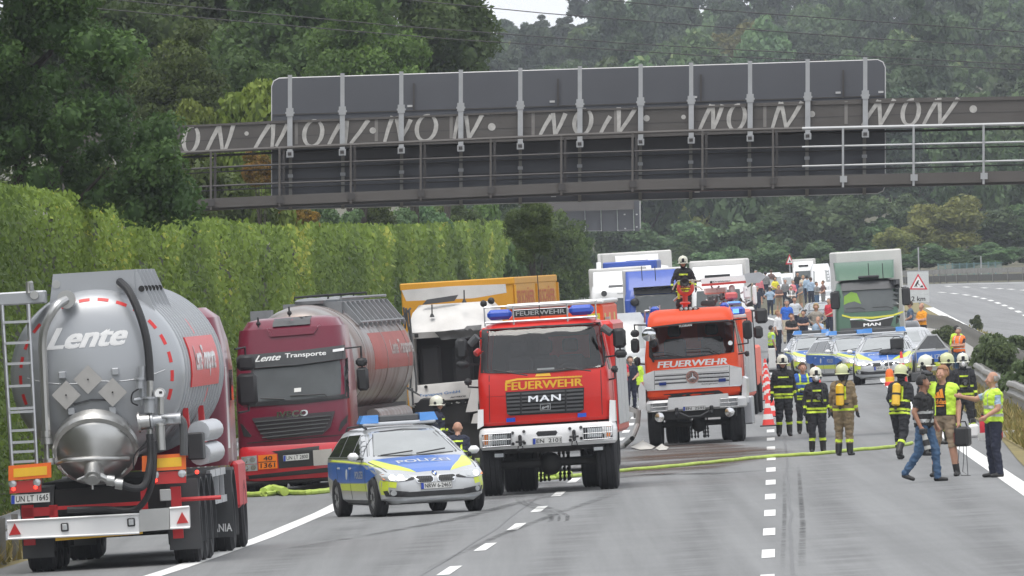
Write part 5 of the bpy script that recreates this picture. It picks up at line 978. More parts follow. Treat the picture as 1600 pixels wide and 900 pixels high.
def police_car(label, plate_txt, group, simple=False, door_open=False):
 root = empty('police_car', label, 'police car', group)
 b, g = car_body(); body = b.build('body', M_SILV, root, 50); arch = []
 WY = (.80, 3.61)
 for y in WY:
  for s in (-1, 1): c = MB(); c.cyl((s*.62, y, .33), (s*1.2, y, .33), .375, 28); arch.append(c)
 cutout(body, arch); bv = b.bvh(); cb = g.build('cabin', M_SILV, root, 45); gv = g.bvh()
 u = MB(); u.box(-.78, .78, .3, 4.3, .2, .5); u.build('underbody', M_INK, root, 0)
 for y in WY:
  for s in (-1, 1): wheel(root, s*.80, y, .325, .225, M_ALU, spokes=7)
 # windows
 ws = [(-.76, 1.0), (0, .975), (.76, 1.0), (.59, 1.35), (0, 1.385), (-.59, 1.35)]
 fr = [(-.79, .985), (0, .95), (.79, .985), (.61, 1.37), (0, 1.405), (-.61, 1.37)]
 patch('screen_frame', fr, gv, M_BLK, root, 'y-', .001, .002, .1); sw = lay(ws, poly_tris(ws), gv, 'y-', .006, .1).build('windscreen', M_SCRN, root, 60)
 for q in (((-.6, .985), (-.05, 1.03)), ((0, .985), (.5, 1.04))): pts = [(*q[0],), (*q[1],)]; m = MB(); m.tube([(x, 1.33+(z-.97)*1.6, z+.01) for x, z in pts], .012, 5); m.build('wiper', M_BLK, root)
 for s, ax in ((-1, 'x-'), (1, 'x+')):
  for pl in ([(1.62, .985), (2.42, .985), (2.42, 1.335), (2.18, 1.315)], [(2.5, .985), (3.36, .985), (3.36, 1.325), (2.5, 1.34)], [(3.43, .985), (4.2, .99), (3.92, 1.285), (3.43, 1.32)]): patch('side_window', pl, gv, M_DARKGL, root, ax, .003, .006, .12)
  patch('window_trim', [(1.5, .955), (4.3, .965), (4.3, .978), (1.52, .97)], gv, M_CHR, root, ax, .003, .006, .2)
  # films
  patch('blue_film', [(.95, .845), (.52, .70), (.52, .70), (1.18, .56), (3.2, .56), (3.99, .62), (4.3, .66), (4.45, .9), (3.0, .885), (1.4, .845)], bv, M_PBLUE, root, ax, .002, .001, .1)
  patch('yellow_film', [(1.19, .42), (3.2, .44), (3.24, .55), (1.19, .55)], bv, M_NEON, root, ax, .002, .001, .1); patch('yellow_film', [(.72, .825), (1.4, .862), (3.0, .9), (4.4, .915), (4.4, .945), (3.0, .93), (1.4, .895), (.5, .79)], bv, M_NEON, root, ax, .002, .001, .1)
  letter('lettering', 'POLIZEI', [box4(2.05, 1.45, .63, .75)[i] if s > 0 else box4(1.45, 2.05, .63, .75)[i] for i in range(4)] if s < 0 else box4(1.45, 2.05, .63, .75), bv, M_PSIL, root, ax, .02, 0, .006) if s > 0 else letter('lettering', 'POLIZEI', ((2.05, .63), (1.45, .63), (1.45, .75), (2.05, .75)), bv, M_PSIL, root, ax, .02, 0, .006)
  patch('state_crest', ring_pts(2.72, .7, .07, .09, 10), bv, M_PSIL, root, ax, .004, .002)
  for y in (1.28, 2.44, 3.3): patch('door_seam', [(y, .3), (y+.012, .3), (y+.012+(.25 if y > 3 else 0), .93), (y+(.25 if y > 3 else 0), .93)], bv, M_INK, root, ax, .004, .001, .15)
  for y in (2.2, 3.1): m = MB(); x = s*.905; m.box(x-.015, x+s*.03, y, y+.2, .79, .815, .008); m.build('door_handle', M_CHR, root)
  m = MB(); m.box(s*.93, s*1.1, 1.5, 1.68, .93, 1.06, .05); o = m.build('wing_mirror', M_WHT, root, 50); m = MB(); m.box(s*.82, s*.98, 1.56, 1.64, .935, .965); m.build('mirror_foot', M_BLK, o)
  m = MB(); m.tube([(s*.6, 2.35, 1.43), (s*.62, 2.6, 1.47), (s*.62, 3.7, 1.46), (s*.6, 3.95, 1.4)], .018, 6); m.build('roof_rail', M_BLK, root)
 # bonnet films
 hb = [(-.28, .14), (.28, .14), (.55, .75), (.74, 1.3), (-.74, 1.3), (-.55, .75)]
 patch('bonnet_film', hb, bv, M_PBLUE, root, 'z+', .002, .001, .08)
 for s in (-1, 1): patch('bonnet_film', [(s*.29, .14), (s*.70, .42), (s*.80, .95), (s*.82, 1.32), (s*.75, 1.31), (s*.56, .75)], bv, M_NEON, root, 'z+', .002, .001, .08); patch('bonnet_seam', [(s*.74, .3), (s*.75, .3), (s*.835, 1.3), (s*.825, 1.3)], bv, M_INK, root, 'z+', .004, .001, .1)
 letter('lettering', 'POLIZEI', box4(-.44, .44, .74, 1.0), bv, M_PSIL, root, 'z+', .02, 0, .005)
 # nose
 F = lambda pl, n, ma, off=.004, th=.012, par=None, bvx=None: patch(n, pl, bvx or bv, ma, par or root, 'y-', off, th, .08, .02)
 for s in (-1, 1):
  h = F([(s*.40, .625), (s*.44, .675), (s*.66, .71), (s*.80, .72), (s*.845, .70), (s*.82, .60), (s*.64, .565), (s*.52, .575)], 'headlight', M_LENS, .0, .02); hv = bvh_of(h)
  for cx in (.57, .70): q = patch('reflector', ring_pts(s*cx, .635, .05, .045, 14), hv, M_LIT if (s < 0 or cx > .6) else M_LENS, h, 'y-', .002, .006, .1)
  patch('indicator', [(s*.80, .60), (s*.835, .61), (s*.84, .69), (s*.80, .70)], hv, M_AMB, h, 'y-', .002, .004, .1); F([(s*.345, .62), (s*.42, .635), (s*.52, .58), (s*.50, .57), (s*.36, .59)], 'lamp_edge', M_BLK, .004, .012)
  kg = F([(s*.03, .595), (s*.06, .645), (s*.30, .65), (s*.345, .625), (s*.315, .535), (s*.28, .52), (s*.07, .52), (s*.035, .545)], 'kidney_grille', M_CHR, .006, .02); kv = bvh_of(kg)
  patch('grille_opening', [(s*.045, .595), (s*.07, .633), (s*.295, .637), (s*.33, .62), (s*.303, .543), (s*.275, .532), (s*.08, .532), (s*.05, .55)], kv, M_INK, kg, 'y-', .001, .003, .1)
  for k in range(8): x = s*(.075+.029*k); patch('grille_bar', [(x-.004, .535), (x+.004, .535), (x+.004, .632), (x-.004, .632)], kv, M_GRY, kg, 'y-', .004, .01, .2)
  F([(s*.46, .30), (s*.80, .33), (s*.83, .42), (s*.74, .43), (s*.46, .39)], 'lower_intake', M_BLK, .003, .008); m = ring_pts(s*.70, .38, .045, .045, 14); f = F(m, 'fog_lamp', M_LENS, .012, .012)
  F([(s*.66, .46), (s*.86, .50), (s*.868, .60), (s*.80, .585), (s*.64, .555)], 'yellow_film', M_NEON, .002, .002)
  patch('yellow_film', [(.14, .36), (.36, .36), (.40, .56), (.36, .60), (.12, .56)], bv, M_NEON, root, 'x+' if s > 0 else 'x-', .002, .001, .08)
 F([(-.46, .30), (.46, .30), (.46, .385), (-.46, .385)], 'lower_intake', M_BLK, .003, .008); F([(-.83, .26), (0, .235), (.83, .26), (.83, .275), (0, .255), (-.83, .275)], 'chin_strip', M_PSIL, .006, .01)
 em = F(ring_pts(0, .675, .042, .042, 20), 'emblem', M_INK, .006, .006); ev = bvh_of(em)
 for k in range(4): a = [R(90*k+22.5*j) for j in range(5)]; patch('emblem_field', [(0, .675)]+[(.032*math.cos(t), .675+.032*math.sin(t)) for t in a], ev, M_PBLUE if k in (1, 3) else M_WHT, em, 'y-', .002, .001, .1)
 plate(root, box4(-.26, .26, .415, .525), bv, plate_txt, fall=.0)
 # light bar
 m = MB(); m.box(-.62, .62, 2.55, 2.85, 1.47, 1.53, .02); o = m.build('light_bar', M_PSIL, root); m = MB(); m.box(-.34, .34, 2.56, 2.84, 1.53, 1.635, .02); m.build('sign_panel', M_GRY, o)
 for s in (-1, 1): m = MB(); m.loft([[(s*.35, 2.54, z), (s*(.66-.06*k), 2.56, z), (s*(.66-.06*k), 2.84, z), (s*.35, 2.86, z)] for k, z in enumerate((1.515, 1.65))]); m.build('blue_lamp', M_BLU2, o, 20)
 return root
M_BLU2 = mat('clear_blue_lens', (.09, .32, .80), .15, coat=.7); M_SCRN = mat('car_screen', (.27, .285, .285), .06, var=.35, vs=1.4, coat=.6, spec=.8)  # car screens: pale grey puts the sky's reflection into the glass colour
PC = police_car('silver-blue estate police car with lit headlamps turning out beside the dark red tanker lorry', 'NRW 6-2465', 'police cars'); place(PC, 684, 803, .22, 1.0)
# ---------------------------------------------------------------- grey tanker seen from behind
M_TANK = mat('tank_grey', (.37, .385, .405), .36, .35, var=.08, vs=1.2, coat=.2); M_STEEL = mat('brushed_steel', (.46, .46, .45), .32, .85, var=.18, vs=4); M_MAROON = mat('maroon_lacquer', (.15, .010, .03), .3, coat=.3, spec=.4, var=.08); M_TRED = mat('tank_red', (.60, .03, .03), .4, var=.06); M_FRED = mat('frame_red', (.50, .015, .02), .5, var=.15)
M_REFO = mat('reflective_orange', (.85, .16, .02), .4); M_REFY = mat('reflective_yellow', (.85, .5, .03), .4); M_FEND = mat('fender_black', (.05, .052, .055), .6, var=.25, vs=2)
def tanker_rear():
 cx, cy = 175, 888; ppm = ppm_at(cx, cy); T = Trace(0, 400, 1.8, cx, cy, ppm); YAW = -.040
 root = empty('tanker_lorry', 'grey rear-facing tanker lorry with white lettering and ladder on its domed back', 'tanker lorry')
 r = 1.235; xc = T(268, 330)[0]; zc = T(268, 330)[1]-.03; L = 10.2
 m = MB(); dome = [(.02, -.02), (.3, -.005), (.6, .03), (.85, .09), (1.03, .17), (1.14, .26), (1.205, .36), (r, .5)]
 m.lathe([(a, b) for a, b in dome]+[(r, 1.0+L*.0), (r, L), (1.1, L+.2), (.6, L+.33), (.02, L+.36)], (xc, 0, zc), (0, 1, 0), 56); tb = m.bvh(); tank = m.build('tank', M_TANK, root, 40)
 rg = []
 for k in range(15):
  m = MB(); y = .75+k*.65; m.lathe([(r-.01, -.03), (r+.022, -.022), (r+.022, .022), (r-.01, .03)], (xc, y, zc), (0, 1, 0), 56); m.build('tank_rib', M_TANK, root, 30)
 # thin tube along the edge of the dome's paler area
 m = MB(); m.tube([(xc+1.16*math.cos(R(a)), -.0+.0, zc) for a in (0, 1)], .001, 3)
 for a0, a1, zz in ((200, 340, .32),):
  pts = []
  for k in range(19): t = -1+2*k/18; x = xc+.98*t; z = zc+.02-.27*(1-t*t)+.18*(1-abs(t)); o = tb.ray_cast(Vector((x, -60, z)), Vector((0, 1, 0))); pts.append(o[0]+Vector((0, -.002, 0)))
  m = MB(); m.tube(pts, .006, 5); m.build('dome_seam', M_TANK, root)
 # dashed red ring
 for k in range(16):
  a0 = R(-22+k*14.2); a1 = a0+R(8.3); rr_1, rr_2 = 1.055, 1.10
  pl = [(xc+q*math.cos(a), zc+q*math.sin(a)) for q, aa in ((rr_1, (a0, (a0+a1)/2, a1)), (rr_2, (a1, (a0+a1)/2, a0))) for a in aa]; patch('red_dash', pl, tb, M_TRED, root, 'y-', .003, .002, .1)
 # lettering
 letter('lettering', 'Lente', T.quad((128, 266), (352, 250), (366, 188), (146, 204)), tb, M_WHT, root, 'y-', .055, .18, .005)
 letter('side_lettering', 'Lente Transporte', ((2.9, zc-.13), (7.7, zc-.13), (7.7, zc+.33), (2.9, zc+.33)), tb, M_WHT, root, 'x+', .05, 0, .036, 0, 1, None, .3)
 patch('red_panel', [(2.0, zc-.26), (8.6, zc-.26), (8.6, zc+.46), (2.0, zc+.46)], tb, M_TRED, root, 'x+', .022, .006, .2); patch('red_dash', [(4.9, zc+.5), (5.15, zc+.5), (5.15, zc+.72), (4.9, zc+.72)], tb, M_TRED, root, 'x+', .004, .006, .1); patch('red_dash', [(6.2, zc-.5), (6.45, zc-.5), (6.45, zc-.3), (6.2, zc-.3)], tb, M_TRED, root, 'x+', .004, .006, .1)
 # spill box on top
 a, b = T(130, 100), T(375, 92); zt_ = T(300, 42)[1]; z0 = zc+1.0; m = MB()
 m.loft([[(a[0], y, z0), (b[0], y, z0), (b[0], y, zt_), (a[0]+.08, y, zt_)] for y in (.42, 4.6)]); m.build('spill_box', M_TANK, root, 0)
 for k in range(6): y = .45+k*.82; m = MB(); m.prism([(b[0]-.02, z0-.1), (b[0]+.32, z0-.28), (b[0]+.03, zt_), (b[0]-.02, zt_)], 'y', y, y+.03); o = m.build('rib_plate', M_TANK, root, 0); m = MB(); m.cyl((b[0]+.09, y-.015, zt_-.28), (b[0]+.09, y+.05, zt_-.28), .045, 12); m.build('plate_hole', M_INK, o)
 for u in (152, 335): x, z = T(u, 80); m = MB(); m.lathe([(.045, -.012), (.06, -.012), (.06, .012), (.045, .012)], (x, .42, z), (0, 1, 0), 16); o = m.build('hole_rim', M_STEEL, root); m = MB(); m.lathe([(.001, -.006), (.05, -.006)], (x, .42, z), (0, 1, 0), 14); m.build('hole', M_INK, o)
 # platform at the upper left, ladder
 a, b = T(-40, 135), T(125, 100); m = MB(); m.box(a[0], b[0], .0, .5, a[1]-.04, b[1]+.02, .02); m.build('platform', M_TANK, root); m = MB(); x, z = T(78, 95); m.tube([(x, -.02, z-.05), (x, -.02, z+.1), (x+.05, .05, z+.1), (x+.05, .2, z-.05)], .03, 6); m.build('grab_rail', M_STEEL, root)
 x, z = T(97, 110); m = MB(); m.lathe([(.001, -.05), (.06, -.05), (.065, 0), (.065, .1)], (x, -.02, z), (0, 1, 0), 14); m.build('cap', M_STEEL, root)
 lp = [T(5, 138), T(38, 632)]; rp = [T(79, 135), T(107, 628)]; lad = MB()
 ld = empty('ladder_rail', None, None) if False else None
 for p in (lp, rp): m = MB(); m.tube([(p[0][0], -.03, p[0][1]), ((p[0][0]+p[1][0])/2, -.10, (p[0][1]+p[1][1])/2), (p[1][0], -.12, p[1][1])], .03, 8); m.build('ladder_rail', M_ALU, root)
 for v in (187, 246, 304, 367, 430, 440, 492, 525, 552, 580, 611):
  t = (v-138)/494; f = lambda p: (p[0][0]+(p[1][0]-p[0][0])*t, p[0][1]+(p[1][1]-p[0][1])*t); a, b = f(lp), f(rp); m = MB(); m.box(a[0], b[0], -.135, -.06, a[1]-.018, a[1]+.018).xf(Matrix.Identity(4)); s = (b[1]-a[1])
  m.v = [(x, y-(.0 if t > .5 else -.03), z+s*(x-a[0])/(b[0]-a[0])) for x, y, z in m.v]; m.build('rung', M_ALU, root, 0)
 def pipe(name, uv, rad, ma, y=-.1, n=10):
  ys = y if isinstance(y, (list, tuple)) else [y]*len(uv); pts = []; P = [(T(*p)[0], yy, T(*p)[1]) for p, yy in zip(uv, ys)]
  for i in range(len(P)-1):   # round the bends
   for k in range(5): t = k/5; a, b = Vector(P[max(i-1, 0)]), Vector(P[i]); c, d = Vector(P[i+1]), Vector(P[min(i+2, len(P)-1)]); pts.append(.5*((2*b)+(c-a)*t+(2*a-5*b+4*c-d)*t*t+(3*b-a-3*c+d)*t**3))
  pts.append(Vector(P[-1])); m = MB(); m.tube(pts, rad, n); return m.build(name, ma, root)
 pipe('vent_pipe', [(185, 123), (160, 142), (132, 190), (121, 240), (124, 330), (129, 450), (131, 490)], .062, M_STEEL, [.0, -.14, -.14, -.12, -.1, -.1, -.1]); pipe('vent_pipe', [(131, 470), (133, 575)], .04, M_STEEL, -.1)
 for u, v, rr_ in ((130, 500, .075), (132, 520, .085), (138, 578, .09)): x, z = T(u, v); m = MB(); m.cyl((x, -.1, z-.045), (x, -.1, z+.045), rr_, 14); m.build('coupling', M_STEEL, root)
 x, z = T(186, 122); m = MB(); m.lathe([(.06, -.06), (.13, -.06), (.13, .1), (.06, .1)], (x, .06, z), (0, 1, 0), 18); m.build('pipe_flange', M_STEEL, root)
 pipe('hose', [(332, 72), (362, 100), (392, 160), (412, 225), (421, 290), (424, 352)], .058, M_BLK, [.38, .1, -.05, -.12, -.14, -.16])
 # blank placards
 for u, v, d in ((187, 391, 41), (249, 347, 41), (318, 383, 41)):
  q = T.P((u, v-d), (u+d, v), (u, v+d), (u-d, v)); m = MB(); m.prism(q, 'y', -.10-.02*(u == 249), -.075-.02*(u == 249)); o = m.build('placard', mat('placard_grey', (.40, .39, .375), .5, .2), root, 0); m = MB(); x, z = T(u, v); m.cyl((x, -.135, z), (x, -.07, z), .012, 8); m.build('rivet', M_INK, o)
 for u, v in ((175, 335), (325, 325), (201, 437), (317, 435)): x, z = T(u, v); m = MB(); m.box(x-.05, x+.05, -.08, .1, z-.05, z+.05, .01); m.build('placard_holder', M_TANK, root)
 patch('placard_rail', T.P((205, 415), (255, 402), (300, 402), (300, 408), (255, 408), (210, 421)), tb, M_GRY, root, 'y-', .01, .03, .3)
 # discharge cone
 x, z = T(268, 548); y0 = .02; m = MB(); m.lathe([(.56, .25), (.56, -.02), (.53, -.08), (.40, -.2), (.27, -.30), (.17, -.37), (.13, -.40), (.13, -.5)], (x, y0, z), (0, 1, .8), 40); m.build('outlet_cone', M_STEEL, root, 40)
 m = MB(); m.lathe([(.55, -.05), (.61, -.05), (.62, .03), (.55, .05)], (x, y0, z+.02), (0, 1, .8), 40); m.build('clamp_ring', M_STEEL, root, 40)
 for k in range(12): a = R(k*30+12); p = Vector((x+.60*math.cos(a), y0-.03, z+.03+.46*math.sin(a))); m = MB(); m.tube([p+Vector((0, .06, 0)), p+Vector((0, -.1, 0))], .016, 6); m.tube([p+Vector((-.06*math.sin(a), -.09, .06*math.cos(a))), p+Vector((.06*math.sin(a), -.09, -.06*math.cos(a)))], .013, 6); m.build('clamp_bolt', M_STEEL, root)
 pipe('cone_bar', [(163, 583), (200, 573), (290, 569), (364, 570)], .035, M_STEEL, [-.15, -.42, -.42, -.15])
 x, z = T(268, 620); m = MB(); m.cyl((x, -.42, z+.12), (x, -.62, z-.02), .12, 18); m.cyl((x, -.62, z-.02), (x, -.66, z-.05), .085, 18); m.build('outlet_pipe', M_STEEL, root); pipe('outlet_pipe', [(285, 615), (312, 628), (350, 642)], .05, M_STEEL, -.55); pipe('outlet_handle', [(225, 628), (262, 612)], .018, M_STEEL, -.6); pipe('outlet_handle', [(266, 630), (268, 655)], .018, M_STEEL, -.6)
 pipe('hose', [(345, 640), (385, 652), (412, 642), (424, 600), (428, 560), (424, 500)], .052, M_BLK, [-.5, -.45, -.4, -.35, -.3, -.28]); pipe('hose', [(436, 520), (437, 590), (428, 650), (405, 695), (370, 716), (300, 712), (190, 714)], .045, M_BLK, [-.3, -.32, -.3, -.25, -.2, -.1, -.1])
 for u in (318, 342): x, z = T(u, 630+(u-318)*.4); m = MB(); m.cyl((x-.05, -.54, z+.01), (x+.05, -.54, z-.01), .08, 14); m.build('coupling', M_STEEL, root)
 # valve group
 pipe('valve_pipe', [(402, 308), (402, 400), (405, 418)], .05, M_TANK, -.14); pipe('valve_pipe', [(424, 350), (424, 432), (424, 520)], .048, M_STEEL, -.2); pipe('valve_pipe', [(380, 405), (402, 402), (430, 402)], .03, M_TANK, -.16)
 for (u0, v0), (u1, v1), rr_, ma in (((392, 468), (425, 464), .11, M_STEEL), ((428, 465), (512, 456), .085, M_TANK), ((424, 395), (424, 440), .08, M_TANK), ((396, 342), (396, 372), .055, M_TANK), ((455, 395), (455, 445), .045, M_STEEL), ((452, 470), (456, 545), .07, M_STEEL), ((480, 450), (480, 470), .1, M_TANK)):
  a, b = T(u0, v0), T(u1, v1); m = MB(); m.cyl((a[0], -.24, a[1]), (b[0], -.24, b[1]), rr_, 16); m.cyl((a[0], -.24, a[1]), (a[0]+.03*(b[0]-a[0])/max(.01, abs(b[0]-a[0])+abs(b[1]-a[1])), -.24, a[1]+.03*(b[1]-a[1])/max(.01, abs(b[0]-a[0])+abs(b[1]-a[1]))), rr_*1.35, 16); m.build('valve', ma, root)
 pipe('valve_pipe', [(500, 458), (514, 462), (520, 490), (520, 560)], .06, M_GRY, -.22); pipe('cable', [(395, 372), (375, 385), (372, 410), (390, 420)], .012, M_BLK, -.12); pipe('cable', [(416, 480), (414, 520), (380, 560), (378, 600)], .012, M_BLK, -.15)
 x, z = T(452, 386); m = MB(); m.lathe([(.001, -.05), (.075, -.05), (.085, -.03), (.085, .02), (.001, .02)], (x, -.22, z), (0, 1, 0), 22); o = m.build('gauge', M_STEEL, root); m = MB(); m.lathe([(.001, -.054), (.066, -.053)], (x, -.22, z), (0, 1, 0), 18); m.build('gauge_face', M_WHT, o); m = MB(); m.box(x-.004, x+.04, -.278, -.275, z-.004, z+.03); m.build('needle', M_INK, o)
 # chassis, lamps, plate, bumper
 m = MB(); a, b = T(150, 720), T(520, 640); m.box(a[0], b[0], .5, 9.6, a[1]-.05, a[1]+.3); m.box(-1.0, 1.0, 1.2, 9.5, .55, 1.25); m.build('chassis', M_DKM, root, 0)
 for (u0, v0), (u1, v1) in (((142, 790), (160, 700)), ((398, 720), (412, 650)), ((487, 795), (507, 648)), ((66, 815), (92, 700)), ((150, 715), (400, 690)), ((60, 735), (150, 705))): a, b = T(u0, v0), T(u1, v1); m = MB(); m.box(a[0], b[0], .05, .14, a[1], b[1]); m.build('frame_bar', M_FRED, root, 0)
 a, b = T(450, 690), T(480, 655); m = MB(); m.box(a[0], b[0], -.0, .1, a[1], b[1], .01); m.build('junction_box', M_STEEL, root)
 for q, s in ((((402, 606), (526, 599), (525, 554), (402, 562)), 1), (((26, 632), (147, 622), (146, 580), (26, 590)), 0)):
  m = MB(); Q = T.quad(*q); m.prism(list(Q), 'y', -.2, -.17); o = m.build('reflector_plate', M_REFO, root, 0); a, b, c, d = [Vector(k) for k in Q]; f = lambda u, v: tuple((a*(1-u)+b*u)*(1-v)+(d*(1-u)+c*u)*v); m = MB(); m.prism([f(.12, .2), f(.9, .2), f(.9, .78), f(.12, .78)], 'y', -.206, -.2); m.build('reflector_field', M_REFY, o, 0)
 for q, lit in ((((430, 642), (526, 637), (525, 602), (430, 609)), ((440, 630), (509, 614))), (((29, 668), (118, 662), (118, 627), (29, 635)), ((40, 655), (102, 650)))):
  m = MB(); m.prism(list(T.quad(*q)), 'y', -.17, -.08); o = m.build('tail_lamp', M_RLENS, root, 0)
  for u, v in lit: x, z = T(u, v); m = MB(); m.lathe([(.001, -.008), (.022, -.007), (.03, 0)], (x, -.17, z), (0, 1, 0), 12); m.build('lit_bulb', M_RLIT, o)
  for k, u in enumerate((q[0][0]+8, q[1][0]-12)): x, z = T(u, q[2][1]+9-(0 if k else -4)); m = MB(); m.lathe([(.001, -.02), (.05, -.015), (.06, 0)], (x, -.17, z), (0, 1, 0), 14); m.build('lamp', M_LENS, o)
 plate(root, T.quad((32, 699), (142, 691), (142, 664), (32, 672)), None, 'UN LT 1645', fall=-.12)
 for q, ma, y0, y1, nm in ((((25, 795), (395, 778), (395, 725), (22, 745)), M_WHT, -.22, -.02, 'bumper'), (((395, 775), (480, 768), (479, 707), (395, 713)), M_STEEL, -.23, -.02, 'bumper_box'), (((482, 765), (537, 762), (535, 704), (480, 709)), M_WHT, -.22, -.02, 'bumper_end'), (((158, 801), (403, 781), (403, 769), (158, 788)), M_REFY, -.16, -.1, 'yellow_strip')):
  m = MB(); m.prism(list(T.quad(*q)), 'y', y0, y1); o = m.build(nm, ma, root, 0)
  if nm != 'yellow_strip' and nm != 'bumper_box':
   for v in (0, 1): a, b = (q[0], q[1]) if v == 0 else (q[3], q[2]); m = MB(); A_, B_ = T(*a), T(*b); m.tube([(A_[0], y0-.01, A_[1]), (B_[0], y0-.01, B_[1])], .018, 6); m.build('bumper_lip', M_WHT, o)
 for q in (((28, 785), (62, 782), (44, 751)), ((500, 752), (533, 749), (515, 719))): m = MB(); m.prism(T.P(*q), 'y', -.245, -.22); m.build('red_triangle', M_RLENS, root, 0)
 for u, v in ((185, 762), (372, 748)): x, z = T(u, v); m = MB(); m.box(x-.055, x+.055, -.25, -.22, z-.06, z+.06, .02); o = m.build('marker_lamp', M_BLK, root); m = MB(); m.box(x-.035, x+.035, -.258, -.25, z-.04, z+.04, .01); m.build('lamp', M_LENS, o)
 # axles, fenders, mudflaps
 for k in range(3):
  y = 1.0+1.32*k
  for s in (-1, 1):
   wheel(root, s*1.04, y, .52, .38, M_RIM); m = MB(); m.lathe([(.60, -.24), (.63, -.24), (.63, .24), (.60, .24)], (s*1.03, y, .56), (s, 0, 0), 20, R(90) if s > 0 else R(-90), R(270) if s > 0 else R(90)); 
   fm = MB(); ang = [R(-25+230*i/18) for i in range(19)]; fm.loft([[(s*.80, y+.66*math.cos(a), .56+.66*math.sin(a)), (s*1.27, y+.66*math.cos(a), .56+.66*math.sin(a)), (s*1.27, y+.63*math.cos(a), .56+.63*math.sin(a)), (s*.80, y+.63*math.cos(a), .56+.63*math.sin(a))] for a in ang]); fm.build('fender', M_FEND, root, 30)
  m = MB(); m.cyl((-.9, y, .5), (.9, y, .5), .08, 10); m.build('axle', M_DKM, root)
 for s in (-1, 1): m = MB(); m.box(s*.82, s*1.27, .27, .30, .2, 1.2, .004); m.build('mudflap', M_FEND, root)
 for u in (500, 512): x, z = T(u, 685); m = MB(); m.tube([(x-.1, .1, z), (x+.55 if u > 505 else x, .1, z)], .035, 6)
 m.build('frame_bar', M_FRED, root); x, z = T(552, 608); m = MB(); m.ball((x, .2, z), .03); m.build('side_lamp', M_RLIT, root)
 # side rail, air tanks, tractor unit
 a, b = T(530, 575), T(565, 500); m = MB(); m.box(a[0]-.02, b[0], .35, .9, a[1], b[1]+.02, .02); m.build('locker', M_BLK, root)
 for dz in (0, .32): m = MB(); z = T(555, 560)[1]+dz; x = T(552, 560)[0]; m.tube([(x, .95, z), (x, 4.4, z)], .155, 16); o = m.build('pipe_store', M_ALU, root); 
 for k in range(3): m = MB(); y = 4.6+k*1.3; m.box(1.14, 1.2, y, y+1.2, .75, .85); m.box(1.14, 1.2, y, y+1.2, 1.15, 1.25); m.box(1.14, 1.2, y+.55, y+.62, .85, 1.15); m.build('side_guard', M_ALU, root, 0)
 for k, y in enumerate((1.9, 5.6)): m = MB(); m.prism([(y, zc-.55), (y+.5, zc-1.0), (y+.1, zc-1.3), (y-.25, zc-1.25)], 'x', 1.02, 1.10); m.build('tank_saddle', M_FRED, root, 0)
 y0 = 10.75; lv = [(1.25, 1.12, y0, y0+2.25, .12, 0), (2.7, 1.14, y0, y0+2.2, .12, 0), (3.1, 1.10, y0, y0+2.1, .2, 0), (3.45, 1.02, y0+.1, y0+1.8, .25, 0), (3.6, .85, y0+.3, y0+1.4, .3, 0)]; m = shell(lv); cv = m.bvh(); m.build('cab', M_MAROON, root, 35)
 for s, ax in ((1, 'x+'),): patch('cab_stripe', [(y0+.1, 1.5), (y0+.5, 1.5), (y0+.4, 2.7), (y0+.15, 2.7)], cv, M_WHT, root, ax, .003, .002); patch('door_window', [(y0+1.0, 2.2), (y0+1.9, 2.2), (y0+1.75, 2.65), (y0+1.0, 2.65)], cv, M_DARKGL, root, ax, .003, .006)
 m = MB(); m.box(-1.0, 1.0, 9.0, 12.6, .55, 1.2); m.build('tractor_frame', M_DKM, root, 0)
 for s in (-1, 1):
  wheel(root, s*.98, 9.3, .53, .5, M_RIM); wheel(root, s*1.06, 12.2, .53, .36, M_RIM); fm = MB(); ang = [R(-30+240*i/16) for i in range(17)]; fm.loft([[(s*.78, 9.3+.68*math.cos(a), .56+.68*math.sin(a)), (s*1.26, 9.3+.68*math.cos(a), .56+.68*math.sin(a)), (s*1.26, 9.3+.65*math.cos(a), .56+.65*math.sin(a)), (s*.78, 9.3+.65*math.cos(a), .56+.65*math.sin(a))] for a in ang]); fm.build('fender', M_FEND, root, 30)
 m = MB(); m.box(.80, 1.27, 8.52, 8.55, .22, 1.2); fl = m.build('mudflap', M_FEND, root, 0); letter('lettering', 'SCANIA', box4(.82, 1.24, .3, .42), bvh_of(fl), M_WHT, fl, 'y-', .02, 0, .004)
 m = MB(); m.box(1.12, 1.24, 10.9, 12.9, .6, 1.3, .05); m.build('cab_skirt', M_FRED, root)
 for z0_, z1_, w_ in ((2.62, 2.86, .14), (2.10, 2.58, .15)): mirror(root, (1.34, 12.9, (z0_+z1_)/2), w_, (z1_-z0_)/2, [(1.2, 12.7, 2.95 if z0_ > 2.3 else 2.0)])
 place(root, cx, cy, YAW); return root
tanker_rear()
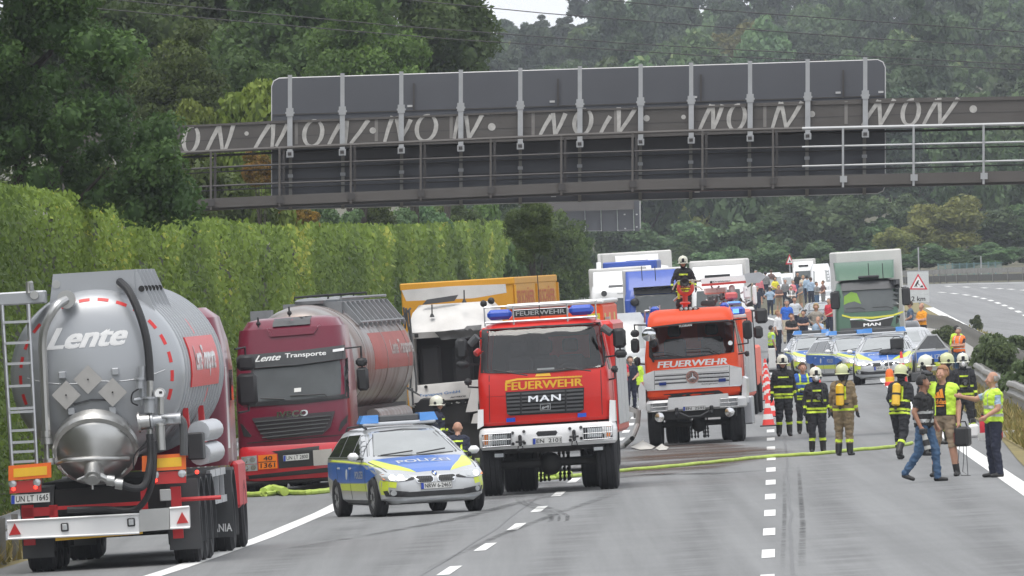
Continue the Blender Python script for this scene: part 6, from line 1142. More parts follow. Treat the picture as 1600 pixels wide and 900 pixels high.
# ---------------------------------------------------------------- dark red tanker lorry facing the camera
def tanker_front():
 cx, cy = 462, 768; ppm = ppm_at(cx, cy); T = Trace(340, 420, 2.25, cx, cy, ppm)
 root = empty('tanker_lorry', 'dark red tanker lorry facing the camera with orange hazard plate and dusty silver tank', 'tanker lorry')
 w_ = 1.06; z = lambda u, v: T(u, v)[1]; zr = z(265, 170); zv = z(280, 300); zw0 = z(280, 462); zb = z(260, 625)
 lv = [(zb-.25, w_*.96, .06, 2.1, .2, .1), (zb, w_, .0, 2.1, .2, .12), (zw0, w_, .02, 2.1, .2, .14), (zw0+.1, w_, .05, 2.1, .2, .14), (zv-.2, w_*.985, .24, 2.1, .2, .13), (zv, w_*.97, .28, 2.1, .22, .12), (zv+.5, w_*.92, .42, 2.1, .26, .12), (zr-.2, w_*.88, .6, 2.05, .3, .1), (zr-.05, w_*.8, .8, 1.95, .3, .05), (zr, w_*.6, 1.1, 1.8, .3, 0)]
 m = shell(lv); bv = m.bvh(); m.build('cab', M_MAROON, root, 35); P = lambda n, pl, ma, off=.004, th=.012, b=None, par=None: patch(n, T.P(*pl), b or bv, ma, par or root, 'y-', off+.006, th, .08)
 ws = T.P((120, 352), (280, 338), (440, 318), (446, 440), (300, 458), (115, 468)); lay(ws, poly_tris(ws), bv, 'y-', .012, .2).build('windscreen', mat('truck_screen', (.06, .066, .068), .1, var=.6, vs=1.3, coat=.1, spec=.5), root, 60)
 P('window_frame', ((112, 345), (120, 352), (115, 468), (300, 458), (446, 440), (440, 318), (448, 312), (458, 455), (300, 474), (108, 486)), M_BLK, .003, .008)
 vs = P('sun_visor', ((108, 302), (280, 288), (438, 268), (444, 316), (280, 338), (118, 350)), mat('visor_grey', (.055, .057, .06), .4), .015, .05); vb = bvh_of(vs)
 letter('lettering', 'Lente', T.quad((124, 329), (215, 321), (221, 298), (132, 306)), vb, M_WHT, vs, 'y-', .04, .2, .004); letter('lettering', 'Transporte', T.quad((232, 319), (377, 308), (377, 287), (232, 298)), vb, M_WHT, vs, 'y-', .03, 0, .004); P('visor_lamp', ((400, 284), (437, 278), (437, 288), (400, 293)), M_WHT, .002, .01, vb, vs)
 P('roof_hatch', ((178, 178), (310, 166), (312, 195), (180, 205)), M_GRY, .006, .04); P('air_deflector', ((160, 210), (178, 240), (330, 228), (350, 200), (344, 196), (326, 220), (182, 232), (168, 208)), M_MAROON, .004, .03)
 for u, v in ((130, 198), (240, 160)): a = T(u, v); m = MB(); m.ball((a[0], .62, a[1]+.02), .045); m.tube([(a[0], .6, a[1]-.05), (a[0], .6, a[1]+.14)], .018, 6); m.build('antenna', M_BLK, root)
 P('sticker', ((268, 420), (292, 418), (292, 432), (268, 434)), M_PLATE, .014, .002)
 for a in (((150, 455), (235, 458)), ((255, 446), (378, 440), (385, 448))): wiper(root, T.P(*a), .0)
 letter('lettering', 'IVECO', T.quad((208, 525), (318, 516), (318, 494), (208, 503)), bv, M_CHR, root, 'y-', .04, 0, .02, .01, 1.1)
 g = P('grille', ((118, 526), (412, 500), (396, 556), (368, 582), (176, 600), (150, 578)), mat('grille_dark', (.05, .04, .045), .5), .004, .02); gb = bvh_of(g)
 for k in range(5): v = 533+k*14; s = 12*k/4; P('grille_bar', ((128+s*2.4, v+4-k*.4), (400-s*2.2, v-20-k*.3), (400-s*2.2, v-16-k*.3), (128+s*2.4, v+8-k*.4)), M_GRY, .004, .03, gb, g)
 P('panel_seam', ((70, 486), (460, 448), (460, 451), (70, 489)), M_INK, .002, .003); P('panel_seam', ((100, 612), (440, 582), (440, 585), (100, 615)), M_INK, .002, .003)
 for q in (((74, 545), (84, 548), (118, 588), (112, 592), (88, 590)), ((455, 512), (452, 540), (428, 572), (424, 568), (432, 540))): P('side_vent', q, M_BLK, .003, .006)
 # bumper
 lo = shell([(T(260, 740)[1], w_*.93, .02, .9, .2, .1), (T(260, 722)[1], w_*.99, -.05, .9, .2, .1), (T(260, 640)[1], w_*1.0, -.06, .9, .2, .1), (T(260, 618)[1], w_*.98, .0, .9, .2, .1)]); lb = lo.bvh(); lo.build('bumper', mat('bumper_red', (.55, .02, .03), .3, coat=.6), root, 35)
 Q = lambda n, pl, ma, off=.004, th=.012: patch(n, T.P(*pl), lb, ma, root, 'y-', off+.006, th, .08, .0)
 Q('bumper_recess', ((190, 642), (358, 622), (362, 690), (216, 702), (212, 650)), M_INK, .002, .003); Q('lower_grille', ((95, 728), (420, 695), (420, 712), (95, 742)), M_INK, .002, .003)
 for q in (((80, 662), (137, 656), (139, 685), (81, 688)), ((82, 690), (140, 687), (141, 710), (90, 713))): h = Q('headlight', q, M_LENS, .003, .015); 
 for u, v in ((95, 674), (122, 671), (98, 700), (125, 698)): x, zz = T(u, v); patch('reflector', ring_pts(x, zz, .055, .05, 12), lb, M_CHR, root, 'y-', .02, .008)
 for u, v in ((418, 648), (392, 652)): x, zz = T(u, v); patch('reflector', ring_pts(x, zz, .06, .05, 12), lb, M_LENS, root, 'y-', .02, .008)
 h = Q('hazard_plate', ((143, 656), (209, 651), (212, 701), (145, 706)), mat('hazard_orange', (.85, .2, .01), .5), .03, .012); hb = bvh_of(h); letter('plate_lettering', '40', T.quad((162, 675), (194, 672), (194, 657), (162, 660)), hb, M_INK, h, 'y-', .02, 0, .004); letter('plate_lettering', '1361', T.quad((152, 701), (204, 697), (204, 680), (152, 684)), hb, M_INK, h, 'y-', .02, 0, .004); patch('plate_line', T.P((144, 679), (211, 675), (211, 677.5), (144, 681.5)), hb, M_INK, h, 'y-', .003, .001)
 plate(root, T.quad((232, 678), (323, 669), (323, 648), (232, 656)), lb, 'UN LT 2800', fall=0.); Q('blank_plate', ((337, 638), (403, 632), (400, 688), (340, 692)), mat('dirty_white', (.42, .40, .37), .6, var=.3, vs=3), .02, .015)
 m = MB(); a, b = T(92, 765), T(400, 735); m.box(-w_*.94, w_*.94, .05, .8, .16, T(260, 738)[1], .05); m.box(-.9, .9, .3, 3.5, .35, 1.0); m.build('chassis', M_DKM, root)
 for s in (-1, 1): wheel(root, s*.92, .95, .46, .32); wheel(root, s*.85, 3.9, .46, .5)
 m = MB(); m.prism([(1.15, .45), (2.05, .45), (2.05, 1.1), (1.15, 1.1)], 'x', w_*.9, w_*1.0); m.build('cab_skirt', M_MAROON, root)
 for q in (((481, 312, 520, 344)), ((487, 345, 524, 430))): a, b = T(q[0], q[3]), T(q[2], q[1]); mirror(root, ((a[0]+b[0])/2, .35, (a[1]+b[1])/2), (b[0]-a[0])/2, (b[1]-a[1])/2, [(w_*.95, .5, zv+.05)])
 # the tank and its walkway
 r = 1.12; zc = 2.36; M_TD = mat('dusty_tank', (.33, .32, .315), .38, .45, var=.25, vs=.9); t = M_TD.node_tree; bs_ = t.nodes['Principled BSDF']
 c_ = t.nodes.new('ShaderNodeTexCoord'); mp = t.nodes.new('ShaderNodeMapping'); mp.inputs['Scale'].default_value = (.5, 2.5, .5); nn = t.nodes.new('ShaderNodeTexNoise'); nn.inputs['Scale'].default_value = 1.3; nn.inputs['Detail'].default_value = 6; rmp = t.nodes.new('ShaderNodeValToRGB'); rmp.color_ramp.elements[0].position = .4; rmp.color_ramp.elements[1].position = .62; mxx = t.nodes.new('ShaderNodeMix'); mxx.data_type = 'RGBA'
 t.links.new(c_.outputs['Object'], mp.inputs[0]); t.links.new(mp.outputs[0], nn.inputs['Vector']); t.links.new(nn.outputs['Fac'], rmp.inputs[0]); t.links.new(rmp.outputs[0], mxx.inputs[0]); old = bs_.inputs['Base Color'].links[0].from_socket; t.links.new(old, mxx.inputs[6]); mxx.inputs[7].default_value = (.20, .155, .135, 1); t.links.new(mxx.outputs[2], bs_.inputs['Base Color'])
 y0, y1 = 2.45, 12.6; m = MB(); m.lathe([(.02, y0-.3), (.5, y0-.25), (.9, y0-.1), (1.05, y0+.05), (r, y0+.3), (r, y1-.4), (1.05, y1-.1), (.9, y1+.05), (.4, y1+.2), (.02, y1+.22)], (0, 0, zc), (0, 1, 0), 48); tv = m.bvh(); m.build('tank', M_TD, root, 40)
 dr = mat('dusty_red', (.36, .06, .045), .45, var=.3, vs=1.2); patch('red_panel', [(5.0, zc-.18), (y1-.2, zc-.18), (y1-.2, zc+.52), (5.0, zc+.52)], tv, dr, root, 'x+', .004, .003, .25)
 letter('side_lettering', 'Lente Transporte', ((8.2, zc), (12.2, zc), (12.2, zc+.36), (8.2, zc+.36)), tv, mat('dusty_white', (.5, .47, .45), .6), root, 'x+', .04, 0, .014, 0, 1, None, .3)
 for k in range(3): m = MB(); y = 3.4+k*3.9; m.lathe([(r-.01, -.02), (r+.015, -.015), (r+.015, .015), (r-.01, .02)], (0, y, zc), (0, 1, 0), 48); m.build('tank_rib', M_TD, root)
 wk = mat('walkway_grey', (.23, .24, .25), .5, .3, var=.2); zt_ = zc+r
 m = MB(); m.box(-.5, .62, 4.2, y1-.3, zt_-.2, zt_+.04); m.build('walkway', wk, root, 0)
 for k in range(10): y = 4.4+k*.86; m = MB(); m.prism([(.62, zt_-.12), (.98, zt_-.5), (1.0, zt_-.42), (.66, zt_+.03), (.62, zt_+.03)], 'y', y, y+.1); m.build('rib_plate', wk, root, 0)
 m = MB(); m.tube([(.62, 4.2, zt_+.1), (.62, y1-.3, zt_+.1)], .03, 6); m.tube([(.95, 4.2, zt_-.38), (.95, y1-.3, zt_-.38)], .03, 6); m.build('walkway_rail', wk, root)
 for k in range(4): y = 4.0+k*2.3; m = MB(); m.lathe([(.28, 0), (.3, .06), (.24, .1), (.02, .12)], (.05, y, zt_+.02), (0, 0, 1), 18); m.build('manhole_cover', wk, root); m = MB(); m.tube([(-.3, y+.5, zt_+.1), (-.3, y+.5, zt_+.16), (.3, y+.9, zt_+.18), (.3, y+.9, zt_+.1)], .022, 6); m.build('hand_rail', M_BLK, root)
 m = MB(); m.box(-1.0, -.6, 3.0, 3.4, zt_-.3, zt_-.05); m.build('filler_box', wk, root); m = MB(); m.box(-.9, .9, 3.2, 12.3, .55, zc-r+.25); m.build('frame', M_DKM, root, 0)
 for k in range(2): m = MB(); m.tube([(1.0, 5.0, .95+.32*k), (1.0, 11.0, .95+.32*k)], .16, 14); m.build('pipe_store', M_TD, root)
 for k in range(3): wheel(root, .9, 8.6+1.25*k, .46, .36); wheel(root, -.9, 8.6+1.25*k, .46, .36)
 place(root, cx, cy, -.097); return root
tanker_front()
# ---------------------------------------------------------------- crushed white lorry with the yellow container
def crushed_lorry():
 cx, cy = 703, 738; ppm = ppm_at(cx, cy); T = Trace(580, 420, 3.75, cx, cy, ppm); root = empty('crashed_lorry', 'white lorry with crushed cab and missing windscreen carrying a yellow container', 'lorry')
 Z = lambda u, v: T(u, v)[1]; dw = mat('battered_white', (.60, .59, .57), .45, var=.22, vs=2.5, bump=.5, bs=3); yel = mat('container_yellow', (.62, .30, .02), .5, var=.12, vs=1.5)
 xl, xr = T(200, 500)[0], 1.02; xm, hw = (xl+xr)/2, (xr-xl)/2; z0, z1, z2, z3 = Z(430, 790), Z(430, 672), Z(430, 400), Z(430, 205)
 lv = [(z0-.05, hw*.97, .12, 2.2, .12, .04), (z0, hw, .05, 2.2, .12, .04), (z1, hw, .08, 2.2, .12, .04), (z2, hw*.97, .2, 2.2, .14, .04), (z2+.12, hw*.97, .1, 2.2, .14, .04), (z3-.15, hw*.93, .5, 2.2, .2, .05), (z3, hw*.8, .8, 2.1, .2, .0)]
 m = shell(lv); m.xf(Matrix.Translation((xm, 0, 0)))
 # dents
 bmx = bmesh.new(); me0 = m.mesh('cab', 0); bmx.from_mesh(me0); bmesh.ops.subdivide_edges(bmx, edges=[e for e in bmx.edges if e.calc_length() > .22 and (e.verts[0].co.y+e.verts[1].co.y)/2 < 1.0], cuts=3, use_grid_fill=True)
 for v in bmx.verts:
  if v.co.y < 1.1: n = mnoise.noise(v.co*1.6+Vector((3, 1, 7))); v.co.y += .14*n+(.12 if v.co.z > z2 else 0)*abs(mnoise.noise(v.co*3.1)); v.co.x += .04*mnoise.noise(v.co*2.2)
 bmesh.ops.triangulate(bmx, faces=[f for f in bmx.faces if len(f.verts) > 4]); bmx.to_mesh(me0); bmx.free(); me0.polygons.foreach_set('use_smooth', [True]*len(me0.polygons)); me0.set_sharp_from_angle(angle=R(25)); cab = link('cab', me0, dw, root); bv = bvh_of(cab)
 P = lambda n, pl, ma, off=.004, th=.012: patch(n, T.P(*pl), bv, ma, root, 'y-', off, th, .12, .1)
 hole = MB(); hole.prism(T.P((236, 412), (672, 384), (672, 646), (430, 668), (252, 684)), 'y', -.6, 1.3); cutout(cab, [hole]); m = MB(); q = T.P((200, 412), (720, 384), (720, 640), (230, 690)); m.prism(q, 'y', .75, .8); m.build('cab_interior', M_INT, root, 0)
 for u in (330, 520): x, zz = T(u, 600); m = MB(); m.box(x-.2, x+.2, .5, .7, zz-.3, zz+.5, .06); m.build('seat', M_INT, root)
 x, zz = T(535, 470); m = MB(); m.box(x-.2, x+.2, .1, .3, zz-.6, zz+.4); 
 P('crushed_visor', ((370, 372), (480, 358), (545, 352), (560, 335), (640, 328), (638, 388), (560, 402), (410, 418)), mat('torn_grey', (.10, .10, .10), .6, var=.3, bump=.5, bs=6), .02, .12)
 m = MB(); a = T.P((140, 128), (420, 105), (745, 92), (752, 143), (560, 175), (168, 192)); m.prism(a, 'y', .95, 1.25); m.build('roof_spoiler', dw, root, 0)
 m = MB(); m.prism(T.P((275, 213), (302, 182), (486, 154), (464, 190)), 'y', .62, .7); m.build('roof_hatch', M_GRY, root, 0)
 for u, v in ((345, 275), (535, 190)): x, zz = T(u, v); m = MB(); m.tube([(x, .3, zz), (x+.01, .3, zz+.22)], .014, 5); m.lathe([(.05, 0), (.03, .05), (.005, .09)], (x, .3, zz-.03), (0, 0, 1), 10); m.build('antenna', M_BLK, root)
 for u, v in ((650, 205), (695, 188)): x, zz = T(u, v); m = MB(); m.ball((x, .28, zz), .07, sc=(1, .8, 1)); m.build('roof_lamp', M_BLK, root)
 lp = P('front_panel', ((255, 692), (430, 675), (602, 656), (570, 758), (430, 768), (248, 785)), dw, .02, .05); lb = bvh_of(lp)
 letter('lettering', 'Transport GmbH', T.quad((280, 757), (520, 730), (520, 710), (280, 736)), lb, mat('sign_blue', (.05, .18, .42), .5), lp, 'y-', .01, 0, .006); letter('lettering', 'ACTROS', T.quad((464, 758), (555, 750), (555, 741), (464, 749)), lb, M_INK, lp, 'y-', .03, .2, .006)
 for u, v in ((320, 692),): x, zz = T(u, v); m = MB(); m.cyl((x, -.05, zz), (x, .05, zz), .03, 12); m.build('bolt', M_INK, root)
 P('torn_front', ((250, 788), (570, 762), (575, 900), (250, 930)), M_INK, -.01, .02); m = MB(); m.box(xm-hw*.95, xm+hw*.95, .15, 2.2, .25, z0-.02); m.box(-.5, .5, .2, 9.6, .5, 1.0); m.build('chassis', M_DKM, root, 0)
 x, zz = T(330, 830); m = MB(); m.lathe([(.23, -.03), (.26, 0), (.23, .03)], (x, -.02, zz), (.15, 1, .1), 24); m.build('torn_hose', M_BLK, root)
 for q, y0, y1, nm in ((((556, 840), (602, 656), (626, 656), (628, 832), (590, 838)), -.05, .02, 'broken_fairing'), (((590, 905), (605, 850), (640, 840), (640, 905)), -.1, .2, 'broken_fairing'), (((212, 690), (292, 740), (285, 745), (240, 720), (208, 705)), -.1, -.06, 'torn_sheet')): m = MB(); m.prism(T.P(*q), 'y', y0, y1); m.build(nm, dw if 'fair' in nm else M_GRY, root, 0)
 for pts in (((205, 230), (215, 330), (240, 450), (232, 600), (225, 700)), ((222, 240), (236, 400), (262, 650), (262, 730)), ((190, 225), (200, 300), (196, 350)), ((240, 700), (245, 800)), ((165, 310), (195, 270), (230, 230))): m = MB(); m.tube([(T(*p)[0], -.05+.03*i, T(*p)[1]) for i, p in enumerate(pts)], .022, 5); m.build('bent_strut', M_GRY, root)
 x, zz = T(262, 392); m = MB(); m.box(x-.035, x+.035, -.0, .1, zz-.04, zz+.04, .01); m.build('marker_lamp', M_INK, root)
 for s in (-1, 1): wheel(root, s*.8, 1.1, .45, .3); wheel(root, s*.8, 5.2, .45, .5); wheel(root, s*.8, 8.3, .45, .5)
 # container
 a, b = T(75, 105), T(80, 195); zc1 = T(410, 78)[1]; xa = T(75, 140)[0]; xb = xa+2.28; m = MB(); m.box(xa, xb, 2.6, 9.8, 1.2, zc1, .03); cv = m.bvh(); m.build('container', yel, root); m = MB(); m.box(xa-.015, xb+.015, 2.57, 9.83, zc1-.13, zc1+.015, .02); m.build('container_rim', yel, root)
 for k in range(3): m = MB(); y = 2.6+k*3.6; m.box(xb, xb+.04, y-.03, y+.05, 1.2, zc1-.14); m.build('container_post', yel, root, 0)
 og = mat('print_orange', (.55, .10, .02), .5)
 for y in (2.95, 6.5): letter('lettering', 'SSI SCHÄFER', ((y, zc1-.52), (y+2.9, zc1-.52), (y+2.9, zc1-.2), (y, zc1-.2)), cv, og, root, 'x+', .03, 0, .004, 0, 1, None, .5)
 place(root, cx, cy, -.12); return root
crushed_lorry()
# ---------------------------------------------------------------- boxy rescue vehicle behind the red fire engine
def rescue_box():
 cx, cy = 890, 738; ppm = ppm_at(cx, cy); T = Trace(0, 0, 1, cx, cy, ppm); root = empty('rescue_truck', 'boxy rescue truck with orange body, yellow stripe and white roof behind the red fire engine', 'rescue vehicle')
 a, b = T(905, 600), T(952, 470); zt = T(930, 470)[1]; xl = T(800, 600)[0]; xr = T(957, 600)[0]-.1; m = MB(); m.box(xl, xr, 0, 6.2, .7, zt-.06, .05); v = m.bvh(); m.build('body', M_ORG, root); m = MB(); m.box(xl-.03, xr+.03, -.04, 6.24, zt-.06, zt+.03, .03); m.build('roof', M_WHT, root)
 for x0, x1, ma in ((T(918, 520)[0], T(932, 520)[0], M_NEON), (xr-.16, xr-.06, M_NEON)): patch('yellow_stripe', [(x0, .9), (x1, .9), (x1, zt-.1), (x0+.02, zt-.1)], v, mat('stripe_yellow', (.60, .52, .04), .4), root, 'y-', .003, .002, .5)
 for k in range(3): patch('yellow_stripe', [(.3+k*2, .9), (.8+k*2, .9), (1.2+k*2, zt-.1), (.7+k*2, zt-.1)], v, MATS['stripe_yellow'], root, 'x+', .003, .002, .5)
 m = MB(); m.box(xl+.1, xr-.1, .1, 6, .4, .7); m.build('chassis', M_DKM, root, 0)
 for s in (0, 1):
  for y in (1.2, 4.8): wheel(root, (xl+.2, xr-.2)[s], y, .42, .3)
 for k in range(9): m = MB(); z = .8+k*.26; m.box(xr+.02, xr+.1, .4, .8, z, z+.04); m.build('rung', M_ALU, root, 0)
 place(root, cx, cy, -.05)
rescue_box()
# ---------------------------------------------------------------- PEOPLE
SKIN = mat('skin', (.46, .25, .17), .55, var=.12, vs=20); SKIN2 = mat('tanned_skin', (.32, .16, .10), .55, var=.12, vs=20)
def cloth(name, col, var=.22): return mat(name, col, .88, var=var, vs=14, bump=.25, bs=60)
K_BLK = cloth('black_coat', (.022, .023, .027)); K_NAVY = cloth('navy_cloth', (.018, .022, .042)); K_NEON = mat('neon_band', (.60, .78, .05), .5, var=.08, emit=0.); K_KHAKI = cloth('khaki_cloth', (.20, .15, .085)); K_JEAN = cloth('denim', (.055, .11, .20), .35); K_SHOE = mat('shoe_leather', (.02, .02, .02), .5)
K_LBLUE = cloth('light_blue_shirt', (.34, .45, .58)); K_WHITE = cloth('white_shirt', (.70, .70, .70), .08); K_VEST = mat('neon_vest', (.55, .80, .06), .6, var=.1, vs=6); K_OVEST = mat('orange_vest', (.95, .20, .03), .6, var=.1, vs=6); K_SILV = mat('silver_tape', (.45, .46, .46), .4, .2); K_BVEST = cloth('blue_vest', (.04, .12, .42))
K_HELM = mat('helmet_white', (.66, .66, .55), .35, coat=.4); K_HELMY = mat('helmet_luminous', (.55, .58, .33), .35, coat=.3); H_BRN = mat('brown_hair', (.06, .035, .02), .7, var=.4, vs=40); H_BLK = mat('black_hair', (.012, .01, .01), .6); H_GRY = mat('grey_hair', (.28, .26, .24), .8); H_BLD = mat('blond_hair', (.38, .26, .12), .7); H_RED = mat('sandy_hair', (.30, .15, .07), .7)
EYE = mat('eye_dark', (.03, .02, .015), .3); LIP = mat('lips', (.36, .13, .1), .5)
ARMS = {'down': ((.25, .03, 1.15), (.265, -.05, .90)), 'cross': ((.245, -.06, 1.16), (-.06, -.215, 1.15)), 'hips': ((.37, .09, 1.21), (.185, -.04, 1.04)), 'front': ((.25, -.03, 1.15), (.07, -.21, 1.05)), 'carry': ((.25, .0, 1.16), (.24, -.20, 1.05)), 'up': ((.27, -.17, 1.30), (.12, -.27, 1.52)), 'point': ((.26, -.22, 1.33), (.22, -.46, 1.38)), 'back': ((.25, .08, 1.17), (.05, .17, 1.02)), 'mouth': ((.22, -.16, 1.22), (.06, -.17, 1.50)), 'side': ((.34, .0, 1.2), (.36, -.1, .98))}
LEGS = {'stand': (((.105, -.01, .50), (.12, .02, .09)), ((-.105, -.01, .50), (-.12, .02, .09))), 'wide': (((.14, -.02, .50), (.19, .02, .09)), ((-.13, -.02, .50), (-.17, .02, .09))), 'walk': (((.10, -.14, .53), (.10, -.17, .09)), ((-.10, .07, .50), (-.10, .33, .16))), 'walk2': (((.10, .05, .50), (.10, .30, .14)), ((-.10, -.15, .53), (-.10, -.20, .09))), 'kneel': (((.14, -.40, .42), (.14, -.36, .06)), ((-.12, -.30, .08), (-.12, .14, .08))), 'bend': (((.12, -.12, .50), (.12, .0, .09)), ((-.14, -.06, .50), (-.15, .16, .10)))}
def capsule(m, a, b, ra, rb, n=10):
 a, b = Vector(a), Vector(b); t = b-a
 if t.length < 1e-4: t = Vector((0, 0, 1e-3)); b = a+t
 t.normalize(); u = t.orthogonal().normalized(); v = t.cross(u); rings = []
 for k in range(4): f = R(90*(k+.3)/4.3); rings.append((a-t*ra*math.cos(f), ra*math.sin(f)))
 rings += [(a, ra), (b, rb)]
 for k in range(3, -1, -1): f = R(90*(k+.3)/4.3); rings.append((b+t*rb*math.cos(f), rb*math.sin(f)))
 m.loft([[c+(u*math.cos(2*math.pi*i/n)+v*math.sin(2*math.pi*i/n))*r_ for i in range(n)] for c, r_ in rings])
def body_mesh(pose, legs, near, bulk, lean, twist, sex='m', headturn=0., headnod=0., baggy=False):
 """one skin: joints laid out as tapered limbs, fused into a continuous surface; returns mesh and limb list"""
 L = []; hz = {'kneel': -.47, 'bend': -.05}.get(legs, 0.); base = Vector((0, 0, .93+hz))
 Rl = Matrix.Rotation(lean, 4, 'X'); Rt = Matrix.Rotation(twist, 4, 'Z')
 def up(p): p = Vector(p); return base+(Rt @ Rl @ (p-Vector((0, 0, .93))))   # joints above the hips follow the spine
 def c(lab, a, b, ra, rb): L.append((Vector(a), Vector(b), ra, rb, lab))
 k = bulk; bg = 1.2 if baggy else 1.; sh = .185 if sex == 'm' else .165
 for s in (-1, 1):
  c('torso', up((s*.115, .0, 1.36)), up((s*.085, .0, 1.10)), .115*k, .105*k); c('torso', up((s*.085, .0, 1.12)), up((s*.085, .005, .97)), .108*k, .118*k)
  c('torso', up((s*.05, .02, 1.44)), up((s*(sh-.03), .01, 1.415)), .075, .075*k)
  (kn, an) = LEGS[legs][0 if s > 0 else 1]; hip = Vector((s*.095, 0, .92+hz)); c('thigh', hip, kn, .103*k*(bg*.4+.6), .068*(k*.5+.5)*bg); c('shin', kn, an, .064*(k*.6+.4)*bg, .046*(k*.6+.4)*bg*1.1)
  an = Vector(an); fwd = Vector((0, -1, 0)); tilt = -.5 if an.z > .12 else 0
  if legs == 'kneel' and s < 0: c('foot', an, an+Vector((0, .12, -.03)), .045, .035)
  else: c('foot', an+Vector((0, .03, -.045)), an+Vector((s*.02, -.15, -.055+tilt*.1)), .044, .036); c('foot', an, an+Vector((0, 0, -.03)), .05, .046)
  p = pose[0 if s > 0 else 1]; e, w_ = ARMS[p] if isinstance(p, str) else p; e = up((s*e[0], e[1], e[2])); w_ = up((s*w_[0], w_[1], w_[2])); so_ = up((s*sh, .01, 1.41))
  c('uparm', so_, e, .060*k, .047*(k*.5+.5)); c('forearm', e, w_, .046*(k*.5+.5), .033)
  d = (w_-e).normalized(); side = d.cross(Vector((s, 0, .0))); side = side.normalized() if side.length > .2 else Vector((0, -1, 0)); nrm = d.cross(side).normalized()
  pm = w_+d*.075; c('hand', w_+d*.02, pm, .030, .034)
  if near:
   for i, (o_, ln) in enumerate(((-.027, .062), (-.009, .075), (.009, .07), (.026, .055))): a = pm+side*o_+d*.01; mid = a+d*ln*.55+nrm*s*.008; c('hand', a, mid, .0115, .011); c('hand', mid, mid+d*ln*.4+nrm*s*.022, .011, .0095)
   a = w_+d*.03-side*.03; c('hand', a, a+d*.035-side*.025+nrm*s*.01, .0125, .011); c('hand', a+d*.035-side*.025+nrm*s*.01, a+d*.065-side*.022+nrm*s*.02, .011, .010)
  else: c('hand', pm, pm+d*.06, .03, .022)
 c('torso', up((0, -.01, 1.34)), up((0, -.015, 1.0)), .125*k, .12*k*(1.0 if k < 1.15 else 1.08)); c('torso', up((0, .01, 1.30)), up((0, .01, 1.42)), .11*k, .08)
 c('neck', up((0, .01, 1.44)), up((0, -.005, 1.58)), .058, .054)
 Hm = Matrix.Rotation(headturn, 4, 'Z') @ Matrix.Rotation(headnod, 4, 'X'); hc = Vector((0, -.01, 1.60))
 def hd(p): return up(hc+(Hm @ (Vector(p)-hc)))
 c('head', hd((0, .015, 1.70)), hd((0, .02, 1.67)), .092, .090); c('head', hd((0, -.03, 1.66)), hd((0, -.035, 1.60)), .075, .055); c('head', hd((0, -.04, 1.60)), hd((0, -.065, 1.575)), .046, .034); c('head', hd((0, -.1, 1.665)), hd((0, -.122, 1.632)), .012, .017); c('head', hd((-.03, -.098, 1.592)), hd((.03, -.098, 1.592)), .012, .012)
 for s in (-1, 1): c('head', hd((s*.092, .015, 1.675)), hd((s*.094, .015, 1.635)), .018, .013); c('head', hd((s*.045, -.07, 1.64)), hd((s*.05, -.06, 1.625)), .03, .03)
 m = MB()
 for a, b, ra, rb, lab in L: capsule(m, a, b, ra, rb)
 o = link('tmp', m.mesh('tmp', 0), None); md = o.modifiers.new('r', 'REMESH'); md.mode = 'VOXEL'; md.voxel_size = .0115 if near else .019; sm = o.modifiers.new('s', 'SMOOTH'); sm.factor = .5; sm.iterations = 3 if near else 2
 dg = bpy.context.evaluated_depsgraph_get(); me = bpy.data.meshes.new_from_object(o.evaluated_get(dg)); d = o.data; bpy.data.objects.remove(o); bpy.data.meshes.remove(d); me.name = 'body'
 return me, L, hd, up
PEOPLE = {}
